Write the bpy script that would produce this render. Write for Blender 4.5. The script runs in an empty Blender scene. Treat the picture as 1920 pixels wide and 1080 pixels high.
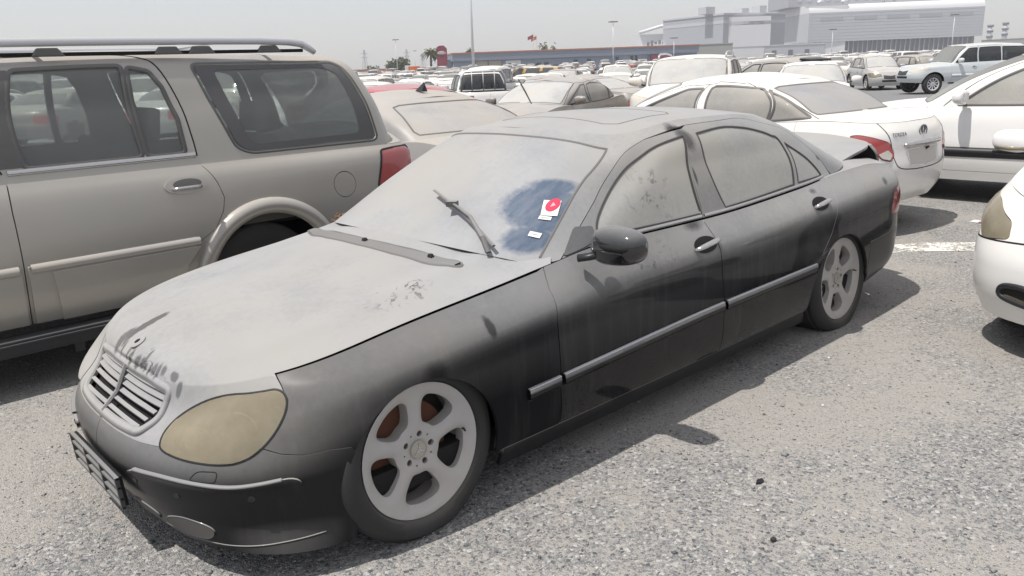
import bpy, bmesh, math, random
import numpy as np
from mathutils import Vector, Euler, Matrix
from mathutils.geometry import delaunay_2d_cdt
R_ = math.radians
random.seed(7); np.random.seed(7)
sc = bpy.context.scene

# ---------------------------------------------------------------- camera
cam_d = bpy.data.cameras.new('camera'); cam = bpy.data.objects.new('camera', cam_d); sc.collection.objects.link(cam)
def set_cam(loc, yaw, pitch, roll, f):
    cy, sy, cp, sp = math.cos(yaw), math.sin(yaw), math.cos(pitch), math.sin(pitch)
    fw = Vector((cy*cp, sy*cp, -sp)); r = Vector((sy, -cy, 0)); u = r.cross(fw)
    r2 = r*math.cos(roll)+u*math.sin(roll); u2 = -r*math.sin(roll)+u*math.cos(roll)
    cam.matrix_world = Matrix(((r2.x, u2.x, -fw.x, loc[0]), (r2.y, u2.y, -fw.y, loc[1]), (r2.z, u2.z, -fw.z, loc[2]), (0, 0, 0, 1)))
    cam_d.sensor_width = 36; cam_d.lens = f/1920*36
set_cam((1.46378, 2.96941, 1.58748), R_(227.65867), R_(15.43431), R_(-2.19944), 1509.436)
cam_d.clip_start = .05; cam_d.clip_end = 4000
sc.camera = cam

# ---------------------------------------------------------------- hazy white sky and a high sun
SUN = Vector((.42, -.10, 1.0)).normalized()
world = bpy.data.worlds.new('World'); sc.world = world; world.use_nodes = True
wn = world.node_tree; wn.nodes.clear()
sky = wn.nodes.new('ShaderNodeTexSky'); sky.sky_type = 'NISHITA'; sky.sun_disc = False
sky.sun_elevation = math.asin(SUN.z); sky.sun_rotation = math.atan2(SUN.x, SUN.y)
sky.air_density = 1.0; sky.dust_density = 1.0; sky.ozone_density = 1.0; sky.altitude = 0
hs = wn.nodes.new('ShaderNodeHueSaturation'); hs.inputs['Saturation'].default_value = .85
hz = wn.nodes.new('ShaderNodeMix'); hz.data_type = 'RGBA'; hz.inputs[0].default_value = .55; hz.inputs[7].default_value = (7.7, 7.5, 7.55, 1)   # even dust veil over the whole sky
bg = wn.nodes.new('ShaderNodeBackground'); bg.inputs[1].default_value = .12
wo = wn.nodes.new('ShaderNodeOutputWorld')
wn.links.new(sky.outputs[0], hs.inputs['Color']); wn.links.new(hs.outputs[0], hz.inputs[6]); wn.links.new(hz.outputs[2], bg.inputs[0]); wn.links.new(bg.outputs[0], wo.inputs[0])
sl = bpy.data.lights.new('sun', 'SUN'); sl.energy = 4.2; sl.angle = R_(.7); sl.color = (1, .958, .905)
so = bpy.data.objects.new('sun', sl); sc.collection.objects.link(so)
so.rotation_euler = SUN.to_track_quat('Z', 'Y').to_euler()
sc.view_settings.view_transform = 'Standard'; sc.view_settings.look = 'None'
sc.view_settings.exposure = 0.0; sc.view_settings.gamma = 1.0; sc.view_settings.use_curve_mapping = False
sc.cycles.max_bounces = 6; sc.cycles.diffuse_bounces = 3; sc.cycles.glossy_bounces = 3; sc.cycles.transmission_bounces = 4
sc.cycles.transparent_max_bounces = 8; sc.cycles.use_denoising = True
# ---------------------------------------------------------------- surfaces (numpy only)
def pch(pts, x):
    """smooth monotone-ish interpolation through control points (any order in x)"""
    a = np.array(sorted(pts), float)
    xs, ys = a[:, 0], a[:, 1]
    x = np.clip(np.asarray(x, float), xs[0], xs[-1])
    if len(xs) == 1: return np.full_like(x, ys[0])
    h = np.diff(xs); d = np.diff(ys) / h
    m = np.zeros_like(xs)
    m[0], m[-1] = d[0], d[-1]
    for i in range(1, len(xs) - 1):
        if d[i-1] * d[i] > 0:
            w1, w2 = 2*h[i] + h[i-1], h[i] + 2*h[i-1]
            m[i] = (w1 + w2) / (w1/d[i-1] + w2/d[i])
    i = np.clip(np.searchsorted(xs, x) - 1, 0, len(h) - 1)
    t = (x - xs[i]) / h[i]
    return ((2*t**3-3*t**2+1)*ys[i] + (t**3-2*t**2+t)*h[i]*m[i] + (-2*t**3+3*t**2)*ys[i+1] + (t**3-t**2)*h[i]*m[i+1])

def crom(rows, ts, n):
    """Catmull-Rom through rows (k arrays of shape (nu,3)) at knots ts -> (nu, n, 3)"""
    R = np.stack(rows, 1); ts = np.asarray(ts, float); k = len(ts)
    m = np.zeros_like(R)
    for i in range(k):
        if i == 0: m[:, i] = (R[:, 1]-R[:, 0])/(ts[1]-ts[0])
        elif i == k-1: m[:, i] = (R[:, -1]-R[:, -2])/(ts[-1]-ts[-2])
        else:
            a, b = ts[i]-ts[i-1], ts[i+1]-ts[i]
            m[:, i] = ((R[:, i]-R[:, i-1])/a*b + (R[:, i+1]-R[:, i])/b*a)/(a+b)
    q = np.linspace(ts[0], ts[-1], n)
    i = np.clip(np.searchsorted(ts, q, side='right')-1, 0, k-2)
    h = (ts[i+1]-ts[i]); t = ((q-ts[i])/h)
    c = lambda f: f[None, :, None]
    return (c(2*t**3-3*t**2+1)*R[:, i] + c((t**3-2*t**2+t)*h)*m[:, i] + c(-2*t**3+3*t**2)*R[:, i+1] + c((t**3-t**2)*h)*m[:, i+1])

def outline(L, nf=90, ns=160, nr=70):
    """half plan outline: front centre -> left side -> rear centre"""
    xf, Lf, pf, xr, Lr, pr = L['f'] + L['r']
    a = np.linspace(0, np.pi/2, nf)[:-1]
    xA = xf - Lf*(1-np.cos(a)**(2/pf)); sA = np.sin(a)**(2/pf)
    xS = np.linspace(xf-Lf, xr+Lr, ns); sS = np.ones(ns)
    b = np.linspace(np.pi/2, 0, nr)[1:]
    xB = xr + Lr*(1-np.cos(b)**(2/pr)); sB = np.sin(b)**(2/pr)
    x = np.r_[xA, xS, xB]; s = np.r_[sA, sS, sB]
    y = pch(L['y'], x)*s
    z = pch(L['z'], x)
    if 'zy' in L: z = z + L['zy'](x, y)
    return np.stack([x, y, z], -1)

class Surf:
    def __init__(s, P, flip=False):
        s.P = P; nu, nv = P.shape[:2]; s.nu, s.nv = nu, nv
        du = np.gradient(P, axis=0); dv = np.gradient(P, axis=1)
        n = np.cross(du, dv)
        l = np.linalg.norm(n, axis=-1, keepdims=True)
        n = n/np.maximum(l, 1e-12)
        bad = l[..., 0] < 1e-11
        if bad.any():
            for j in range(nv):
                g = np.where(~bad[:, j])[0]
                if len(g):
                    for i in np.where(bad[:, j])[0]: n[i, j] = n[g[np.argmin(abs(g-i))], j]
        s.N = -n if flip else n
        jm = nv//2
        s.U = np.r_[0, np.cumsum(np.maximum(np.linalg.norm(np.diff(P[:, jm], axis=0), axis=-1), 1e-5))]
        im = nu//2
        s.V = np.r_[0, np.cumsum(np.maximum(np.linalg.norm(np.diff(P[im], axis=0), axis=-1), 1e-5))]
    def _w(s, q):
        q = np.atleast_2d(q)
        u = np.clip(np.interp(q[:, 0], s.U, np.arange(s.nu)), 0, s.nu-1.000001)
        v = np.clip(np.interp(q[:, 1], s.V, np.arange(s.nv)), 0, s.nv-1.000001)
        i, j = u.astype(int), v.astype(int)
        return i, j, (u-i)[:, None], (v-j)[:, None]
    def ev(s, q):
        i, j, a, b = s._w(q)
        f = lambda A: (A[i, j]*(1-a)*(1-b)+A[i+1, j]*a*(1-b)+A[i, j+1]*(1-a)*b+A[i+1, j+1]*a*b)
        n = f(s.N); n /= np.maximum(np.linalg.norm(n, axis=-1, keepdims=True), 1e-9)
        return f(s.P), n
    def inv(s, pts, w=(1, 1, 1), urange=None):
        """nearest (U,V) of 3-D points, distances weighted by axis"""
        pts = np.atleast_2d(np.array(pts, float)); w = np.array(w, float)
        lo, hi = (0, s.nu) if urange is None else (int(urange[0]*s.nu), int(urange[1]*s.nu))
        G = s.P[lo:hi]*w
        out = []
        for p in pts:
            d = ((G-p*w)**2).sum(-1); k = np.argmin(d); i, j = np.unravel_index(k, d.shape); i += lo
            q = np.array([s.U[i], s.V[j]])
            for _ in range(6):
                e = 2e-3
                f0 = s.ev(q)[0][0]
                qa = np.array([min(q[0]+e, s.U[-1]), q[1]]); qb = np.array([max(q[0]-e, 0), q[1]])
                qc = np.array([q[0], min(q[1]+e, s.V[-1])]); qd = np.array([q[0], max(q[1]-e, 0)])
                Ju = (s.ev(qa)[0][0]-s.ev(qb)[0][0])/max(qa[0]-qb[0], 1e-9)*w
                Jv = (s.ev(qc)[0][0]-s.ev(qd)[0][0])/max(qc[1]-qd[1], 1e-9)*w
                r = (p-f0)*w
                A = np.array([[Ju@Ju+1e-9, Ju@Jv], [Ju@Jv, Jv@Jv+1e-9]])
                dq = np.linalg.solve(A, np.array([Ju@r, Jv@r]))
                dq = np.clip(dq, -.03, .03)
                q = np.clip(q+dq, [0, 0], [s.U[-1], s.V[-1]])
            out.append(q)
        return np.array(out)
    def uat(s, x, frac=.5):
        """U where the row at V-fraction frac passes x (left side, front to rear)"""
        j = int(round(frac*(s.nv-1)))
        return float(np.interp(-x, -s.P[:, j, 0], s.U))

def belt(levels, ts=None, n=60, res=(90, 160, 70)):
    rows = [outline(L, *res) for L in levels]
    return Surf(crom(rows, ts if ts is not None else range(len(rows)), n), flip=False)

def cap(edge, zc, n=24, pw=2.0, inset=0.0):
    """surface from an edge curve (nu,3) to the centreline with centre height zc(x)"""
    t = np.linspace(0, 1, n)
    y = edge[:, None, 1]*(1-t)
    k = (1-t)**pw
    z = zc(edge[:, 0])[:, None]*(1-k) + edge[:, None, 2]*k
    x = np.broadcast_to(edge[:, None, 0], z.shape)
    return Surf(np.stack([x, y, z], -1), flip=False)

# ---------------------------------------------------------------- the black saloon in front: its surfaces
def hero_surfs():
    lv = [
     dict(f=(.725, .62, 3.0), r=(-4.12, .55, 2.5), y=[(.5, .86), (.3, .87), (0, .87), (-1, .875), (-3, .87), (-4, .80)],
          z=[(.8, .135), (.4, .10), (0, .12), (-3, .13), (-3.6, .185), (-4.1, .21)]),
     dict(f=(.765, .68, 2.75), r=(-4.21, .58, 2.5), y=[(.5, .845), (.2, .885), (-.6, .905), (-2, .91), (-3, .905), (-3.8, .875), (-4.2, .84)],
          z=[(.8, .21), (.3, .20), (0, .21), (-3, .22), (-4.2, .29)]),
     dict(f=(.795, .70, 2.6), r=(-4.27, .60, 2.5), y=[(.5, .865), (.1, .905), (-.6, .924), (-2, .93), (-3, .925), (-3.8, .895), (-4.2, .86)],
          z=[(.85, .345), (.3, .37), (0, .38), (-3, .42), (-4.2, .45)]),
     dict(f=(.765, .69, 2.5), r=(-4.25, .58, 2.5), y=[(.5, .85), (.2, .895), (-.6, .922), (-2, .929), (-3, .922), (-3.8, .89), (-4.2, .855)],
          z=[(.78, .435), (.4, .485), (0, .53), (-1, .575), (-3, .60), (-4.2, .62)]),
     dict(f=(.69, .63, 2.5), r=(-4.24, .54, 2.6), y=[(.5, .80), (.2, .862), (-.6, .905), (-2, .916), (-3, .908), (-3.8, .872), (-4.2, .83)],
          z=[(.68, .515), (.4, .60), (0, .655), (-1, .715), (-2, .735), (-3, .765), (-3.6, .78), (-4.2, .77)]),
     dict(f=(.645, .60, 2.8), r=(-4.22, .46, 2.8), y=[(.65, .69), (.39, .725), (0, .745), (-.5, .765), (-.72, .785), (-1.0, .822), (-1.8, .832), (-2.7, .82), (-3.1, .80), (-3.7, .775), (-4.2, .74)],
          z=[(.65, .605), (.39, .668), (0, .735), (-.5, .793), (-.72, .825), (-1.0, .866), (-1.8, .860), (-2.6, .884), (-3.1, .912), (-3.5, .918), (-3.9, .882), (-4.22, .845)]),
    ]
    B = belt(lv, [0, .12, .33, .52, .74, 1.0], 90, (110, 220, 80))
    top = B.P[:, -1]
    g0 = dict(f=(-.50, .40, 2.9), r=(-3.62, .50, 2.6), y=[(-.5, .74), (-.72, .775), (-1.0, .815), (-1.8, .825), (-2.7, .812), (-3.1, .785), (-3.6, .72)],
              z=[(-.5, .892), (-.60, .857), (-.72, .824), (-1.0, .866), (-1.8, .862), (-2.6, .886), (-3.1, .914), (-3.4, .945), (-3.62, .955)])
    g1 = dict(f=(-.86, .38, 2.9), r=(-3.30, .46, 2.6), y=[(-.86, .66), (-1.1, .69), (-1.5, .735), (-2.4, .735), (-2.9, .705), (-3.3, .62)],
              z=[(-.86, 1.10), (-1.1, 1.035), (-1.5, 1.085), (-2.4, 1.085), (-2.9, 1.08), (-3.3, 1.12)])
    g2 = dict(f=(-1.20, .36, 2.9), r=(-2.98, .40, 2.6), y=[(-1.2, .575), (-1.4, .588), (-1.9, .622), (-2.4, .618), (-2.75, .585), (-2.98, .52)],
              z=[(-1.2, 1.268), (-1.37, 1.215), (-1.5, 1.228), (-1.9, 1.262), (-2.3, 1.258), (-2.65, 1.232), (-2.98, 1.235)])
    g3 = dict(f=(-1.275, .37, 2.9), r=(-2.90, .40, 2.6), y=[(-1.2, .515), (-1.4, .528), (-1.9, .555), (-2.4, .552), (-2.75, .52), (-2.9, .47)],
              z=[(-1.27, 1.295), (-1.45, 1.262), (-1.9, 1.302), (-2.3, 1.298), (-2.65, 1.272), (-2.9, 1.263)])
    G = belt([g0, g1, g2, g3], [0, .5, 1.0, 1.12], 70, (110, 200, 80))
    R = cap(G.P[:, -1], lambda x: pch([(-1.275, 1.296), (-1.45, 1.318), (-1.9, 1.338), (-2.3, 1.332), (-2.7, 1.298), (-2.9, 1.265)], x))
    m = top[:, 0] > -.95
    Hd = cap(top[m], lambda x: pch([(.645, .632), (.6, .672), (.45, .716), (.2, .772), (0, .808), (-.42, .882), (-.52, .896), (-.95, .93)], x), 40, 2.2)
    P = Hd.P; yf = P[:, :, 1]/np.maximum(P[:, :1, 1], .02)
    P[:, :, 2] += (.010*np.exp(-((yf-.74)/.075)**2)-.004*np.exp(-((yf-.58)/.09)**2))*np.clip((.60-P[:, :, 0])*4, 0, 1)
    Hd = Surf(P)
    m = top[:, 0] < -2.75
    Dk = cap(top[m], lambda x: pch([(-2.75, .90), (-3.5, .962), (-3.9, .955), (-4.12, .925), (-4.22, .86)], x), 24, 2.4)
    return dict(B=B, G=G, R=R, H=Hd, D=Dk)
# ---------------------------------------------------------------- mesh helpers
COL = bpy.context.scene.collection
def mesh_obj(name, verts, faces, mat=None, parent=None, normals=None, smooth=True, mats=None, fmat=None):
    me = bpy.data.meshes.new(name)
    if isinstance(verts, np.ndarray): verts = verts.tolist()
    if isinstance(faces, np.ndarray): faces = faces.tolist()
    me.from_pydata(verts, [], faces)
    if mats:
        for m in mats: me.materials.append(m)
        if fmat is not None: me.polygons.foreach_set('material_index', np.array(fmat, np.int32))
    elif mat: me.materials.append(mat)
    me.polygons.foreach_set('use_smooth', [bool(smooth)]*len(me.polygons))
    if normals is not None:
        me.normals_split_custom_set_from_vertices([tuple(map(float, n)) for n in normals])
    me.update()
    o = bpy.data.objects.new(name, me); COL.objects.link(o)
    if parent: o.parent = parent
    return o
def tag(o, label=None, cat=None, group=None, kind=None):
    for k, v in (('label', label), ('category', cat), ('group', group), ('kind', kind)):
        if v: o[k] = v
    return o
def thing(name, label, cat, loc=(0, 0, 0), yaw=0.0, group=None):
    o = bpy.data.objects.new(name, None); COL.objects.link(o)
    o.empty_display_size = .2
    o.location = loc; o.rotation_euler = (0, 0, yaw)
    return tag(o, label, cat, group)
class MB:
    """collects simple solids; build() links them as one mesh object"""
    def __init__(s): s.v = []; s.f = []; s.m = []; s.cur = 0
    def add(s, v, f):
        k = len(s.v); s.v += [tuple(map(float, p)) for p in v]; s.f += [[i+k for i in q] for q in f]; s.m += [s.cur]*len(f); return s
    def box(s, c, d, rz=0, ry=0, rx=0, taper=1.0):
        x, y, z = [q/2 for q in d]
        p = np.array([(i*x*(taper if k > 0 else 1), j*y*(taper if k > 0 else 1), k*z) for k in (-1, 1) for j in (-1, 1) for i in (-1, 1)])
        M = np.array(Euler((rx, ry, rz)).to_matrix()); p = p @ M.T + np.array(c)
        return s.add(p, [(0, 2, 3, 1), (4, 5, 7, 6), (0, 1, 5, 4), (2, 6, 7, 3), (0, 4, 6, 2), (1, 3, 7, 5)])
    def tube(s, pts, r, n=8, caps=True, flat=1.0, up=(0, 0, 1)):
        P = np.array(pts, float); k = len(P); r = np.broadcast_to(r, (k,))
        T = np.gradient(P, axis=0); T /= np.maximum(np.linalg.norm(T, axis=1, keepdims=True), 1e-9)
        V = []
        for i in range(k):
            a = np.cross(T[i], up)
            if np.linalg.norm(a) < 1e-3: a = np.cross(T[i], (1, 0, 0))
            a /= np.linalg.norm(a); b = np.cross(a, T[i])
            for j in range(n):
                t = 2*math.pi*j/n
                V.append(P[i] + r[i]*(a*math.cos(t) + b*math.sin(t)*flat))
        F = [(i*n+j, i*n+(j+1) % n, (i+1)*n+(j+1) % n, (i+1)*n+j) for i in range(k-1) for j in range(n)]
        if caps: F += [tuple(range(n-1, -1, -1)), tuple((k-1)*n+j for j in range(n))]
        return s.add(V, F)
    def lathe(s, prof, n=48, c=(0, 0, 0), axis='y', squash=None):
        """profile [(along axis, radius)]; axis y"""
        V = []
        for (a, r) in prof:
            for j in range(n):
                t = 2*math.pi*j/n; p = (r*math.cos(t), a, r*math.sin(t)) if axis == 'y' else (r*math.cos(t), r*math.sin(t), a)
                V.append(p)
        V = np.array(V)
        if squash is not None: V = squash(V)
        V = V + np.array(c)
        k = len(prof)
        F = [(i*n+j, (i+1)*n+j, (i+1)*n+(j+1) % n, i*n+(j+1) % n) for i in range(k-1) for j in range(n)]
        if axis != 'y': F = [q[::-1] for q in F]
        return s.add(V, F)
    def prism(s, poly, z0, z1, axes=(0, 1, 2)):
        """extrude polygon (list of 2-D) between z0 and z1"""
        n = len(poly); V = []
        for z in (z0, z1):
            for p in poly:
                q = [0, 0, 0]; q[axes[0]] = p[0]; q[axes[1]] = p[1]; q[axes[2]] = z; V.append(q)
        F = [tuple(range(n))[::-1], tuple(range(n, 2*n))] + [(i, (i+1) % n, n+(i+1) % n, n+i) for i in range(n)]
        return s.add(V, F)
    def build(s, name, mat, parent=None, smooth=False, bevel=0, angle=None):
        mats = mat if isinstance(mat, (list, tuple)) else [mat]
        bm = bmesh.new()
        vs = [bm.verts.new(p) for p in s.v]
        for f, mi in zip(s.f, s.m):
            try: q = bm.faces.new([vs[i] for i in f]); q.material_index = mi; q.smooth = smooth
            except ValueError: pass
        bmesh.ops.recalc_face_normals(bm, faces=bm.faces)
        if bevel: bmesh.ops.bevel(bm, geom=list(bm.edges), offset=bevel, segments=2, affect='EDGES', profile=.6, clamp_overlap=True)
        if smooth and angle:
            for e in bm.edges:
                if len(e.link_faces) == 2 and e.calc_face_angle(0) > math.radians(angle): e.smooth = False
        me = bpy.data.meshes.new(name); bm.to_mesh(me); bm.free()
        for m in mats: me.materials.append(m)
        o = bpy.data.objects.new(name, me); COL.objects.link(o)
        if parent: o.parent = parent
        return o
def copy_tree(o, parent=None):
    c = o.copy(); COL.objects.link(c); c.parent = parent
    for ch in list(o.children): copy_tree(ch, c)
    return c

# ---------------------------------------------------------------- patches cut from a surface
def dens(poly, step, closed=True):
    poly = [np.array(p, float) for p in poly]; out = []
    n = len(poly)
    for i in range(n if closed else n-1):
        a, b = poly[i], poly[(i+1) % n]
        k = max(1, int(math.ceil(np.linalg.norm(b-a)/step)))
        out += [a+(b-a)*j/k for j in range(k)]
    if not closed: out.append(poly[-1])
    return np.array(out)
def rnd(poly, r, n=4):
    """round the corners of a closed polygon"""
    P = [np.array(p, float) for p in poly]; out = []
    for i in range(len(P)):
        a, b, c = P[i-1], P[i], P[(i+1) % len(P)]
        la, lc = np.linalg.norm(a-b), np.linalg.norm(c-b)
        q = min(r, la*.45, lc*.45)
        p0 = b+(a-b)/max(la, 1e-9)*q; p1 = b+(c-b)/max(lc, 1e-9)*q
        for k in range(n+1):
            t = k/n; out.append(p0*(1-t)**2+2*b*t*(1-t)+p1*t*t)
    return np.array(out)
def spl(poly, n=8, closed=True):
    """Catmull-Rom through points"""
    P = np.array(poly, float); k = len(P); out = []
    for i in range(k if closed else k-1):
        if closed: p0, p1, p2, p3 = P[i-1], P[i], P[(i+1) % k], P[(i+2) % k]
        else: p0, p1, p2, p3 = P[max(i-1, 0)], P[i], P[i+1], P[min(i+2, k-1)]
        for j in range(n):
            t = j/n
            out.append(.5*((2*p1)+(-p0+p2)*t+(2*p0-5*p1+4*p2-p3)*t*t+(-p0+3*p1-3*p2+p3)*t**3))
    if not closed: out.append(P[-1])
    return np.array(out)
def area(p): return .5*np.sum(p[:, 0]*np.roll(p[:, 1], -1)-np.roll(p[:, 0], -1)*p[:, 1])
def offs(p, d):
    """offset closed polygon inwards by d (negative = outwards)"""
    p = np.asarray(p, float)
    if d == 0: return p
    if area(p) < 0: d = -d
    e1 = p-np.roll(p, 1, 0); e2 = np.roll(p, -1, 0)-p
    n1 = np.stack([-e1[:, 1], e1[:, 0]], 1); n2 = np.stack([-e2[:, 1], e2[:, 0]], 1)
    n1 /= np.maximum(np.linalg.norm(n1, axis=1, keepdims=True), 1e-9); n2 /= np.maximum(np.linalg.norm(n2, axis=1, keepdims=True), 1e-9)
    m = n1+n2; l = np.maximum((m*m).sum(1, keepdims=True)/2, .35)
    return p+m/l*d
def inpoly(q, poly):
    x, y = q[:, 0], q[:, 1]; c = np.zeros(len(q), bool)
    xa, ya = poly[:, 0], poly[:, 1]; xb, yb = np.roll(xa, -1), np.roll(ya, -1)
    for a, b, e, f in zip(xa, ya, xb, yb):
        if b == f: continue
        k = ((b > y) != (f > y))
        c ^= k & (x < (e-a)*(y-b)/(f-b)+a)
    return c
def tri2d(outer, holes, res):
    loops = [outer]+list(holes)
    V = []; E = []
    for l in loops:
        k = len(V); n = len(l)
        V += [tuple(map(float, p)) for p in l]; E += [(k+i, k+(i+1) % n) for i in range(n)]
    lo, hi = outer.min(0), outer.max(0)
    gx = np.arange(lo[0]+res/2, hi[0], res); gy = np.arange(lo[1]+res/2, hi[1], res*.87)
    if len(gx) and len(gy):
        g = np.stack(np.meshgrid(gx, gy), -1); g[1::2, :, 0] += res/2; g = g.reshape(-1, 2)
        ok = inpoly(g, outer)
        for h in holes: ok &= ~inpoly(g, h)
        g = g[ok]
        if len(g):
            b = np.array(V)
            keep = np.array([((b-p)**2).sum(1).min() > (res*.4)**2 for p in g])
            V += [tuple(map(float, p)) for p in g[keep]]
    r = delaunay_2d_cdt([Vector(v) for v in V], E, [], 0, 1e-6)
    P = np.array([tuple(v) for v in r[0]]); T = np.array([f for f in r[2] if len(f) == 3])
    cen = P[T].mean(1)
    ok = inpoly(cen, outer)
    for h in holes: ok &= ~inpoly(cen, h)
    T = T[ok]
    a, b, c = P[T[:, 0]], P[T[:, 1]], P[T[:, 2]]
    s = (b[:, 0]-a[:, 0])*(c[:, 1]-a[:, 1])-(c[:, 0]-a[:, 0])*(b[:, 1]-a[:, 1])
    T = T[abs(s) > 1e-10]; s = s[abs(s) > 1e-10]
    T[s < 0] = T[s < 0][:, ::-1]
    us = np.unique(T); mp = -np.ones(len(P), int); mp[us] = np.arange(len(us))
    return P[us], mp[T]
def patch_data(S, outer, holes=(), inset=.0025, skirt=.012, res=.03, lift=0.0, step=.02, bulge=0.0, hinset=None):
    outer = offs(dens(outer, step), inset)
    hi = inset if hinset is None else hinset
    holes = [offs(dens(h, step), -hi) for h in holes]
    P, T = tri2d(outer, holes, res)
    X, N = S.ev(P)
    if bulge:
        b = outer; d = np.array([np.sqrt(((b-p)**2).sum(1).min()) for p in P]); dm = max(d.max(), 1e-6)
        X = X+N*(bulge*np.sqrt(1-(1-d/dm)**2))[:, None]
    X = X+N*lift
    # outward orientation of the triangles
    fn = np.cross(X[T[:, 1]]-X[T[:, 0]], X[T[:, 2]]-X[T[:, 0]])
    if (fn*N[T[:, 0]]).sum() < 0: T = T[:, ::-1]
    if skirt:
        cnt = {}
        for t in T:
            for i in range(3):
                a, b = int(t[i]), int(t[(i+1) % 3]); cnt[(a, b)] = 1
        bd = [(a, b) for (a, b) in cnt if (b, a) not in cnt]
        n0 = len(X); idx = {}
        vs = []; ns = []
        en = {}
        for a, b in bd:
            t = X[b]-X[a]; o = np.cross(t, N[a]); o /= max(np.linalg.norm(o), 1e-9)
            for q in (a, b): en[q] = en.get(q, 0)+o
        for q in en:
            o = en[q]/max(np.linalg.norm(en[q]), 1e-9)
            idx[q] = n0+len(vs); vs += [X[q], X[q]-N[q]*skirt]; ns += [(o*.8+N[q]*.6), o]
        F = T.tolist()+[[b, a, idx[a], idx[b]] for a, b in []]
        F += [[idx[b], idx[a], idx[a]+1, idx[b]+1] for a, b in bd]
        X = np.r_[X, np.array(vs)] if vs else X; N = np.r_[N, np.array(ns)] if ns else N
    else: F = T.tolist()
    return X, N, F
MIR = np.array([1., -1., 1.])
def patch(name, S, outer, mat, parent, side='L', holes=(), **kw):
    """side: L left only, R right only, B one object for each side, J both sides joined in one object"""
    X, N, F = patch_data(S, outer, holes, **kw)
    out = []
    if side in 'LB': out.append(mesh_obj(name, X, F, mat, parent, N))
    if side in 'RB': out.append(mesh_obj(name, X*MIR, [f[::-1] for f in F], mat, parent, N*MIR))
    if side == 'J':
        k = len(X)
        out.append(mesh_obj(name, np.r_[X, X*MIR], F+[[i+k for i in f[::-1]] for f in F], mat, parent, np.r_[N, N*MIR]))
    return out[0] if len(out) == 1 else out
def grid_join(name, S, mat, parent, u0=0, u1=None, v0=0, v1=None, lift=0.0, su=1, sv=1):
    """whole rows of a surface, both sides in one object"""
    P = S.P[u0:u1:su, v0:v1:sv]+S.N[u0:u1:su, v0:v1:sv]*lift; N = S.N[u0:u1:su, v0:v1:sv]
    a, b = P.shape[:2]; i = np.arange(a*b).reshape(a, b)
    F = np.stack([i[:-1, :-1], i[1:, :-1], i[1:, 1:], i[:-1, 1:]], -1).reshape(-1, 4)
    X = P.reshape(-1, 3); N = N.reshape(-1, 3)
    q = F[len(F)//2]; fn = np.cross(X[q[1]]-X[q[0]], X[q[2]]-X[q[0]])
    if fn @ N[q[0]] < 0: F = F[:, ::-1]
    k = len(X)
    return mesh_obj(name, np.r_[X, X*MIR], np.r_[F, F[:, ::-1]+k], mat, parent, np.r_[N, N*MIR])
def ribbon(name, S, path, mat, parent, w=.006, h=.002, side='B', closed=False, prof='flat'):
    """a raised strip that follows a path (U,V) on a surface"""
    X, N, F = ribbon_data(S, path, w, h, closed, prof)
    out = []
    if side in 'LB': out.append(mesh_obj(name, X, F, mat, parent, N))
    if side in 'RB': out.append(mesh_obj(name, X*MIR, [f[::-1] for f in F], mat, parent, N*MIR))
    if side == 'J':
        k = len(X); out.append(mesh_obj(name, np.r_[X, X*MIR], F+[[i+k for i in f[::-1]] for f in F], mat, parent, np.r_[N, N*MIR]))
    return out[0] if len(out) == 1 else out
def ribbon_data(S, path, w, h, closed=False, prof='flat'):
    p = dens(path, .02, closed); X, N = S.ev(p); n = len(p)
    t = np.roll(X, -1, 0)-np.roll(X, 1, 0) if closed else np.gradient(X, axis=0)
    t /= np.maximum(np.linalg.norm(t, axis=1, keepdims=True), 1e-9)
    b = np.cross(N, t); b /= np.maximum(np.linalg.norm(b, axis=1, keepdims=True), 1e-9)
    w = np.broadcast_to(w, (n,))[:, None]
    if prof == 'flat': cs = [(-.5, -.004), (-.5, h), (.5, h), (.5, -.004)]
    else: cs = [(-.5, -.003), (-.47, h*.5), (-.3, h*.9), (0, h), (.3, h*.9), (.47, h*.5), (.5, -.003)]
    rows = []; nr = []
    for i, (a, c) in enumerate(cs):
        rows.append(X+b*w*a+N*c)
        ang = (a*2)
        nr.append(N*(1-.6*abs(ang))+b*ang*.9 if prof != 'flat' else N+b*ang*.35)
    k = len(cs); V = np.concatenate(rows); NN = np.concatenate(nr)
    F = []
    for i in range(k-1):
        for j in range(n if closed else n-1):
            j2 = (j+1) % n
            F.append([i*n+j, i*n+j2, (i+1)*n+j2, (i+1)*n+j])
    q = F[len(F)//2]; fn = np.cross(V[q[1]]-V[q[0]], V[q[2]]-V[q[0]])
    if fn @ NN[q[0]] < 0: F = [f[::-1] for f in F]
    return V, NN, F
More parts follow.
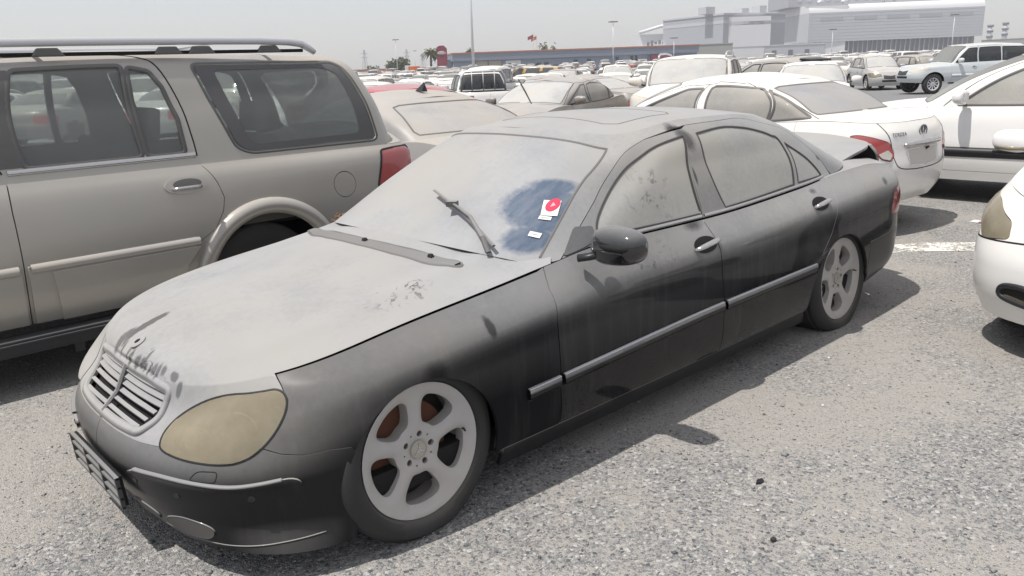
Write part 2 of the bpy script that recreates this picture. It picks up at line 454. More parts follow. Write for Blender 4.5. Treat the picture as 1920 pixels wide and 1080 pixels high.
# ---------------------------------------------------------------- materials
class NT:
    def __init__(s, name):
        s.m = bpy.data.materials.new(name); s.m.use_nodes = True; s.t = s.m.node_tree; s.t.nodes.clear()
        s.out = s.t.nodes.new('ShaderNodeOutputMaterial')
    def n(s, kind, **kw):
        q = s.t.nodes.new(kind)
        for k, v in kw.items():
            if hasattr(q, k): setattr(q, k, v)
        return q
    def put(s, sock, v):
        if v is None: return
        if hasattr(v, 'is_output') or isinstance(v, bpy.types.NodeSocket): s.t.links.new(v, sock)
        elif isinstance(v, (tuple, list)) and len(v) == 3 and sock.type == 'RGBA': sock.default_value = (*v, 1)
        else: sock.default_value = v
    def math(s, op, a, b=None, c=None, clamp=False):
        q = s.n('ShaderNodeMath', operation=op); q.use_clamp = clamp
        s.put(q.inputs[0], a); s.put(q.inputs[1], b)
        if c is not None: s.put(q.inputs[2], c)
        return q.outputs[0]
    def vmath(s, op, a, b=None):
        q = s.n('ShaderNodeVectorMath', operation=op); s.put(q.inputs[0], a); s.put(q.inputs[1], b)
        return q.outputs['Value'] if op in ('LENGTH', 'DOT_PRODUCT', 'DISTANCE') else q.outputs[0]
    def noise(s, scale, detail=3, rough=.55, vec=None, dist=0.0):
        q = s.n('ShaderNodeTexNoise'); q.inputs['Scale'].default_value = scale; q.inputs['Detail'].default_value = detail
        q.inputs['Roughness'].default_value = rough; q.inputs['Distortion'].default_value = dist
        s.put(q.inputs['Vector'], vec if vec is not None else s.obj()); return q.outputs[0]
    def obj(s):
        if not hasattr(s, '_o'): s._o = s.n('ShaderNodeTexCoord').outputs['Object']
        return s._o
    def mapr(s, v, a, b, c=0.0, d=1.0, smooth=False):
        q = s.n('ShaderNodeMapRange'); q.clamp = True
        if smooth: q.interpolation_type = 'SMOOTHSTEP'
        s.put(q.inputs['Value'], v)
        for i, k in zip((1, 2, 3, 4), (a, b, c, d)): q.inputs[i].default_value = k
        return q.outputs[0]
    def mix(s, f, a, b, mode='MIX'):
        q = s.n('ShaderNodeMix', data_type='RGBA'); q.blend_type = mode
        s.put(q.inputs[0], f); s.put(q.inputs[6], a); s.put(q.inputs[7], b); return q.outputs[2]
    def bump(s, h, strength=.3, dist=.01, normal=None):
        q = s.n('ShaderNodeBump'); q.inputs['Strength'].default_value = strength; q.inputs['Distance'].default_value = dist
        s.put(q.inputs['Height'], h); s.put(q.inputs['Normal'], normal); return q.outputs[0]
    def bsdf(s, col, rough=.5, metal=0.0, coat=0.0, coatr=.03, spec=.5, normal=None, alpha=None, trans=0.0, ior=1.45, emit=None):
        q = s.n('ShaderNodeBsdfPrincipled')
        s.put(q.inputs['Base Color'], col); s.put(q.inputs['Roughness'], rough); s.put(q.inputs['Metallic'], metal)
        s.put(q.inputs['Coat Weight'], coat); s.put(q.inputs['Coat Roughness'], coatr); s.put(q.inputs['Specular IOR Level'], spec)
        s.put(q.inputs['Normal'], normal); s.put(q.inputs['Transmission Weight'], trans); q.inputs['IOR'].default_value = ior
        return q.outputs[0]
    def mixs(s, f, a, b):
        q = s.n('ShaderNodeMixShader'); s.put(q.inputs[0], f); s.t.links.new(a, q.inputs[1]); s.t.links.new(b, q.inputs[2]); return q.outputs[0]
    def done(s, sh): s.t.links.new(sh, s.out.inputs['Surface']); return s.m
    def nz(s):
        g = s.n('ShaderNodeNewGeometry'); q = s.n('ShaderNodeSeparateXYZ'); s.t.links.new(g.outputs['Normal'], q.inputs[0]); return q.outputs['Z']
    def spot(s, c, r, soft=.25, rot=None, rag=1.3):
        """1 inside an ellipsoid round object-space point c with radii r, ragged edge"""
        v = s.vmath('SUBTRACT', s.obj(), tuple(c))
        if rot is not None:
            q = s.n('ShaderNodeVectorRotate', rotation_type='EULER_XYZ'); s.t.links.new(v, q.inputs['Vector']); q.inputs['Rotation'].default_value = rot; v = q.outputs[0]
        v = s.vmath('DIVIDE', v, tuple(r)); d = s.vmath('LENGTH', v)
        if not hasattr(s, '_rag'): s._rag = s.noise(38, 4, .65)
        d = s.math('ADD', d, s.math('MULTIPLY', s.math('SUBTRACT', s._rag, .5), rag))
        return s.mapr(d, 1-soft, 1+soft, 1, 0)
    def tmax(s, *a):
        r = a[0]
        for b in a[1:]: r = s.math('MAXIMUM', r, b)
        return r
DUST = (.366, .370, .374)
def plain(name, col, rough=.5, metal=0.0, **kw):
    t = NT(name); return t.done(t.bsdf(col, rough, metal, **kw))
def dusty(name, paint, rough=.25, metal=0.0, coat=1.0, lo=.05, hi=.75, base=.12, top=.93, dust=DUST, wipes=(), streak=.0, spec=.5, scale=1.0, smear=0.0, rag=1.3, scrawl=(), veil=0.0, xg=None, ws=1.0, coatr=.06):
    """a coated surface under settled dust: more of it the more the surface faces up"""
    t = NT(name)
    f = t.mapr(t.nz(), lo, hi, base, top)
    n1 = t.noise(2.2*scale, 4, .6); n2 = t.noise(45*scale, 3, .6)
    k_ = t.math('MULTIPLY', f, t.math('ADD', 1.0, t.math('ADD', t.math('MULTIPLY', t.math('SUBTRACT', n1, .5), .55), t.math('MULTIPLY', t.math('SUBTRACT', n2, .5), .25)))); f = t.math('MINIMUM', k_, top)
    if xg:
        sx = t.n('ShaderNodeSeparateXYZ'); t.t.links.new(t.obj(), sx.inputs[0]); f = t.math('MULTIPLY', f, t.mapr(sx.outputs[0], xg[0], xg[1], xg[2], xg[3]), clamp=True)
    if streak:
        mp = t.n('ShaderNodeMapping'); mp.inputs['Scale'].default_value = (9, 9, .7); t.t.links.new(t.obj(), mp.inputs[0])
        s = t.noise(1.6, 4, .7, mp.outputs[0]); f = t.math('ADD', f, t.math('MULTIPLY', t.mapr(s, .52, .75), streak), clamp=True)
    if smear:
        s = t.noise(7, 5, .7, None, 2.5); f = t.math('MULTIPLY', f, t.mapr(s, .60, .70, 1.0, 1-smear))
    if wipes:
        w = t.tmax(*[t.spot(*a, rag=rag) for a in wipes]); 
        if veil:
            mp = t.n('ShaderNodeMapping'); mp.inputs['Scale'].default_value = (3.5, 16, 5); mp.inputs['Rotation'].default_value = (.3, .5, .6); t.t.links.new(t.obj(), mp.inputs[0])
            st = t.mapr(t.noise(1.6, 6, .68, mp.outputs[0]), .40, .80); w = t.math('MULTIPLY', w, t.math('SUBTRACT', 1.0, t.math('ADD', veil*.35, t.math('MULTIPLY', st, veil))))
        f = t.math('MULTIPLY', f, t.math('SUBTRACT', 1.0, t.math('MULTIPLY', w, ws)))
    if scrawl:
        ln = t.math('MULTIPLY', t.mapr(t.math('ABSOLUTE', t.math('SUBTRACT', t.noise(7, 3, .6, None, 1.4), .5)), .004, .035, .75, 0), t.mapr(t.noise(17, 2, .5), .46, .60))
        w = t.math('MULTIPLY', t.tmax(*[t.spot(*a, rag=1.1) for a in scrawl]), ln); f = t.math('MULTIPLY', f, t.math('SUBTRACT', 1.0, w))
    v = t.noise(3.1*scale, 5, .6)
    dc = t.mix(t.mapr(v, .3, .7), tuple(c*.90 for c in dust), tuple(min(1, c*1.07) for c in dust))
    dc = t.mix(t.mapr(t.noise(1.1*scale, 3, .5), .35, .68), dc, tuple(c*k for c, k in zip(dust, (1.05, 1.0, .92))))
    fine = t.noise(260*scale, 2, .5); gr = t.noise(620*scale, 1, .5); dc = t.mix(t.mapr(gr, .3, .7, 0, .16), dc, tuple(c*.6 for c in dust))
    nb = t.bump(fine, .12, .004)
    d = t.bsdf(dc, .95, 0, spec=.1, normal=nb)
    p = t.bsdf(paint, rough, metal, coat, coatr, spec=spec)
    return t.done(t.mixs(f, p, d))
def glass(name, tint=(.55, .6, .58), dustf=.25, dust=DUST, lo=.0, hi=.8, top=.95, rough=.03, wipes=(), clear=.6, smear=0.0):
    """pane with a dust film: part see-through, part film, mirror-like gloss where it is clean"""
    t = NT(name)
    tr = t.n('ShaderNodeBsdfTransparent'); t.put(tr.inputs[0], tint)
    fres = t.n('ShaderNodeFresnel'); fres.inputs[0].default_value = 1.5
    gl = t.n('ShaderNodeBsdfGlossy'); gl.inputs['Roughness'].default_value = rough; t.put(gl.inputs[0], (.9, .95, 1))
    g = t.mixs(t.math('ADD', t.math('MULTIPLY', fres.outputs[0], .9), .02, clamp=True), tr.outputs[0], gl.outputs[0])
    f = t.mapr(t.nz(), lo, hi, dustf, top)
    n1 = t.noise(3.0, 4, .6)
    f = t.math('ADD', f, t.math('MULTIPLY', t.math('SUBTRACT', n1, .5), .12), clamp=True)
    if smear:
        s = t.noise(7, 5, .7, None, 2.5); f = t.math('MULTIPLY', f, t.mapr(s, .62, .74, 1.0, 1-smear))
    if wipes:
        w = t.tmax(*[t.spot(*a) for a in wipes]); f = t.math('MULTIPLY', f, t.math('SUBTRACT', 1.0, t.math('MULTIPLY', w, .9)))
    d = t.n('ShaderNodeBsdfDiffuse'); t.put(d.inputs[0], dust); tl = t.n('ShaderNodeBsdfTranslucent'); t.put(tl.inputs[0], tuple(c*.95 for c in dust))
    return t.done(t.mixs(f, g, t.mixs(.5, d.outputs[0], tl.outputs[0])))

def lens(name):
    """sun-yellowed plastic cover: milky film, partly see-through, dull gloss"""
    t = NT(name); n = t.noise(4, 4, .6); n2 = t.noise(14, 3, .6)
    film = t.mix(t.mapr(n, .35, .65), (.36, .31, .21), (.46, .41, .30))
    d = t.bsdf(film, .35, 0, .25, .15, spec=.3)
    tr = t.n('ShaderNodeBsdfTransparent'); t.put(tr.inputs[0], (.95, .88, .70))
    gl = t.n('ShaderNodeBsdfGlossy'); gl.inputs['Roughness'].default_value = .12
    fr = t.n('ShaderNodeFresnel'); fr.inputs[0].default_value = 1.5
    clear = t.mixs(fr.outputs[0], tr.outputs[0], gl.outputs[0])
    f = t.mapr(t.nz(), -.2, .8, .34, .66); f = t.math('ADD', f, t.math('MULTIPLY', t.math('SUBTRACT', n2, .5), .2), clamp=True)
    return t.done(t.mixs(f, clear, d))
M = {}
M['void'] = plain('void_black', (.008, .008, .009), .8)
M['seal'] = plain('rubber_seal', (.018, .018, .02), .6)
M['seal_dusty2'] = plain('seal_dark_dusty', (.055, .052, .05), .7)
M['seal_dusty'] = plain('dusty_seal', (.16, .155, .15), .8)
M['black_plastic'] = plain('black_plastic', (.02, .021, .024), .4)
M['dark_metal'] = plain('dark_metal', (.05, .045, .04), .6, .3)
M['rubber'] = dusty('tyre_rubber', (.022, .022, .024), .7, 0, 0, .0, .9, .10, .6, (.20, .19, .18), spec=.3)
M['rim'] = dusty('alloy_rim', (.42, .42, .43), .42, .35, .2, -.1, .9, .45, .85, (.50, .48, .46))
M['rust'] = plain('rusty_brake', (.11, .045, .025), .85)
M['chrome_dusty'] = dusty('dusty_chrome', (.58, .59, .61), .22, 1.0, 0, .2, 1.0, .18, .55, (.36, .355, .35))
M['hubcap'] = dusty('hub_cap_metal', (.45, .44, .42), .35, .6, 0, .0, .9, .5, .8, (.42, .39, .34))
M['mirror_glass'] = plain('mirror_glass', (.8, .82, .84), .05, 1.0)
M['lens_tint'] = plain('lamp_bowl_back', (.30, .26, .19), .6)
M['bowl'] = plain('lamp_reflector', (.62, .58, .48), .18, .9)
M['strip_metal'] = dusty('strip_metal', (.20, .205, .215), .5, 0, 0, .1, 1.0, .15, .5, (.28, .28, .28))
M['lens_buried'] = dusty('lens_under_dust', (.40, .36, .28), .3, 0, .2, -.5, .6, .80, .95)
M['lens'] = lens('yellowed_lens')
M['tail_red'] = dusty('red_tail_lens', (.42, .015, .02), .12, 0, 1, .1, 1, .12, .6)
M['plate_frame'] = dusty('plate_frame', (.03, .03, .034), .35, 0, 0, .1, 1.0, .10, .6)
M['slot'] = dusty('slot_plastic', (.02, .02, .022), .5, 0, 0, -.6, .2, .30, .6, (.20, .19, .185))
M['wiper'] = dusty('wiper_metal', (.03, .03, .03), .45, 0, 0, .3, 1.0, .15, .65, (.42, .41, .4))
M['vent'] = dusty('vent_plastic', (.03, .031, .034), .5, 0, 0, .4, 1.0, .10, .18, (.30, .298, .292))
M['vent_rib'] = dusty('vent_rib', (.12, .12, .125), .5, 0, 0, .0, 1.0, .20, .42, (.36, .358, .352))
M['grille'] = dusty('grille_slat', (.10, .10, .11), .3, .6, 0, .0, .8, .30, .92)
M['white_print'] = plain('sticker_white', (.80, .80, .78), .5)
M['red_print'] = plain('sticker_red', (.62, .05, .10), .5)
M['pink_print'] = plain('sticker_pink', (.75, .40, .45), .5)
M['grey_print'] = plain('sticker_grey', (.35, .35, .36), .5)
M['leaf_dry'] = plain('dry_leaf', (.16, .09, .055), .8)
BLK = (.006, .006, .008)
M['hero_paint'] = dusty('black_paint_dusty', BLK, .10, 0, .50, -.01, .42, .006, .62, xg=(-2.6, .2, 1.45, .68), streak=.05, spec=.02, rag=.7, ws=.7, coatr=.04,
    wipes=[((-1.80, .70, 1.24), (.05, .10, .07), .3), ((-1.76, .73, 1.05), (.010, .10, .04), .3), ((-2.98, .75, 1.02), (.014, .10, .022), .2), ((-.32, .88, .685), (.018, .12, .034), .25), ((-.06, .86, .59), (.045, .12, .035), .5), ((-1.62, .88, .85), (.06, .1, .022), .5), ((-2.74, .9, .86), (.03, .1, .012), .5), ((-3.62, .86, .81), (.028, .10, .022), .4)],
    scrawl=[((-1.24, .90, .77), (.16, .12, .05), .5)])
M['hero_fender'] = dusty('black_wing_dusty', BLK, .30, 0, .12, -.01, .42, .008, .62, xg=(-2.6, .2, 1.45, .68), streak=.05, spec=.02, rag=.7, ws=.7, coatr=.3,
    wipes=[((-1.80, .70, 1.24), (.05, .10, .07), .3), ((-1.76, .73, 1.05), (.010, .10, .04), .3), ((-2.98, .75, 1.02), (.014, .10, .022), .2), ((-.32, .88, .685), (.018, .12, .034), .25), ((-.06, .86, .59), (.045, .12, .035), .5), ((-1.62, .88, .85), (.06, .1, .022), .5), ((-2.74, .9, .86), (.03, .1, .012), .5), ((-3.62, .86, .81), (.028, .10, .022), .4)],
    scrawl=[((-1.24, .90, .77), (.16, .12, .05), .5)])
M['hero_bumper'] = dusty('black_bumper_dusty', (.008, .008, .010), .28, 0, .1, .0, .85, .012, .80, streak=.03, spec=.22)
M['hero_hood'] = dusty('black_bonnet_dusty', BLK, .12, 0, 1.0, -.15, .55, .45, .965, streak=0, rag=.9, ws=.66,
    wipes=[((.530, -.116, .69), (.105, .026, .12), .14, (0, 0, -.22)), ((.607, -.142, .66), (.05, .030, .1), .25), ((.615, .137, .655), (.024, .009, .06), .2), ((.604, .335, .626), (.012, .022, .06), .2), ((.611, .383, .60), (.012, .014, .06), .2), ((0.632, -0.011, 0.641), (0.016, 0.010, .05), .3), ((0.640, 0.025, 0.631), (0.022, 0.014, .05), .3), ((0.633, 0.128, 0.629), (0.012, 0.020, .05), .3), ((0.632, 0.187, 0.618), (0.016, 0.008, .05), .3), ((0.622, 0.239, 0.624), (0.022, 0.010, .05), .3), ((0.613, 0.267, 0.630), (0.012, 0.014, .05), .3), ((0.638, 0.087, 0.625), (0.016, 0.020, .05), .3), ((0.630, -0.076, 0.640), (0.022, 0.008, .05), .3), ((0.636, 0.155, 0.620), (0.012, 0.010, .05), .3), ((0.626, 0.215, 0.620), (0.016, 0.014, .05), .3)],
    scrawl=[((-.16, .58, .82), (.13, .09, .1), .4), ((.62, .10, .65), (.03, .20, .1), .3)])
M['hero_roof'] = dusty('black_roof_dusty', BLK, .12, 0, .6, .2, .95, .25, .97, rag=.7, wipes=[((-1.78, .66, 1.25), (.05, .12, .05), .3)])
M['hero_mirror'] = dusty('mirror_paint', BLK, .08, 0, 1.0, .15, 1.0, .012, .38)
M['hero_glass'] = dusty('side_glass_dusty', (.02, .025, .03), .05, 0, 1.0, -.3, .5, .80, .93, (.385, .387, .378), rag=1.1, scrawl=[((-1.40, .73, 1.01), (.12, .2, .12), .6), ((-1.37, .73, .98), (.07, .2, .09), .5)])
M['hero_ws'] = dusty('windscreen_dusty', (.035, .075, .14), .06, 0, 1.0, -.2, .5, .96, .985, rag=.45, veil=.42, wipes=[((-.89, .62, 1.01), (.17, .20, .11), .16), ((-.74, .66, .91), (.12, .10, .055), .2), ((-1.0, .58, 1.08), (.09, .16, .03), .25)])  # blue base colour stands in for sky reflected in the wiped glass
M['glass_dusty'] = dusty('window_dusty', (.015, .017, .02), .05, 0, 1.0, -.25, .55, .62, .95, (.40, .39, .37))
M['glass_mid'] = dusty('window_mid_dusty', (.02, .022, .025), .05, 0, 1.0, -.25, .8, .26, .80, (.38, .375, .365))
M['glass_film'] = glass('window_film', (.86, .93, .90), .24, (.46, .46, .445), -.1, .7, .9)
M['glass_dark'] = glass('window_dark', (.12, .13, .14), .10, (.42, .41, .395), .1, .9, .92)
M['lamp_dusty'] = dusty('lamp_dusty', (.62, .62, .58), .15, .0, 1.0, .1, 1, .25, .8, (.58, .54, .46))
M['seat_cloth'] = plain('seat_cloth', (.13, .125, .115), .9)
P_ = {}
for nm, c, r, mt, bs in (('white', (.82, .815, .80), .3, 0, .10), ('cream', (.72, .68, .60), .3, 0, .15), ('silver', (.46, .46, .465), .35, .5, .25), ('dull', (.30, .30, .305), .4, .4, .2), ('grey', (.20, .20, .205), .35, .4, .30), ('brown', (.17, .15, .132), .35, .4, .22), ('dark', (.03, .03, .035), .25, .2, .22), ('blue', (.025, .04, .09), .25, .2, .2), ('red', (.42, .02, .04), .3, 0, .10), ('yellow', (.68, .40, .06), .3, 0, .12), ('gold', (.415, .395, .355), .34, .35, .22)):
    P_[nm] = dusty('paint_'+nm, c, r, mt, .6, .1, .9, bs, .86, (.70, .685, .65) if nm in ('white', 'cream') else ((.52, .51, .50) if nm == 'silver' else (.44, .425, .405)))
M['glass_dusty2'] = dusty('window_dusty_pale', (.05, .055, .055), .05, 0, 1.0, -.25, .55, .70, .95, (.44, .435, .41))
M['glass_pale'] = dusty('windscreen_pale_dust', (.03, .035, .04), .06, 0, 1.0, -.2, .5, .80, .96, (.50, .50, .49))
M['glass_rear'] = dusty('rear_glass_dusty', (.03, .035, .04), .06, 0, 1.0, -.2, .5, .90, .97, (.36, .36, .365))
M['glass_rear_grey'] = dusty('rear_glass_dusty_pale', (.03, .035, .04), .06, 0, 1.0, -.2, .5, .90, .97, (.42, .41, .40))
M['trim_grey'] = dusty('grey_rubber_trim', (.045, .045, .048), .6, 0, 0, .0, .9, .18, .7, (.30, .295, .29))
M['frit'] = plain('printed_glass_border', (.11, .11, .112), .5)
M['board'] = dusty('board_plastic', (.016, .018, .022), .4, 0, 0, .3, 1.1, .05, .35, (.22, .22, .22))
M['rail'] = dusty('rail_metal', (.60, .62, .66), .35, .5, 0, .1, 1.0, .15, .65, (.46, .46, .46))
P_['red_clean'] = dusty('paint_red_thin_dust', (.50, .015, .03), .25, 0, .8, .2, 1.0, .04, .30, (.44, .42, .40))
M['badge'] = plain('badge_metal', (.16, .165, .18), .35, .5)
M['plate_dusty'] = plain('plate_dusty', (.60, .58, .54), .8)
M['rim_bright'] = plain('alloy_bright', (.62, .62, .64), .35, .4)
P_['pearl'] = dusty('paint_pearl', (.60, .64, .66), .3, .1, .6, .1, .9, .12, .6, (.56, .56, .55))
# ---------------------------------------------------------------- the black saloon in the foreground
def build_wheel(parent, x, y, z, R, rim, w, mt, mr, mb, style='five', side=1, flat=0.0, camber=0.0, n=64, rust=None):
    """wheel with tyre, alloy rim and hub; outer face towards +y*side"""
    e = bpy.data.objects.new('wheel', None); COL.objects.link(e); e.empty_display_size = .1
    e.parent = parent; e.location = (x, y, z); e.rotation_euler = (camber*side, 0, 0 if side > 0 else math.pi)
    sq = None
    if flat:
        def sq(V):
            V = V.copy(); lim = -(z - .004)
            b = V[:, 2] < lim
            over = np.where(b, lim-V[:, 2], 0)
            V[:, 1] += np.sign(V[:, 1]+.06)*over*.9*np.clip(abs(V[:, 1]+.06)*8, 0, 1)
            rr = np.hypot(V[:, 0], V[:, 2]); k = np.clip((-V[:, 2]/np.maximum(rr, 1e-6)-.75)/.25, 0, 1)*np.clip((rr-rim)/(R-rim), 0, 1)
            V[:, 1] += k*.012*np.sign(V[:, 1]+w/2)
            V[b, 2] = lim
            return V
    m = MB(); yo = .0
    m.lathe([(-.035, rim-.01), (-.004, rim+.002), (.008, rim+.012), (.012, rim+(R-rim)*.35), (.006, rim+(R-rim)*.7), (-.008, R-.012), (-.022, R-.003), (-.035, R), (-.05, R-.006), (-.054, R-.006), (-.06, R), (-w*.5, R+.002), (-w+.06, R), (-w+.03, R-.003), (-w+.008, R-.02), (-w-.004, rim+(R-rim)*.4), (-w+.01, rim)], n, squash=sq)
    m.build('tyre', mt, e, smooth=True, angle=35)
    # rim face cut out of a dished disc
    face(e, rim, style, mr, n)
    b = MB(); b.lathe([(-.004, rim+.004), (-.012, rim-.006), (-.05, rim-.02), (-w+.02, rim-.03)], n); b.build('rim_barrel', mr, e, smooth=True)
    d = MB(); d.lathe([(-.085, .01), (-.085, rim*.66), (-.10, rim*.68), (-.12, rim*.66), (-.12, .01)], 32); d.build('brake_disc', rust or mb, e, smooth=True, angle=30)
    k = MB(); k.lathe([(-.135, 0.005), (-.135, rim-.03)], 32); k.build('backing_plate', mb, e)
    return e
def face(e, rim, style, mr, n):
    if style == 'five': ns, r0, r1, aw0, aw1, cent = 5, .094/.243*rim, .200/.243*rim, R_(13), R_(25), .034
    elif style == 'ten': ns, r0, r1, aw0, aw1, cent = 10, .36*rim, .86*rim, R_(6), R_(11.5), .035
    elif style == 'six': ns, r0, r1, aw0, aw1, cent = 6, .38*rim, .84*rim, R_(14), R_(19), .035
    else: ns, r0, r1, aw0, aw1, cent = 7, .34*rim, .84*rim, R_(10), R_(16), .035
    outer = np.array([(rim*math.cos(t), rim*math.sin(t)) for t in np.linspace(0, 2*math.pi, n, endpoint=False)])
    holes = []
    for k in range(ns):
        c = math.pi/2+2*math.pi*(k+.5)/ns if style == 'five' else 2*math.pi*k/ns
        rm = (r0+r1)*.52
        if style == 'five':
            q = [(r1*.985, -.72*aw1), (r1, 0), (r1*.985, .72*aw1), (rm*1.12, aw1*1.0), (r0*1.12, aw1*.80), (r0, 0), (r0*1.12, -aw1*.80), (rm*1.12, -aw1*1.0)]
            pts = spl([(r*math.cos(c+a), r*math.sin(c+a)) for r, a in q], 5)
        else:
            pts = []
            for a in np.linspace(-aw1, aw1, 7): pts.append((r1*math.cos(c+a), r1*math.sin(c+a)))
            pts += [(rm*math.cos(c+aw1*.97), rm*math.sin(c+aw1*.97))]
            for a in np.linspace(aw0, -aw0, 4): pts.append((r0*math.cos(c+a), r0*math.sin(c+a)))
            pts += [(rm*math.cos(c-aw1*.97), rm*math.sin(c-aw1*.97))]
            pts = rnd(pts, .03*rim/.243, 3)
        holes.append(pts)
    lug = []
    if style == 'five':
        for k in range(5):
            c = math.pi/2+2*math.pi*k/5+.2
            lug.append(np.array([(.056*math.cos(c)+.0115*math.cos(t), .056*math.sin(c)+.0115*math.sin(t)) for t in np.linspace(0, 2*math.pi, 12, endpoint=False)]))
            c += math.pi/5
            lug.append(np.array([(.06*math.cos(c)+.004*math.cos(t), .06*math.sin(c)+.004*math.sin(t)) for t in np.linspace(0, 2*math.pi, 8, endpoint=False)]))
    hs = [dens(h, .02) for h in holes]
    P, T = tri2d(dens(outer, .03), hs+lug, .022 if style == 'five' else .035)
    r = np.hypot(P[:, 0], P[:, 1])
    prof = lambda r: np.interp(r, [0, .045/.243*rim, .075/.243*rim, .12/.243*rim, .2/.243*rim, .225/.243*rim, rim*.975, rim], [-.028, -.027, -.022, -.015, -.010, -.006, .004, .0])
    def Y(P):
        r = np.hypot(P[:, 0], P[:, 1]); y = prof(r)
        # spokes crown: rounded towards the holes
        dmin = np.full(len(P), 9.)
        for h in hs:
            dmin = np.minimum(dmin, np.sqrt(((P[:, None]-h[None])**2).sum(-1)).min(1))
        return y-.012*np.clip(1-dmin/.016, 0, 1)**1.6
    X = np.stack([P[:, 0], Y(P), P[:, 1]], -1)
    F = [t[::-1] for t in T.tolist()]
    cnt = set()
    for t in F:
        for i in range(3): cnt.add((t[i], t[(i+1) % 3]))
    bd = [(a, b) for a, b in cnt if (b, a) not in cnt]
    X2 = X.tolist(); idx = {}
    for a, b in bd:
        for q in (a, b):
            if q not in idx:
                idx[q] = len(X2); p = X[q]
                rr = math.hypot(p[0], p[2]); dp = .05 if rr > .075/.243*rim else .02
                X2.append([p[0], p[1], p[2]]); X2.append([p[0]*(1.03 if rr < rim*.9 and rr > .5*rim else 1.0), p[1]-dp, p[2]*(1.03 if rr < rim*.9 and rr > .5*rim else 1.0)])
    F += [[idx[b], idx[a], idx[a]+1, idx[b]+1] for a, b in bd if math.hypot(X[a][0], X[a][2]) < rim*.97]
    o = mesh_obj('rim', X2, F, mr, e)
    m = MB()
    hr = .034/.243*rim if style == 'five' else .14*rim
    m.lathe([(-.03, hr), (-.019, hr), (-.0165, hr*.93), (-.0165, hr*.88), (-.019, hr*.85), (-.018, hr*.5), (-.0175, .0005)], 28)
    m.build('hub_cap', M['hubcap'], e, smooth=True, angle=30)
    if style == 'five':
        s = MB()
        for k in range(3):
            c = math.pi/2+2*math.pi*k/3
            p = [(hr*.8*math.cos(c), hr*.8*math.sin(c)), (hr*.14*math.cos(c+math.pi/3), hr*.14*math.sin(c+math.pi/3)), (0, 0), (hr*.14*math.cos(c-math.pi/3), hr*.14*math.sin(c-math.pi/3))]
            s.prism([(a, b) for a, b in p], -.0178, -.0155, (0, 2, 1))
        s.build('hub_emblem', M['chrome_dusty'], e)
        for k in range(5):
            s = MB(); c = math.pi/2+2*math.pi*k/5+.2
            s.lathe([(-.045, .009), (-.033, .009), (-.031, .007), (-.031, .0005)], 6, (.056*math.cos(c), 0, .056*math.sin(c)))
            s.build('wheel_bolt', M['dark_metal'], e)
        s = MB(); c = R_(176)
        s.tube([(.2*math.cos(c), -.05, .2*math.sin(c)), (.195*math.cos(c), -.01, .195*math.sin(c)), (.188*math.cos(c), .006, .188*math.sin(c))], .004, 8)
        s.build('valve', M['black_plastic'], e)
    return o

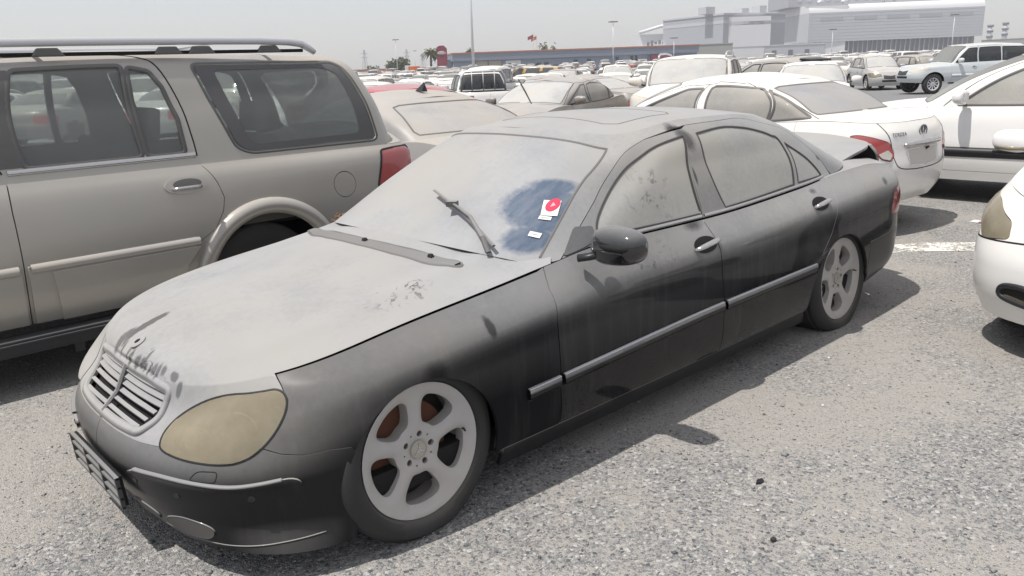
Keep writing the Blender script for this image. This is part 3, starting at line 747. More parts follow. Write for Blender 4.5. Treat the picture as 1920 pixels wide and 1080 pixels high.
def build_hero():
    S = hero_surfs(); B, G, H, D, Rf = S['B'], S['G'], S['H'], S['D'], S['R']
    root = thing('parked_car', 'black saloon thick with grey dust, on flat tyres in the foreground', 'car', (0, 0, 0))
    pm, tm, bm_ = M['hero_paint'], M['rubber'], M['black_plastic']
    Bi = lambda pts, w=(1, 1, 1): B.inv(pts, w)
    side = lambda pts: B.inv([(x, .92, z) for x, z in pts], (1, .15, 1))
    Vt = B.V[-1]
    top = lambda x: np.array([B.uat(x, 1.0), Vt])
    bot = lambda x: np.array([B.uat(x, 0.0), 0])
    # wheel arches (circles in side view)
    zf, zr = .315, .295
    ang = lambda a, cx, cz, r: (cx+r*math.cos(R_(a)), cz+r*math.sin(R_(a)))
    aF = lambda a: ang(a, -.005, .272, .306); aR = lambda a: ang(a, -3.005, .208, .370)
    archF = side([aF(a) for a in np.linspace(-25, 205, 40)]); archR = side([aR(a) for a in np.linspace(-12, 192, 40)])
    iF = np.argmin([math.hypot(aF(a)[0]-.262, aF(a)[1]-.430) for a in np.linspace(-25, 205, 40)])
    headl = Bi([(0.714, 0.424, 0.443), (0.699, 0.411, 0.467), (0.675, 0.408, 0.492), (0.642, 0.422, 0.522), (0.607, 0.461, 0.555), (0.573, 0.508, 0.583), (0.54, 0.553, 0.601), (0.511, 0.592, 0.61), (0.485, 0.626, 0.614), (0.451, 0.664, 0.621), (0.423, 0.692, 0.627), (0.408, 0.718, 0.621), (0.407, 0.741, 0.599), (0.42, 0.752, 0.569), (0.442, 0.754, 0.535), (0.472, 0.749, 0.498), (0.507, 0.737, 0.464), (0.543, 0.72, 0.439), (0.581, 0.691, 0.423), (0.618, 0.652, 0.418), (0.65, 0.604, 0.418), (0.679, 0.549, 0.42), (0.701, 0.493, 0.425), (0.713, 0.448, 0.432)])
    seam = Bi([(0.275, 0.880, 0.434), (0.338, 0.856, 0.441), (0.413, 0.819, 0.436), (0.467, 0.777, 0.445)])
    hl = headl
    low = [hl[i] for i in (16, 17, 18, 19, 20, 21, 22, 23, 0)]            # lower edge of the lamp, rear to front
    upp = [hl[i] for i in range(12)]
    outr = [hl[i] for i in (11, 12, 13, 14, 15, 16)]
    vb = Bi([(.735, .33, .432), (.752, .20, .428)]); vc = np.array([0, vb[1][1]])
    btop = [vb[0], vb[1], vc]
    bump = [np.array([0, 0])]+[np.array([u, 0]) for u in np.linspace(0, bot(.385)[0], 12)[1:]]+[np.array([archF[0][0], 0])]+list(archF[:iF+1])+list(seam)+low+btop
    bump = [p for i, p in enumerate(bump) if i == 0 or np.linalg.norm(p-bump[i-1]) > 1e-4]
    patch('front_bumper', B, bump, M['hero_bumper'], root, 'J', inset=.002, skirt=.02, res=.028)
    rk = side([(-.36, .205), (-2.62, .205)])
    fend = list(archF[iF:])[:]
    fend = [p for p in fend if p[1] > rk[0][1]*.98]
    dF = list(side([(-.645, .205), (-.640, .45), (-.633, .64)]))+list(Bi([(-0.652, 0.862, 0.752)]))+[top(-.70)]
    fe = fend+[np.array([fend[-1][0], rk[0][1]])]+dF+[top(x)-np.array([0, .008]) for x in np.linspace(-.66, .40, 12)]+outr+list(seam[::-1])
    patch('fender', B, fe, M['hero_fender'], root, 'B', inset=.0025, skirt=.016, res=.028)
    dB = list(side([(-1.764, .205), (-1.762, .48), (-1.735, .72)]))+[top(-1.71)]
    dr = list(side([(-2.735, .51), (-2.79, .565), (-2.842, .615), (-2.90, .72), (-2.932, .80)]))+[top(-2.965)]
    iR = np.argmin([abs(aR(a)[0]+2.72)+abs(aR(a)[1]-.50) for a in np.linspace(-12, 192, 40)])
    arR = archR[iR:]; arR = [p for p in arR if p[1] > rk[1][1]]
    # archR runs rear->front for growing angle? angle 0 = forward (+x): front part has small angles
    arFr = [p for p in archR[:iR+1] if p[1] > rk[1][1]]
    fd = dF+[top(x) for x in np.linspace(-.75, -1.66, 10)]+dB[::-1]
    front_doors = patch('front_door', B, fd, pm, root, 'B', inset=.003, skirt=.016, res=.03)
    arc_angles = np.linspace(-12, 192, 40)
    front_arc = [side([aR(a)])[0] for a in np.linspace(0, 62, 12)]   # lower front up to the door corner
    rd = dB+[top(x) for x in np.linspace(-1.76, -2.92, 12)]+dr[::-1]+front_arc[::-1]+[np.array([front_arc[0][0], rk[1][1]])]
    rear_doors = patch('rear_door', B, rd, pm, root, 'B', inset=.003, skirt=.016, res=.03)
    rear_arc = [side([aR(a)])[0] for a in np.linspace(62, 172, 20)]
    rs = side([(-3.375, .475), (-3.6, .48), (-3.8, .49)]); ru = [np.array([u, rs[-1][1]+.0]) for u in np.linspace(rs[-1][0]+.05, B.U[-1]-.62, 8)]
    tl = [np.array([B.U[-1]-.62, v]) for v in (rs[-1][1]+.03, Vt)]
    tlp = rnd(Bi([(-3.74, .888, .745), (-3.98, .83, .775), (-4.14, .70, .77), (-4.17, .60, .74), (-4.20, .60, .62), (-4.10, .80, .575), (-3.90, .88, .580), (-3.69, .898, .600)]), .03)
    qp = dr+[top(x) for x in np.linspace(-3.0, -3.9, 10)]+[np.array([u, Vt]) for u in np.linspace(top(-3.95)[0], B.U[-1]-.62, 6)]+tl[:1]+ru[::-1]+list(rs[::-1])+[p for p in rear_arc[::-1] if p[1] < 9]
    qp = [p for i, p in enumerate(qp) if i == 0 or np.linalg.norm(p-qp[i-1]) > 1e-4]
    patch('quarter_panel', B, qp, pm, root, 'B', holes=[tlp], inset=.0025, skirt=.016, res=.03)
    tlo = patch('taillight', B, tlp, M['tail_red'], root, 'B', inset=.001, skirt=.02, res=.03, bulge=.012)
    rb = [side([aR(172)])[0]]+[side([(-3.378, .30)])[0], bot(-3.40)]+[np.array([u, 0]) for u in np.linspace(bot(-3.45)[0], B.U[-1], 20)]+[np.array([B.U[-1], ru[-1][1]])]+[np.array([B.U[-1]-.3, ru[-1][1]])]+ru[::-1]+list(rs[::-1])
    patch('rear_bumper', B, rb, M['hero_bumper'], root, 'J', inset=.002, skirt=.02, res=.035)
    trk = [np.array([B.U[-1], ru[-1][1]]), np.array([B.U[-1], Vt]), np.array([B.U[-1]-.61, Vt]), np.array([B.U[-1]-.61, ru[-1][1]])]
    # sill
    sl_ = [bot(-.37), bot(-2.60)]
    sp = [np.array([u, 0]) for u in np.linspace(bot(-.345)[0], bot(-2.66)[0], 20)]+[np.array([u, rk[0][1]]) for u in np.linspace(rk[1][0]-.02, rk[0][0]-.01, 20)]
    patch('sill', B, sp, M['hero_bumper'], root, 'B', inset=.002, skirt=.02, res=.04)
    # bonnet: top skin plus nose with the grille opening
    gr = rnd(Bi([(.642, .001, .600), (.642, .20, .595), (.636, .318, .583), (.690, .318, .500), (.726, .275, .452), (.738, .15, .446), (.742, .001, .444)]), .02)
    gr[:, 0] = np.maximum(gr[:, 0], 0)
    it = int(np.argmin(abs(B.P[:, -1, 0]-.405))); nose = [np.array([B.U[i], Vt]) for i in range(it+1)]+[hl[11]]+upp[::-1][1:]+[vb[0], vb[1], vc]
    gh = np.array([p for p in gr]); gh[gh[:, 0] < .004, 0] = -.05
    X1, N1, F1 = patch_data(B, nose, [gh], inset=0, skirt=.014, res=.02, step=.03, hinset=.002)
    Hu = H.U[-1]
    ie = int(np.argmin(abs(H.P[:, 0, 0]+.735))); hd = [np.array([H.U[i], 0.0]) for i in range(ie+1)]
    # rear edge of the bonnet: a curve under the windscreen
    rear = H.inv([(-.83, .70, .845), (-.77, .62, .86), (-.71, .45, .875), (-.66, .22, .89), (-.65, 0, .896)])
    hd = hd+list(rear)+[np.array([u, H.V[-1]]) for u in np.linspace(rear[-1][0], 0, 30)]
    X2, N2, F2 = patch_data(H, hd, [], inset=0, skirt=.0, res=.03, step=.03)
    k = len(X1); X = np.r_[X1, X2]; F = F1+[[i+k for i in f] for f in F2]
    n = len(X); X = np.r_[X, X*MIR]; F = F+[[i+n for i in f[::-1]] for f in F]
    ho = mesh_obj('hood', X, F, M['hero_hood'], root)
    bm = bmesh.new(); bm.from_mesh(ho.data); bmesh.ops.remove_doubles(bm, verts=bm.verts, dist=.0025)
    for e in bm.edges:
        if len(e.link_faces) == 2 and e.calc_face_angle(0) > R_(50): e.smooth = False
    bm.to_mesh(ho.data); bm.free()
    # bonnet side flange (closes the gap line)
    # greenhouse
    gi = lambda pts: G.inv(pts)
    ws = gi([(-.735, .728, .843), (-.947, .664, .985), (-1.144, .608, 1.102), (-1.352, .552, 1.205)])
    wt = gi([(-1.275, .45, 1.228), (-1.205, .22, 1.262)])
    wsh = [np.array([0, .0])]+[np.array([u, .0]) for u in np.linspace(.1, ws[0][0]-.03, 10)]+list(ws)+list(wt)+[np.array([0, wt[-1][1]+.005])]
    fgl = gi([(-1.022, .786, .905), (-1.071, .749, .963), (-1.181, .706, 1.035), (-1.33, .671, 1.119), (-1.455, .662, 1.165), (-1.581, .655, 1.201), (-1.787, .655, 1.23)])
    fb = [np.array([G.uat(-1.715, .04), .028]), np.array([G.uat(-1.4, .04), .028]), np.array([fgl[0][0], .034])]
    fg = list(spl(fgl, 5, False))+fb
    rg = gi([(-1.90, .655, 1.232), (-2.175, .641, 1.245), (-2.438, .668, 1.206), (-2.56, .682, 1.168), (-2.618, .697, 1.138), (-2.598, .813, .915)])
    rgp = list(spl(rg, 5, False))+[np.array([G.uat(-2.59, .05), .034]), np.array([G.uat(-2.2, .05), .03]), np.array([G.uat(-1.93, .05), .028])]
    qg = gi([(-2.672, .700, 1.118), (-2.76, .722, 1.072), (-2.84, .745, 1.022), (-2.905, .773, .962), (-2.93, .792, .925)])
    qgp = list(spl(qg, 5, False))+[np.array([G.uat(-2.66, .06), .036])]
    dtop = gi([(-1.10, .700, 1.02), (-1.25, .655, 1.115), (-1.40, .615, 1.185), (-1.56, .60, 1.232), (-1.878, .600, 1.275), (-2.162, .598, 1.283), (-2.45, .590, 1.270), (-2.72, .618, 1.205), (-2.86, .672, 1.125), (-2.95, .716, 1.05), (-3.03, .77, .94)])
    iB = 4
    bsplit = gi([(-1.83, .614, 1.262), (-1.735, .81, .90)])
    g0 = lambda x: np.array([G.uat(x, 0), 0.0])
    fdf = [g0(-.80)]+list(spl(dtop[:4], 4, False))+[bsplit[0]]+[bsplit[1], g0(-1.722)]
    rdf = [g0(-1.722), bsplit[1], bsplit[0]]+list(spl(dtop[4:], 4, False))+[g0(-3.05)]
    for nm, poly, holes, ds in (('front_door_frame', fdf, [fg], front_doors), ('rear_door_frame', rdf, [rgp, qgp], rear_doors)):
        fr = patch(nm, G, poly, pm, root, 'B', holes=holes, inset=.002, skirt=.012, res=.025)
        for a, b in zip(fr, ds): a.parent = b
    # seal strips round the side glass
    for poly, d in ((fg, 0), (rgp, 1), (qgp, 1)):
        rr = ribbon('window_seal', G, offs(np.array(poly), -.004), M['seal_dusty2'], root, .008, .002, 'B', True)
        for a, b in zip(rr, (front_doors, rear_doors)[d]): a.parent = b
    for nm, poly, ds, kw in (('front_window', fg, front_doors, {}), ('rear_window', rgp, rear_doors, {}), ('quarter_window', qgp, rear_doors, {})):
        w = patch(nm, G, poly, M['hero_glass'], root, 'B', inset=0, skirt=0, res=.04, lift=-.004)
        for a, b in zip(w, ds): a.parent = b
    U = G.U[-1]
    rgl = [np.array([U, .05]), np.array([U-.60, .05]), np.array([U-.70, .12]), np.array([U-.62, .40]), np.array([U-.56, .455]), np.array([U, .46])]
    patch('windshield', G, wsh, M['hero_ws'], root, 'J', inset=0, skirt=0, res=.04, lift=-.003)
    ribbon('windshield_seal', G, list(ws)+list(wt)+[np.array([0, wt[-1][1]+.005])], M['seal_dusty'], root, .009, .002, 'J')
    patch('rear_window_pane', G, rgl, M['hero_ws'], root, 'J', inset=0, skirt=0, res=.05, lift=-.003)
    shell = [np.array([u, 0]) for u in np.linspace(0, U, 60)]+[np.array([u, G.V[-1]]) for u in np.linspace(U, 0, 60)]
    whole_door = [g0(-.80)]+list(spl(dtop[:4], 4, False))+list(spl(dtop[3:5], 2, False))[1:-1]+list(spl(dtop[4:], 4, False))+[g0(-3.05)]
    cut = lambda p: np.array([(-.05 if q[0] < .002 else (U+.05 if q[0] > U-.002 else q[0]), -.03 if q[1] < .004 else q[1]) for q in p])
    X1, N1, F1 = patch_data(G, shell, [cut(wsh), cut(whole_door), cut(rgl)], inset=0, skirt=.012, res=.03, hinset=.002)
    o1 = mesh_obj('roof', np.r_[X1, X1*MIR], F1+[[i+len(X1) for i in f[::-1]] for f in F1], M['hero_roof'], root, np.r_[N1, N1*MIR])
    o2 = grid_join('roof_panel', Rf, M['hero_roof'], o1, su=3)
    # sunroof outline
    sr = [Rf.inv([p])[0] for p in ((-1.50, .42, 1.29), (-1.50, .0, 1.32))]
    spth = list(Rf.inv([(-1.55, .0, 1.325), (-1.55, .36, 1.31), (-1.60, .41, 1.30), (-2.0, .41, 1.31), (-2.05, .36, 1.32), (-2.05, 0, 1.33)]))
    ribbon('sunroof_seal', Rf, spth, M['seal_dusty'], root, .007, .0015, 'J')
    # boot lid, not shut: hinged at the rear window and lifted a little
    dp = [np.array([D.uat(x, .18), D.V[-1]*.18]) for x in np.linspace(-3.42, -4.10, 14)]
    lid = [D.inv([(-3.58, .0, .96)])[0]]+[D.inv([(-3.52, .50, .955)])[0]]+dp[1:]+[np.array([D.U[-1]*.995, D.V[-1]*.3]), np.array([D.U[-1]*.999, D.V[-1]])]
    strip = [np.array([D.uat(x, 0), 0]) for x in np.linspace(-2.9, -4.15, 30)]+[p for p in dp[::-1]]+[D.inv([(-3.40, .50, .95)])[0], D.inv([(-2.9, .5, .92)])[0]]
    patch('rear_deck', D, strip, pm, root, 'B', inset=.001, skirt=.03, res=.04)
    X1, N1, F1 = patch_data(D, lid, [], inset=.003, skirt=.02, res=.04)
    X3, N3, F3 = patch_data(B, trk, [], inset=.003, skirt=.02, res=.05)
    k = len(X1); X = np.r_[X1, X3]; N = np.r_[N1, N3]; F = F1+[[i+k for i in f] for f in F3]; n = len(X)
    tk = mesh_obj('trunk_lid', np.r_[X, X*MIR]-np.array([-3.5, 0, .95]), F+[[i+n for i in f[::-1]] for f in F], M['hero_roof'], root, np.r_[N, N*MIR])
    tk.location = (-3.5, 0, .95); tk.rotation_euler = (0, R_(11.0), 0)
    # dark inner shell and floor
    inn = grid_inner(B, .03, archF, archR)
    mesh_obj('inner_shell', inn[0], inn[1], M['void'], root)
    m = MB(); m.box((-1.55, 0, .22), (3.6, 1.66, .10)); m.box((.28, 0, .40), (.62, .9, .36)); m.box((-3.62, 0, .55), (.9, 1.2, .5)); m.box((-1.75, 0, .58), (1.9, 1.5, .36)); m.box((0, 0, .45), (.9, 1.1, .3)); m.box((-3.05, 0, .45), (1.0, 1.1, .4))
    m.build('underbody', M['void'], root)
    # head lamp
    lamp = patch('headlight', B, spl(headl, 3), M['lens'], root, 'B', inset=.007, skirt=.03, res=.02, bulge=.022)
    lamp[1].data.materials[0] = M['lens_buried']; lamp[1]['label'] = 'head lamp buried under grey dust'
    back = patch('lamp_housing', B, headl, M['lens_tint'], root, 'B', inset=.006, skirt=0, res=.04, lift=-.045)
    for sg, (a, b) in zip((1, -1), zip(back, lamp)):
        a.parent = b
        for p_, r_ in (((.545, .648, .515), .062), ((.640, .535, .480), .048), ((.465, .728, .565), .034)):
            X_, N_ = B.ev(Bi([p_])); dirn = Vector((.80, .58, .10)).normalized(); pos = Vector(X_[0])-Vector(N_[0])*.034
            m = MB(); m.lathe([(-.010, r_*.25), (-.006, r_*.6), (.006, r_*.92), (.012, r_), (.010, r_*1.06)], 20, axis='z'); o = m.build('lamp_reflector', M['bowl'], b, smooth=True)
            dv = Vector((dirn.x, dirn.y*sg, dirn.z)); o.rotation_euler = dv.to_track_quat('Z', 'Y').to_euler(); o.location = (pos.x, pos.y*sg, pos.z)
    ls = ribbon('lamp_seal', B, offs(dens(spl(headl, 3), .02), .003), M['seal'], root, .0075, .001, 'B', True)
    for a, b in zip(ls, lamp): a.parent = b
    # bumper strip with chrome
    tr = spl(Bi([(0.781, 0.290, 0.336), (0.753, 0.409, 0.358), (0.693, 0.566, 0.358), (0.62, 0.676, 0.352), (0.546, 0.746, 0.359), (0.464, 0.8, 0.371), (0.432, 0.820, 0.355), (0.441, 0.813, 0.329), (0.496, 0.776, 0.312), (0.6, 0.686, 0.283), (0.687, 0.561, 0.272), (0.747, 0.403, 0.273), (0.776, 0.300, 0.300)]), 4)
    bs = patch('bumper_strip', B, tr, M['hero_bumper'], root, 'B', inset=0, skirt=.012, res=.025, lift=.010)
    ch = Bi([(0.773, 0.330, 0.352), (0.738, 0.461, 0.362), (0.684, 0.584, 0.360), (0.609, 0.689, 0.355), (0.534, 0.755, 0.362), (0.480, 0.79, 0.369)])
    cs = ribbon('chrome_strip', B, spl(ch, 5, False), M['strip_metal'], root, .010, .0145, 'B', prof='round')
    for a, b in zip(cs, bs): a.parent = b
    for p in ((0.773, 0.335, 0.316), (0.711, 0.53, 0.312), (0.559, 0.734, 0.317)):
        q = Bi([p])[0]
        c = np.array([(q[0]+.0125*math.cos(t), q[1]+.0125*math.sin(t)) for t in np.linspace(0, 2*math.pi, 14, endpoint=False)])
        for a, b in zip(patch('parking_sensor', B, c, M['black_plastic'], root, 'B', inset=0, skirt=.006, res=.02, lift=.0125, step=.01), bs): a.parent = b
        for a, b in zip(ribbon('sensor_ring', B, c, M['void'], root, .003, .0118, 'B', True), bs): a.parent = b
    fl = rnd(Bi([(0.690, 0.572, 0.366), (0.668, 0.596, 0.398), (0.624, 0.654, 0.400), (0.637, 0.652, 0.364)]), .02)
    ribbon('washer_flap_gap', B, fl, M['void'], root, .003, .0005, 'B', True)
    for pl, nm in (([(0.728, 0.412, 0.172), (0.722, 0.435, 0.195), (0.702, 0.505, 0.212), (0.664, 0.585, 0.200), (0.647, 0.612, 0.178), (0.659, 0.585, 0.150), (0.692, 0.495, 0.146), (0.718, 0.43, 0.155)], 'fog_slot'), ([(.752, .20, .19), (.742, .30, .196), (.730, .355, .183), (.728, .352, .16), (.742, .25, .150), (.75, .2, .158)], 'air_slot')):
        q = spl(Bi(pl), 4)
        patch(nm, B, q, M['slot'], root, 'B', inset=0, skirt=.0, res=.02, lift=.004)
        ribbon(nm+'_rim', B, q, M['hero_bumper'], root, .006, .0045, 'B', True, 'round')
    lip = Bi([(.745, .10, .148), (.70, .45, .136), (0.65, 0.594, 0.134), (0.599, 0.679, 0.135), (0.511, 0.763, 0.141), (0.375, 0.839, 0.156)])
    ribbon('bumper_lip', B, spl(lip, 5, False), M['hero_bumper'], root, .008, .0012, 'B', prof='round')
    # grille: frame, slats, centre bar
    gro = gr[gr[:, 0] > .004]
    gframe = [np.array([0, gr[:, 1].max()])]+[p for p in gro]+[np.array([0, gr[:, 1].min()])]
    gf = sorted(gro.tolist(), key=lambda p: 0)
    gpath = rnd(Bi([(.640, .001, .603), (.641, .20, .600), (.630, .338, .588), (.684, .340, .502), (.722, .292, .446), (.737, .15, .440), (.742, .001, .438)]), .03)[5:-5]
    gpath = np.r_[[[0, gpath[0][1]]], gpath, [[0, gpath[-1][1]]]]
    fr = ribbon('grille_frame', B, gpath, M['hero_hood'], root, .034, .007, 'J', prof='round')
    bk = patch_data(B, gh+0, [], inset=-.004, skirt=0, res=.03, lift=-.045)
    mesh_obj('grille_backing', np.r_[bk[0], bk[0]*MIR], bk[2]+[[i+len(bk[0]) for i in f[::-1]] for f in bk[2]], M['void'], fr)
    for k in range(6):
        f = (k+.5)/6; zc = .588-f*(.588-.450); yw = .325-.05*max(0, f-.4)*2
        ys = np.linspace(0, yw, 9); zz = zc+.006*(1-(ys/yw)**2)
        q = B.inv([(.70, y, z) for y, z in zip(ys, zz)], (.2, 1, 1), (0, .35)); P, N = B.ev(q)
        V = []; 
        for p, nn in zip(P, N):
            nn = nn/np.linalg.norm(nn); dn = np.array([nn[2]*.9, 0, -abs(nn[0])]); dn /= np.linalg.norm(dn)
            a = p+nn*.004; b = p-nn*.016+np.array([0, 0, .0195])
            V += [a, a-nn*.004+np.array([0, 0, .004]), b, b-np.array([0, 0, .004]), a+np.array([0, 0, -.005])-nn*.002]
        V = np.array(V); V = np.r_[(V.reshape(9, 5, 3)[1:][::-1]*MIR).reshape(-1, 3), V]
        F = [[i*5+j, i*5+(j+1) % 5, (i+1)*5+(j+1) % 5, (i+1)*5+j] for i in range(16) for j in range(5)]
        m = MB(); m.add(V, F); m.build('grille_slat', M['grille'], fr)
    q = B.inv([(.64, 0, .598), (.70, 0, .52), (.742, 0, .448)], (1, 1, 1), (0, .2)); q[:, 0] = 0
    P, N = B.ev(q); m = MB(); m.tube(P+np.array([.006, 0, 0]), .009, 6); m.build('grille_bar', M['grille'], fr)
    # bonnet badge mount, vent, molding, handles
    p, nn = H.ev(H.inv([(.602, 0, .675)])); p = p[0]
    m = MB(); m.lathe([(-.002, .030), (.0035, .030), (.006, .024), (.0065, .012)], 24, axis='z'); o = m.build('badge_base', M['hero_hood'], ho, smooth=True, angle=40)
    tl_ = math.atan2(.5, 1); o.location = p; o.rotation_euler = (0, math.atan2(nn[0][0], nn[0][2]), 0)
    m = MB(); m.lathe([(-.002, .009), (.0075, .009), (.0075, .0005)], 14, axis='z'); o = m.build('badge_socket', M['void'], ho); o.location = p; o.rotation_euler = (0, math.atan2(nn[0][0], nn[0][2]), 0)
    vent_front = [(-.335, 0, .0), (-.345, .25, .0), (-.375, .43, 0), (-.400, .52, 0), (-.424, .572, 0)]; vent_rear = [(-.444, .585, 0), (-.462, .575, 0), (-.462, .53, 0), (-.440, .40, 0), (-.408, .20, 0), (-.395, 0, 0)]
    vp = H.inv([(x, y, .85) for x, y, z in vent_front+vent_rear], (1, 1, .1))
    vp = np.array([p if p[1] > H.V[-1]-.003 else p for p in vp]); vt = patch('hood_vent', H, rnd(vp, .03) if False else vp, M['vent'], root, 'J', inset=0, skirt=.006, res=.03, lift=.003)
    ribbon('vent_edge', H, [q for q in rnd(vp, .012) if q[1] < H.V[-1]-.002], M['seal_dusty'], vt, .006, .006, 'J')
    for k in range(7):
        f = (k+.5)/7
        pth = H.inv([(-.335-(.055*f), 0, .86), (-.347-(.058*f), .25, .86), (-.387-(.062*f), .45, .85), (-.428-(.03*f), .565, .84)], (1, 1, .1))
        ribbon('vent_slat', H, spl(pth, 5, False), M['vent_rib'], vt, .0042, .008, 'J')
    for (x, y) in ((-.375, .02), (-.425, .42)):
        p, nn = H.ev(H.inv([(x, y, .87)], (1, 1, .1))); m = MB(); m.box((0, 0, .012), (.022, .03, .016), taper=.6); o = m.build('washer_jet', M['black_plastic'], vt, bevel=.003); o.location = p[0]; o.rotation_euler = (0, .08, 0)
    mz = lambda x: pch([(-.45, .392), (-.65, .400), (-1.76, .442), (-2.66, .452)], x)
    for a, b, pr in ((-.463, -.630, None), (-.652, -1.750, front_doors), (-1.776, -2.665, rear_doors)):
        pth = side([(x, float(mz(x))) for x in np.linspace(a, b, 12)])
        mo = ribbon('side_molding', B, pth, M['hero_bumper'], root, .050, .016, 'B', prof='round')
        cr = ribbon('molding_chrome', B, pth+np.array([0, .0215]), M['chrome_dusty'], root, .009, .013, 'B', prof='round')
        for a_, b_ in zip(cr, mo): a_.parent = b_ if pr is None else b_
        if pr:
            for a_, b_ in zip(mo, pr): a_.parent = b_
            for a_, b_ in zip(cr, pr): a_.parent = b_
    # belt chrome
    for xs, pr in (((-1.00, -1.715), front_doors), ((-1.735, -2.95), rear_doors)):
        pth = [np.array([G.uat(x, .02), .012]) for x in np.linspace(*xs, 14)]
        rr = ribbon('belt_strip', G, pth, M['chrome_dusty'], root, .016, .006, 'B', prof='round')
        for a_, b_ in zip(rr, pr): a_.parent = b_
    for (x0, x1, z0, z1, pr) in ((-1.54, -1.735, .748, .765, front_doors), (-2.655, -2.83, .783, .798, rear_doors)):
        xm, zm = (x0+x1)/2, (z0+z1)/2
        cup = np.array([side([(xm+.088*math.cos(t), zm+.004+.036*math.sin(t))])[0] for t in np.linspace(0, 2*math.pi, 20, endpoint=False)])
        for a_, b_ in zip(patch('handle_cup', B, cup, M['void'], root, 'B', inset=0, skirt=0, res=.03, lift=.0015), pr): a_.parent = b_
        q = side([(x0+(x1-x0)*f, z0+(z1-z0)*f) for f in np.linspace(0, 1, 9)]); P, N = B.ev(q)
        off = np.array([.004, .022, .030, .033, .034, .033, .030, .022, .004])
        P = P+N*off[:, None]
        for sgn, b_ in zip((1, -1), pr):
            m = MB(); m.tube(P*np.array([1, sgn, 1]), np.array([.010, .014, .0155, .016, .016, .016, .0155, .014, .010]), 10, flat=.75)
            m.build('door_handle', M['chrome_dusty'], b_, smooth=True)
    # number plate holder
    m = MB(); W_, H_ = .53, .125
    ph = thing('x', None, None); ph.name = 'number_plate_holder'; ph.parent = root; ph.location = (.812, 0, .250); ph.rotation_euler = (0, R_(4), 0)
    def front(y): return -.045*(abs(y)/.265)**2
    m.box((-.012, 0, 0), (.012, W_-.02, H_-.012))
    m.build('plate_backing', M['void'], ph)
    m = MB()
    for z in (-H_/2+.006, -.022, .02, H_/2-.008): m.box((0, 0, z), (.014, W_, .011))
    for y in (-W_/2+.006, -.09, .09, W_/2-.006): m.box((.001, y, 0), (.015, .012, H_-.006))
    m.build('plate_frame', M['plate_frame'], ph, bevel=.002)
    # wheels
    for s in (1, -1):
        build_wheel(root, 0, s*.872, zf, .331, .243, .235, tm, M['rim'], M['dark_metal'], 'five', s, flat=1, camber=R_(2.5), rust=M['rust'])
        build_wheel(root, -3.085, s*.880, zr, .331, .243, .245, tm, M['rim'], M['dark_metal'], 'five', s, flat=1, camber=R_(3), rust=M['rust'])
    # mirrors
    for s in (1,):          # the right-hand mirror is missing
        mirror(root, (-.905, 1.005, .898), s, M['hero_mirror'], M['black_plastic'], (-.815, .862, .845), front_doors[0 if s > 0 else 1], slot=True)
    sp_ = G.inv([(-.80, .80, .862), (-.93, .742, .955), (-1.01, .765, .935), (-1.005, .79, .885), (-.93, .81, .868)])
    for a_, b_ in zip(patch('mirror_sail', G, rnd(sp_, .02), M['hero_mirror'], root, 'B', inset=0, skirt=.006, res=.03, lift=.006), front_doors): a_.parent = b_
    # wiper
    P, N = G.ev(gi([(-.739, .075, 1.036), (-.70, .22, 1.004), (-.66, .372, .973), (-.63, .50, .92), (-.608, .600, .880)]))
    m = MB(); m.tube(P+N*.030, .009, 6, flat=.6); m.build('wiper_blade', M['wiper'], root)
    P2, N2 = G.ev(gi([(-.685, .27, .994), (-.655, .42, .955), (-.60, .545, .905)])); P2 = P2+N2*.045
    m = MB(); m.tube(np.r_[P2, [[-.575, .60, .875]]], [.007, .010, .012, .014], 8, flat=.6); m.box(P2[0]-N2[0]*.006, (.04, .045, .022), rz=.6); m.build('wiper_arm', M['wiper'], root)
    # stickers behind the wiped part of the windscreen and on the door
    st = gi([(-.915, .58, 1.037), (-.972, .628, 1.029), (-.909, .662, .978), (-.853, .619, .986)])
    a = patch('sticker', G, st, M['white_print'], root, 'L', inset=0, skirt=0, res=.03, lift=.0015)
    c = st.mean(0)+np.array([0, .012]); r = .026
    patch('sticker_disc', G, np.array([(c[0]+r*math.cos(t), c[1]+r*math.sin(t)) for t in np.linspace(0, 2*math.pi, 20, endpoint=False)]), M['red_print'], a, 'L', inset=0, skirt=0, res=.02, lift=.0022, step=.01)
    patch('sticker_mark', G, np.array([(c[0]+.011*math.cos(t), c[1]+.011*math.sin(t)) for t in np.linspace(0, 2*math.pi, 3, endpoint=False)]), M['pink_print'], a, 'L', inset=0, skirt=0, res=.02, lift=.0028, step=.01)
    for pl in ([(-.850, .617, .984), (-.888, .652, .976), (-.873, .657, .964), (-.835, .622, .972)], [(-.772, .64, .937), (-.805, .676, .925), (-.782, .683, .910), (-.75, .647, .922)]):
        b = patch('sticker', G, gi(pl), M['white_print'], root, 'L', inset=0, skirt=0, res=.03, lift=.0015)
        q = gi(pl); mid = [(q[0]*.8+q[1]*.2+q[3]*.5-q[0]*.5+0), ]
        l0, l1 = (q[0]+q[3])/2*.8+(q[1]+q[2])/2*.2, (q[0]+q[3])/2*.25+(q[1]+q[2])/2*.75
        ribbon('sticker_text', G, [l0, l1], M['grey_print'], b, .004, .0022, 'L')
    # small panel shut lines drawn by real gaps; debris of dry leaves in the cowl corner
    lm = MB(); rr = random.Random(3)
    for k in range(70):
        u = rr.random(); x, y = -.735+rr.gauss(0, .02)+.09*u, -.735+rr.gauss(0, .015)+.05*u*2
        z = .845+rr.random()*.025+ .0*u
        s = .010+rr.random()*.012
        lm.box((x, y, z), (s, s*.6, .003), rr.random()*6, rr.gauss(0, .5), rr.gauss(0, .5))
    o = lm.build('leaf_litter', M['leaf_dry'], root); o['kind'] = 'stuff'
    return root
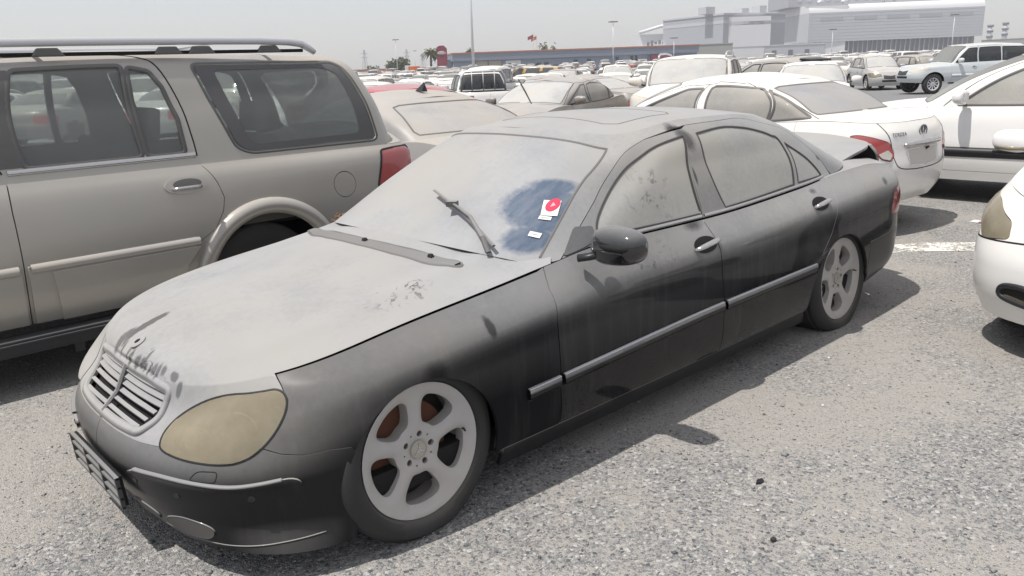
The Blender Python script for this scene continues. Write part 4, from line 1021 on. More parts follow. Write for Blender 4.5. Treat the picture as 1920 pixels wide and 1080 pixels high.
def grid_inner(B, d, aF, aR):
    P = B.P[::6, ::6]-B.N[::6, ::6]*d
    a, b = P.shape[:2]; q = [[np.interp(i*6, np.arange(B.nu), B.U), B.V[min(j*6, B.nv-1)]] for i in range(a) for j in range(b)]
    q = np.array(q); ins = inpoly(q, offs(aF, -.03)) | inpoly(q, offs(aR, -.03))
    i = np.arange(a*b).reshape(a, b); F = np.stack([i[:-1, :-1], i[1:, :-1], i[1:, 1:], i[:-1, 1:]], -1).reshape(-1, 4)
    F = F[~ins[F].any(1)]
    X = P.reshape(-1, 3); k = len(X)
    return np.r_[X, X*MIR], np.r_[F, F[:, ::-1]+k]
def mirror(parent, c, s, mat, mat2, base, owner=None, k=1.0, slot=False):
    """door mirror: rounded head on a foot"""
    e = bpy.data.objects.new('door_mirror', None); COL.objects.link(e); e.parent = owner or parent; e.location = (c[0], c[1]*s, c[2])
    nu, nv = 28, 16; V = []
    for i in range(nu):
        t = 2*math.pi*i/nu
        for j in range(nv+1):
            a = -math.pi/2+math.pi*j/nv
            ce, se = math.copysign(abs(math.cos(a))**.62, math.cos(a)), math.copysign(abs(math.sin(a))**.75, math.sin(a))
            ct, st = math.copysign(abs(math.cos(t))**.75, math.cos(t)), math.copysign(abs(math.sin(t))**.8, math.sin(t))
            y = se*.122; x = ce*ct*.080; z = ce*st*.076*(1-.12*se)
            if x < 0: x *= .55
            V.append((x*k, y*k*s, (z+.006*se)*k))
    F = [[i*(nv+1)+j, ((i+1) % nu)*(nv+1)+j, ((i+1) % nu)*(nv+1)+j+1, i*(nv+1)+j+1] for i in range(nu) for j in range(nv)]
    m = MB(); m.add(V, F); o = m.build('mirror_shell', mat, e, smooth=True)
    b = np.array(base)*np.array([1, s, 1])-np.array([c[0], c[1]*s, c[2]])
    m = MB(); m.tube([b, b*.75+np.array([0, 0, -.006])*k, b*.45+np.array([0, 0, -.01])*k], [.022*k, .022*k, .024*k], 10, flat=.7); m.build('mirror_foot', mat2, e, smooth=True)
    if slot:
        m = MB(); m.tube([(.070, -.05*s, .006), (.077, 0, .006), (.071, .06*s, .006), (.045, .100*s, .006)], [.006, .016, .017, .011], 8, flat=.9); m.build('indicator_slot', M['void'], e, smooth=True)
        m = MB(); m.tube([(.070, -.06*s, -.012), (.080, 0, -.013), (.073, .06*s, -.013), (.046, .104*s, -.011)], .005, 6); m.build('slot_trim', mat, e, smooth=True)
    m = MB(); m.box((-.034*k, 0, 0), (.010*k, .17*k, .085*k)); m.build('mirror_glass', M['mirror_glass'], e, bevel=.004)
    return e
# ---------------------------------------------------------------- other vehicles: one parametric builder
def spec(kind='sedan', **kw):
    d = dict(kind=kind, L=4.55, W=1.78, H=1.45, wb=2.65, fo=.90, sill=.20, hood0=.70, cowl=.98, belt=.93, beltr=.97, deck=1.03, tail=.92,
             xc=.95, xh=.20, xr=-1.05, xg=-1.62, tyre=.32, rim=.21, nose=2.7, bump=.03, roofin=.20, crown=.05, hoodcrown=.06,
             tumble=.03, spl=(.0,), rake=0)
    if kind == 'sedan': d.update(win=[(.62, -.02, -.20, -.20), (-.30, -.30, -.98, -1.06)], quarter=(-1.10, -1.03, -1.10, -1.42))
    if kind == 'suv': d.update(L=4.75, W=1.88, H=1.80, wb=2.79, hood0=.98, cowl=1.14, belt=1.12, beltr=1.16, deck=1.2, tail=1.2, xc=1.05, xh=.45, xr=-2.0, xg=-2.22, sill=.34, tyre=.37, rim=.24, roofin=.14,
                                win=[(.78, .25, -.08, -.08), (-.20, -.20, -1.0, -1.02)], quarter=(-1.14, -1.12, -1.86, -1.90))
    if kind == 'hatch': d.update(L=4.1, W=1.74, H=1.52, wb=2.5, fo=.82, hood0=.78, cowl=1.03, belt=.98, beltr=1.04, deck=1.05, tail=1.05, xc=1.02, xh=.30, xr=-1.50, xg=-1.86,
                                win=[(.66, .08, -.18, -.18), (-.28, -.28, -.98, -1.05)], quarter=(-1.10, -1.06, -1.28, -1.48))
    if kind == 'van': d.update(L=5.0, W=1.85, H=2.0, wb=3.0, fo=.85, hood0=.95, cowl=1.2, belt=1.15, beltr=1.17, deck=1.2, tail=1.2, xc=1.75, xh=1.15, xr=-2.30, xg=-2.42, sill=.30, tyre=.34, rim=.21, roofin=.13,
                                win=[(1.30, .85, .40, .40), (.28, .28, -.95, -.95)], quarter=(-1.08, -1.08, -2.2, -2.24))
    if kind == 'pickup': d.update(L=5.3, W=1.80, H=1.78, wb=3.05, fo=.85, hood0=.98, cowl=1.14, belt=1.12, beltr=1.12, deck=1.12, tail=1.12, xc=1.25, xh=.62, xr=-.88, xg=-1.02, sill=.38, tyre=.37, rim=.23,
                                win=[(.95, .42, .02, .02), (-.08, -.08, -.72, -.74)], quarter=None)
    d.update(kw); return d
def surfs(s, res=(34, 60, 26), nb=40):
    L, w, H = s['L'], s['W']/2, s['H']; xf, xr = L/2, -L/2
    sill, h0, cw, bl, br, dk, tl = (s[k] for k in ('sill', 'hood0', 'cowl', 'belt', 'beltr', 'deck', 'tail'))
    xc, xh, xt, xg = s['xc'], s['xh'], s['xr'], s['xg']; n = s['nose']
    boxy = s['kind'] in ('suv', 'van', 'hatch', 'pickup'); nr = 4.0 if boxy else 2.8; ins = .03 if boxy else .06
    A = lambda k: [(xf, k*.97), (xf-.7, k), (xr+.9, k), (xr, k*.96)]
    lv = [dict(f=(xf-.09, .50, n), r=(xr+.10, .45, nr), y=A(w*.935), z=[(xf, sill+.02), (xf-.9, sill-.01), (xr+.9, sill), (xr, sill+.10)]),
          dict(f=(xf-.02, .52, n), r=(xr+.03, .45, nr), y=A(w*.985), z=[(xf, sill+.15), (0, sill+.15), (xr, sill+.20)]),
          dict(f=(xf, .54, n), r=(xr, .45, nr), y=A(w), z=[(xf, sill+.30), (0, sill+.32), (xr, sill+.36)]),
          dict(f=(xf-.04, .54, n), r=(xr+.02, .45, nr), y=A(w*.99), z=[(xf, (h0+sill+.3)/2), (0, bl-.24), (xr, tl-.24)]),
          dict(f=(xf-.09, .52, n), r=(xr+.04, .45, nr), y=A(w*.965), z=[(xf, h0-.07), (xf-.7, h0+.02), (0, bl-.09), (xr, tl-.08)]),
          dict(f=(xf-.16, .50, n+.2), r=(xr+.05+ins, .45, nr), y=[(xf, w*.84), (xf-.6, w*.87), (xc-.1, w*.90), (0, w*.925), (xg, w*.90), (xr, w*.84)],
               z=[(xf, h0), (xf-.25, h0+.06), ((xf+xc)/2, h0*.45+cw*.55-.02), (xc-.12, cw-.045), (xc-.45, bl), (xt, br), (xg, dk-.02 if not boxy else br), (xr, tl)])]
    B = belt(lv, [0, .14, .32, .58, .8, 1], nb, res)
    top = B.P[:, -1]
    wb_, wt = w*.915, w*.915-s['roofin']
    zr = H-s['crown']
    def gl(t, xa, xb, wy, z, r1=.30, r2=.28): return dict(f=(xa, r1, 3.0), r=(xb, r2, 3.2 if boxy else 2.8), y=wy, z=z)
    xm, xm2 = (xc+xh)/2+.03, (xt+xg)/2-.04
    g0 = gl(0, xc, xg, [(xc, wb_*.90), (xc-.3, wb_*.96), (0, wb_), (xt, wb_*.99), (xg, wb_*.90)], [(xc, cw+.01), (xc-.14, cw-.03), (xc-.40, bl-.005), (xt, br-.005), (xg, dk if not boxy else br)])
    k = .5
    g1 = gl(1, xm, xm2, [(xm, (wb_*.93+wt*.9)/2), (xm-.3, (wb_+wt)/2+s['tumble']), (xm2+.3, (wb_+wt)/2+s['tumble']), (xm2, (wb_*.88+wt*.86)/2+.02)], [(xm, (cw+zr)/2+.03), (xm-.25, (bl+zr)/2), (xm2, (br+zr)/2+.02)])
    zl = [(xh, zr-.015), (xh-.20, zr-.055), (xh-.6, zr-.035), ((xh+xt)/2, zr-.02), (xt+.1, zr-.055), (xt, zr-.045)]
    g2 = gl(2, xh, xt, [(xh, wt*.94), (xh-.4, wt), (xt+.3, wt*.98), (xt, wt*.90)], zl)
    g3 = gl(3, xh-.07, xt+.07, [(xh, wt*.94-.06), (xh-.4, wt-.06), (xt+.3, wt*.98-.06), (xt, wt*.90-.06)], [(x, z+.03) for x, z in zl])
    G = belt([g0, g1, g2, g3], [0, .5, 1, 1.12], max(24, nb*2//3), res)
    R = cap(G.P[:, -1], lambda x: pch([(xh-.07, zr+.012), ((xh+xt)/2, H), (xt+.07, zr-.012)], x), 12)
    m = top[:, 0] > xc-.45
    Hd = cap(top[m], lambda x: pch([(xf-.16, h0+.01), (xf-.4, (h0+.06)+s['hoodcrown']), ((xf+xc)/2, h0*.45+cw*.55+s['hoodcrown']-.01), (xc, cw+.012), (xc-.5, cw+.05)], x), 16, 2.4)
    m = top[:, 0] < xt+.2
    Dk = cap(top[m], lambda x: pch([(xt+.2, br), (xg, dk+.012), (xr+.35, dk+.01), (xr+.1, tl+.01)], x), 14, 2.6)
    return dict(B=B, G=G, R=R, H=Hd, D=Dk)
def build_car(s, label, cat, paint, name='parked_car', glassm=None, hi=1, rimstyle='seven', lampm=None, tailm=None, wheelm=None, group=None, handles=True, gaps=True, cuts=None, extra=None, mirrors=True, trim=None, ws=None, lower=None, lamps=True):
    S = surfs(s, (60, 110, 44) if hi > 1 else (34, 60, 26), 56 if hi > 1 else 36)
    B, G, H, D, Rf = S['B'], S['G'], S['H'], S['D'], S['R']
    root = thing(name, label, cat, group=group)
    glassm = glassm or M['glass_dusty']; ws = ws or glassm; lampm = lampm or M['lamp_dusty']; tailm = tailm or M['tail_red']; trim = trim or M['seal']; lower = lower or paint
    w = s['W']/2; Vt = B.V[-1]; L = s['L']; xf, xr = L/2, -L/2
    fx = xf-s['fo']; rx = fx-s['wb']; r0 = s['tyre']
    rs = .045 if hi > 1 else .09; stp = .03 if hi > 1 else .06
    side = lambda pts: B.inv([(x, w, z) for x, z in pts], (1, .15, 1))
    nA = 26 if hi > 1 else 16
    arch = lambda cx: side([(cx+(r0+.065)*math.cos(t), r0+.02+(r0+.065)*math.sin(t)) for t in np.linspace(-.5, math.pi+.5, nA)])
    def archp(cx):
        a = arch(cx); a = list(a)
        return np.array([(a[0][0], -.05)]+a+[(a[-1][0], -.05)])
    aF, aR = archp(fx), archp(rx)
    ua = lambda x, f: np.array([B.uat(x, f), Vt*f])
    holes = [aF, aR]
    h0 = s['hood0']; tl = s['tail']
    hlz = h0-.03; lampL = None
    if lamps:
        hp = s.get('headlamp') or [(xf-.10, .42*w, hlz-.13), (xf-.14, .45*w, hlz-.01), (xf-.34, .80*w, hlz+.035), (xf-.62, .95*w, hlz+.05), (xf-.60, .98*w, hlz-.02), (xf-.36, .95*w, hlz-.15), (xf-.18, .72*w, hlz-.18)]
        hl = rnd(B.inv(hp), .04); holes.append(hl)
        tp = s.get('taillamp') or [(xr+.03, .56*w, tl-.10), (xr+.03, .56*w, tl-.23), (xr+.08, .85*w, tl-.29), (xr+.26, .99*w, tl-.23), (xr+.30, .98*w, tl-.13), (xr+.10, .85*w, tl-.09)]
        tlp = rnd(B.inv(tp), .04); holes.append(tlp)
    cuts = cuts or s.get('cuts') or [fx-r0-.14, s['win'][0][2]-.05, rx+.10, None]
    c0, c1, c2 = cuts[:3]
    U = B.U[-1]; FS = [0, .25, .5, .75, 1]
    line = lambda x, dx=0: [ua(x+dx*f, f) for f in FS]
    botl = lambda a, b: [np.array([u, 0]) for u in np.linspace(a, b, 8)]
    topl = lambda a, b: [np.array([u, Vt]) for u in np.linspace(a, b, 8)]
    rk = .10
    L0, L1, L2 = line(c0), line(c1), line(c2, -.18)
    sill = lambda Lx: [np.array([np.interp(rk, [p[1] for p in Lx], [p[0] for p in Lx]), rk])]+[p for p in Lx if p[1] > rk*1.2]
    kw = dict(inset=.003 if gaps else .0, skirt=.015 if gaps else 0, res=rs, step=stp, hinset=.002)
    fpoly = [np.array([0, 0])]+botl(.1, L0[0][0])+L0[1:]+topl(L0[-1][0]-.1, 0)
    rpoly = [L2[0]]+botl(L2[0][0]+.1, U)+topl(U, L2[-1][0]+.1)+L2[::-1][:-1]
    bod = []
    hs = lambda poly: holes
    X = []
    def add(lst, Sx, poly, hol, **k2):
        a = patch_data(Sx, np.array(poly), hol, **{**kw, **k2}); lst.append(a)
    parts = []
    for nm, pl in (('front_body', fpoly), ('rear_body', rpoly)):
        Xs, Ns, Fs = patch_data(B, np.array(pl), holes, **kw)
        mesh_obj(nm, *mirrored(Xs, Fs)[:2], paint, root, np.r_[Ns, Ns*MIR])
    dpoly = [L0[0]*0+np.array([sill(L0)[0][0], rk])]+sill(L0)[1:]+topl(L0[-1][0]+.05, L1[-1][0]-.05)+sill(L1)[::-1]
    d1 = patch('front_door', B, dpoly, paint, root, 'B', holes=[aF], **kw)
    d2poly = sill(L1)+topl(L1[-1][0]+.05, L2[-1][0]-.05)+sill(L2)[::-1]
    d2 = patch('rear_door', B, d2poly, paint, root, 'B', holes=[aR], **kw)
    spoly = [L0[0]]+botl(L0[0][0]+.1, L2[0][0])+[np.array([sill(L2)[0][0], rk])]+[np.array([u, rk]) for u in np.linspace(sill(L2)[0][0]-.1, sill(L0)[0][0], 8)]
    patch('sill', B, spoly, lower, root, 'B', holes=[aF, aR], **kw)
    grid_join('hood', H, s.get('hoodmat') or paint, root, su=1)
    if s['kind'] != 'pickup': grid_join('trunk_lid' if s['kind'] == 'sedan' else 'tailgate_top', D, s.get('hoodmat') or paint, root)
    # greenhouse
    vt = G.V[-1]/1.12
    gx = lambda x, f: np.array([G.uat(x, f/1.12*.97), vt*f])
    wins = []
    for i, q in enumerate(s['win']):
        f0, f1 = .05, .84
        wins.append(('front_window' if i == 0 else 'rear_window', rnd([gx(q[0], f0), gx(q[1], f1)]+[gx(q[1]+(q[2]-q[1])*f, f1+.015*math.sin(math.pi*f)) for f in (.33, .67)]+[gx(q[2], f1), gx(q[3], f0)], .014), i))
    if s.get('quarter'):
        q = s['quarter']; tri = abs(q[1]-q[2]) < .12
        wins.append(('quarter_window', rnd([gx(q[0], .06), gx(q[1], .80 if tri else .84), gx(q[2], .72 if tri else .84), gx(q[3], .06)], .012), 1 if s['kind'] == 'sedan' else 2))
    Ug = G.U[-1]
    wsx = s['xc']-.26; 
    j = int(G.nu*0)
    # corner columns where the plan outline turns
    nf = 60 if hi > 1 else 34
    ua_, ub_ = G.U[int(nf*.74)], G.U[-int((44 if hi > 1 else 26)*.74)]
    wsp = np.array([(0, .03)]+[(u, .03) for u in np.linspace(.08, ua_-.02, 6)]+[(ua_, .06), (ua_, vt*.93)]+[(u, vt*.955) for u in np.linspace(ua_-.03, .08, 6)]+[(0, vt*.955)])
    rwp = np.array([(Ug, .05)]+[(Ug, vt*.90)]+[(u, vt*.90) for u in np.linspace(Ug-.05, ub_+.08, 6)]+[(ub_, vt*.84), (ub_-.0, .09), (ub_+.03, .05)]+[(u, .05) for u in np.linspace(ub_+.08, Ug-.05, 6)])
    cutw = lambda p: np.array([(-.05 if q[0] < .002 else (Ug+.05 if q[0] > Ug-.002 else q[0]), q[1]) for q in p])
    shell = np.array([(u, 0) for u in np.linspace(0, Ug, 40)]+[(u, G.V[-1]) for u in np.linspace(Ug, 0, 40)])
    parts = []
    add(parts, G, shell, [cutw(wsp), cutw(rwp)]+[q for _, q, _ in wins], inset=0, skirt=.012)
    Xs, Ns, Fs = cat_data(parts)
    P = Rf.P; N = Rf.N; a, b = P.shape[:2]; ii = np.arange(a*b).reshape(a, b)
    Fr = np.stack([ii[:-1, :-1], ii[1:, :-1], ii[1:, 1:], ii[:-1, 1:]], -1).reshape(-1, 4)
    q = Fr[len(Fr)//2]; Xr = P.reshape(-1, 3)
    if np.cross(Xr[q[1]]-Xr[q[0]], Xr[q[2]]-Xr[q[0]])[2] < 0: Fr = Fr[:, ::-1]
    k = len(Xs); Xs = np.r_[Xs, Xr]; Ns = np.r_[Ns, N.reshape(-1, 3)]; Fs = Fs+[[i+k for i in f] for f in Fr.tolist()]
    X2, F2 = mirrored(Xs, Fs)
    mesh_obj('roof', X2, F2, s.get('roofmat') or paint, root, np.r_[Ns, Ns*MIR])
    own = {0: d1, 1: d2}
    for nm, poly, oi in wins:
        pr = own.get(oi)
        g = patch(nm, G, poly, glassm, root, 'B', inset=0, skirt=0, res=rs*1.6, step=stp*1.5, lift=-.004)
        if pr:
            for a_, b_ in zip(g, pr): a_.parent = b_
        if hi:
            r = ribbon('window_seal', G, offs(poly, -.006), trim, root, .022 if hi > 1 else .028, .004, 'B', True)
            for a_, b_ in zip(r, pr or (root, root)): a_.parent = b_
    patch('windshield', G, wsp, ws, root, 'J', inset=0, skirt=0, res=rs*1.6, step=stp*2, lift=-.004)
    patch('rear_glass', G, rwp, s.get('rearglass') or ws, root, 'J', inset=0, skirt=0, res=rs*1.6, step=stp*2, lift=-.004)
    if hi:
        ribbon('windshield_seal', G, wsp[1:-1], trim, root, .016, .003, 'J'); ribbon('rear_glass_seal', G, rwp[1:], trim, root, .016, .003, 'J')
        if gaps:
            dp = [gx(s['win'][0][0]+.16, .0), gx(s['win'][0][1]+.12, .90)]+[gx(x, .97) for x in np.linspace(s['win'][0][1]-.1, max(s['win'][1][2]+.1, s['xr']+.32), 8)]+[gx(max(s['win'][1][2]-.06, s['xr']+.20), .93), gx(s['quarter'][3]-.07 if s['kind'] in ('sedan', 'hatch') and s['quarter'] else s['win'][1][3]-.06, .0)]
            rr = ribbon('door_gap', G, spl(dp, 4, False), M['void'], root, .007, .0012, 'B')
            rr = ribbon('door_gap', G, [gx(c1, 0), gx(s['win'][0][2]-.05, .97)], M['void'], root, .007, .0012, 'B')
    inn = grid_inner(B, .035, aF, aR); mesh_obj('inner_shell', inn[0], inn[1], M['void'], root)
    m = MB(); m.box((0, 0, s['sill']+.10), (L*.86, s['W']*.84, .10)); m.box((0, 0, s['belt']*.62), (L*.80, s['W']*.62, s['belt']*.45))
    m.build('underbody', M['void'], root)
    # simple seats, seen through the glass
    if s.get('seats', hi > 0):
        bz = s['belt']
        for x in (s['xh']-.50, max(s['xh']-1.35, s['xr']+.22)):
            for y in (-.38, .38): m = MB(); m.box((x, y, bz-.20), (.14, .48, .56), ry=-.2); m.box((x-.07, y, bz+.13), (.09, .25, .17), ry=-.15); m.build('seat', M['seat_cloth'], root, bevel=.03 if hi > 1 else 0)
        m = MB(); m.box((s['xc']-.42, 0, s['cowl']-.16), (.5, s['W']*.75, .22)); m.build('dashboard', M['void'], root, bevel=.04)
    if lamps:
        patch('headlight', B, hl, lampm, root, 'B', inset=.004, skirt=.03, res=rs, step=stp, bulge=.012)
        patch('taillight', B, tlp, tailm, root, 'B', inset=.004, skirt=.03, res=rs, step=stp, bulge=.012)
        # grille and plate
        gp = np.array([(0, B.inv([(xf, 0, h0-.10)])[0][1])]+list(B.inv([(xf-.1, .36*w, h0-.09), (xf, .34*w, h0-.25)]))+[(0, B.inv([(xf, 0, h0-.27)])[0][1])])
        patch('grille', B, gp, M['vent'], root, 'J', inset=0, skirt=0, res=rs, step=stp, lift=.004)
    if hi:
        z0 = B.inv([(xf, 0, s['sill']+.33)])[0][1]
        pb = np.array([(0, z0-.05), (.0, z0+.05), (.25, z0+.05), (.25, z0-.05)])
        patch('bumper_grille', B, np.array([(0, z0-.16), (0, z0-.07), (.38, z0-.07), (.36, z0-.16)]), M['void'], root, 'J', inset=0, skirt=0, res=rs, step=stp, lift=.004)
    if handles and hi:
        for x, d in ((c1+.17, d1), (c2+.06, d2)):
            zh = s['belt']-.14
            q = side([(x+dx, zh) for dx in np.linspace(.09, -.09, 7)]); P, N = B.ev(q); off = np.array([.003, .022, .030, .032, .030, .022, .003])
            P = P+N*off[:, None]
            for sg, d_ in zip((1, -1), d):
                m = MB(); m.tube(P*np.array([1, sg, 1]), .013, 8, flat=.8); m.build('door_handle', s.get('handlemat') or paint, d_, smooth=True)
            cup = np.array([side([(x+.07*math.cos(t), zh+.028*math.sin(t))])[0] for t in np.linspace(0, 2*math.pi, 12, endpoint=False)])
            for a_, b_ in zip(patch('handle_cup', B, cup, M['void'], root, 'B', inset=0, skirt=0, res=.05, lift=.001), d): a_.parent = b_
    wm = wheelm or M['rim']
    for sg in (1, -1):
        for cx in (fx, rx):
            if hi: build_wheel(root, cx, sg*(w-.035), r0, r0, s['rim'], .21, M['rubber'], wm, M['dark_metal'], rimstyle, sg, n=40 if hi > 1 else 28)
            else:
                m = MB(); m.lathe([(-.0, s['rim']), (.004, s['rim']+.02), (0, r0-.02), (-.02, r0), (-.2, r0)], 20); m.cur = 1; m.lathe([(-.01, .01), (-.012, s['rim']*.6), (0, s['rim'])], 20)
                o = m.build('wheel', [M['rubber'], wm], root, smooth=True, angle=40); o.location = (cx, sg*(w-.03), r0); o.rotation_euler = (0, 0, 0 if sg > 0 else math.pi)
    if mirrors:
        mx = s['win'][0][0]-.08; mz = s['belt']+.10
        for sg in (1, -1):
            mirror(root, (mx, w+.10, mz), sg, s.get('mirrormat') or paint, M['black_plastic'], (mx+.03, w*.90, s['belt']+.02), (d1 if sg > 0 else d2)[0] if False else d1[0 if sg > 0 else 1], k=.95 if s['kind'] == 'sedan' or s['kind'] == 'hatch' else 1.15)
    if extra: extra(root, S, s, d1, d2)
    return root
def cat_data(parts):
    X, N, F = [], [], []; k = 0
    for a, b, c in parts:
        X.append(a); N.append(b); F += [[i+k for i in f] for f in c]; k += len(a)
    return np.concatenate(X), np.concatenate(N), F
def mirrored(X, F):
    k = len(X); return np.r_[X, X*MIR], F+[[i+k for i in f[::-1]] for f in F]
def gz(x, y):
    """height of the yard: level here, falling gently away to the far left"""
    return -.017*min(max(-y-5.0, 0), 30.0)
def put(o, x, y, yaw, z=0.0, k=1.0):
    o.location = (x, y, z+gz(x, y)); o.rotation_euler = (0, 0, R_(yaw)); o.scale = (k, k, k); return o
# ---------------------------------------------------------------- the big gold SUV beside the saloon
def build_navigator():
    s = spec('suv', L=5.42, W=2.0, H=1.775, wb=3.02, fo=1.02, sill=.32, belt=1.095, beltr=1.085, cowl=1.14, hood0=.98, xh=.72, xc=1.40, xr=-2.26, xg=-2.56, tail=1.10, tyre=.375, rim=.245, roofin=.15, nose=3.2,
             win=[(1.0, .50, .02, .02), (-.2, -.2, -.8, -.8)], quarter=None, cuts=[1.05, -.05, -1.07], seats=True, crown=.05, tumble=.02)
    ox, oy = .52, -2.80
    def loc(pts): return [(x-ox, z) for x, z in pts]
    root = None
    gp = M['glass_film']; gold = P_['gold']; S = surfs(s, (60, 110, 44), 56); B, G, H, D, Rf = (S[k] for k in 'BGRHD'); Rf, H, D = S['R'], S['H'], S['D']
    root = thing('parked_suv', 'big dusty champagne gold SUV with roof rails parked left of the black saloon', 'car', (ox, oy, 0))
    w = 1.0; Vt = B.V[-1]
    side = lambda pts: B.inv([(x, w, z) for x, z in loc(pts)], (1, .15, 1))
    gs = lambda pts: G.inv([(x, .95, z) for x, z in loc(pts)], (1, .1, 1), (.3, .93))
    rx, fx = -.82, 2.20; zc = .335
    arch = lambda cx, r=.405: side([(cx+r*math.cos(t), zc+r*math.sin(t)) for t in np.linspace(-.35, math.pi+.35, 30)])
    def archp(cx): a = list(arch(cx)); return np.array([(a[0][0], -.05)]+a+[(a[-1][0], -.05)])
    aR, aF = archp(rx), archp(fx)
    ub = lambda x: B.uat(x-ox, .5)
    FS = [(1.15), (.75), (.335)]
    l0 = list(side([(1.62, z) for z in (.335, .6, .9)]))+[np.array([B.uat(1.60-ox, 1), Vt])]
    l1 = list(side([(.575, .335), (.575, .6), (.57, .95)]))+[np.array([B.uat(.56-ox, 1), Vt])]
    l2 = list(side([(-.23, .335), (-.25, .52), (-.34, .62), (-.47, .70), (-.535, .80), (-.555, .88), (-.53, .97), (-.48, 1.06)]))+[np.array([B.uat(-.455-ox, 1), Vt])]
    top = lambda a, b: [np.array([u, Vt]) for u in np.linspace(a, b, 8)]
    kw = dict(inset=.003, skirt=.016, res=.045, step=.03)
    X = cat_data([patch_data(B, np.array([(0, 0)]+[(u, 0) for u in np.linspace(.2, l0[0][0], 12)]+l0+[(u, Vt) for u in np.linspace(l0[-1][0]-.1, 0, 8)]), [aF], **kw)])
    body = mesh_obj('front_body', *mirrored(X[0], X[2]), gold, root, np.r_[X[1], X[1]*MIR])
    fd = patch('front_door', B, l0+top(l0[-1][0]+.05, l1[-1][0]-.05)+l1[::-1], gold, root, 'B', **kw)
    rd = patch('rear_door', B, l1+top(l1[-1][0]+.05, l2[-1][0]-.05)+l2[::-1], gold, root, 'B', **kw)
    U = B.U[-1]
    tlp = rnd(side([(-1.735, 1.05), (-1.665, .80), (-1.80, .79), (-1.96, .80), (-1.99, 1.06), (-1.86, 1.06)]), .03)
    tlp[:, 0] = np.where(tlp[:, 0] > tlp[:, 0].max()-.05, tlp[:, 0]+.06, tlp[:, 0])
    cap_ = np.array([side([(-1.40+.085*math.cos(t), .855+.085*math.sin(t))])[0] for t in np.linspace(0, 2*math.pi, 28, endpoint=False)])
    rp = l2+top(l2[-1][0]+.05, U)+[np.array([U, v]) for v in (Vt*.6, Vt*.3, 0)]+[np.array([u, 0]) for u in np.linspace(U-.1, l2[0][0]+.02, 24)]
    X = cat_data([patch_data(B, np.array(rp), [aR, tlp, cap_], **kw)])
    mesh_obj('quarter_panel', *mirrored(X[0], X[2]), gold, root, np.r_[X[1], X[1]*MIR])
    patch('fuel_door', B, cap_, gold, root, 'L', inset=.002, skirt=.012, res=.04, step=.02)
    tl = patch('taillight', B, tlp, M['tail_red'], root, 'B', inset=.003, skirt=.03, res=.04, step=.02, bulge=.03)
    for a, b in zip(ribbon('lamp_seal', B, tlp, M['seal'], root, .012, .006, 'B', True), tl): a.parent = b
    grid_join('hood', H, gold, root); grid_join('tailgate_top', D, gold, root)
    inn = grid_inner(B, .04, aF, aR); mesh_obj('inner_shell', inn[0], inn[1], M['void'], root)
    # cabin
    fg = rnd(gs([(1.55, 1.17), (1.02, 1.64), (.66, 1.66), (.68, 1.165)]), .03)
    rg = rnd(gs([(.42, 1.655), (.10, 1.665), (-.125, 1.665), (-.140, 1.165), (.45, 1.165)]), .025)
    fx_ = rnd(gs([(-.165, 1.655), (-.27, 1.63), (-.325, 1.54), (-.375, 1.36), (-.385, 1.165), (-.182, 1.165)]), .02)
    qg = rnd(gs([(-.53, 1.665), (-1.50, 1.66), (-1.56, 1.63), (-1.745, 1.125), (-.80, 1.125), (-.715, 1.165)]), .05)
    bp = rnd(gs([(.60, 1.165), (.595, 1.66), (.435, 1.66), (.462, 1.165)]), .012)
    Ug = G.U[-1]; vt = G.V[-1]/1.12; ua_, ub_ = G.U[int(60*.74)], G.U[-int(44*.74)]
    wsp = np.array([(0, .03)]+[(u, .03) for u in np.linspace(.08, ua_-.02, 6)]+[(ua_, .06), (ua_, vt*.93)]+[(u, vt*.955) for u in np.linspace(ua_-.03, .08, 6)]+[(0, vt*.955)])
    rwp = np.array([(Ug, .08)]+[(Ug, vt*.90)]+[(u, vt*.90) for u in np.linspace(Ug-.05, ub_+.08, 6)]+[(ub_, vt*.84), (ub_, .12), (ub_+.03, .08)]+[(u, .08) for u in np.linspace(ub_+.08, Ug-.05, 6)])
    cw = lambda p: np.array([(-.05 if q[0] < .002 else (Ug+.05 if q[0] > Ug-.002 else q[0]), q[1]) for q in p])
    shell = np.array([(u, 0) for u in np.linspace(0, Ug, 40)]+[(u, G.V[-1]) for u in np.linspace(Ug, 0, 40)])
    X = patch_data(G, shell, [cw(wsp), cw(rwp), fg, rg, fx_, qg], inset=0, skirt=.02, res=.05, step=.03)
    ro = mesh_obj('roof', *mirrored(X[0], X[2]), gold, root, np.r_[X[1], X[1]*MIR])
    grid_join('roof_panel', Rf, gold, ro)
    patch('windshield', G, wsp, M['glass_film'], root, 'J', inset=0, skirt=0, res=.08, step=.06, lift=-.006)
    patch('rear_glass', G, rwp, M['glass_film'], root, 'J', inset=0, skirt=0, res=.08, step=.06, lift=-.006)
    for nm, poly, ow in (('front_window', fg, fd), ('rear_window', rg, rd), ('fixed_window', fx_, rd), ('quarter_window', qg, None)):
        a = patch(nm, G, poly, gp, root, 'B', inset=0, skirt=0, res=.07, step=.04, lift=-.010)
        b = ribbon('window_seal', G, offs(poly, -.008), M['trim_grey'], root, .024 if nm != 'quarter_window' else .014, .003, 'B', True)
        if ow:
            for p_, q_, o_ in zip(a, b, ow): p_.parent = o_; q_.parent = o_
    for a, o_ in zip(patch('pillar_trim', G, bp, M['trim_grey'], root, 'B', inset=0, skirt=.004, res=.06, lift=.003), rd): a.parent = o_
    # dark printed border of the quarter glass
    a = rnd(gs([(-.66, 1.63), (-1.40, 1.63), (-1.50, 1.60), (-1.62, 1.18), (-.86, 1.17), (-.80, 1.20)]), .05)
    patch('glass_border', G, qg, M['frit'], root, 'B', holes=[a], inset=.012, skirt=0, res=.05, step=.03, lift=-.006, hinset=0)
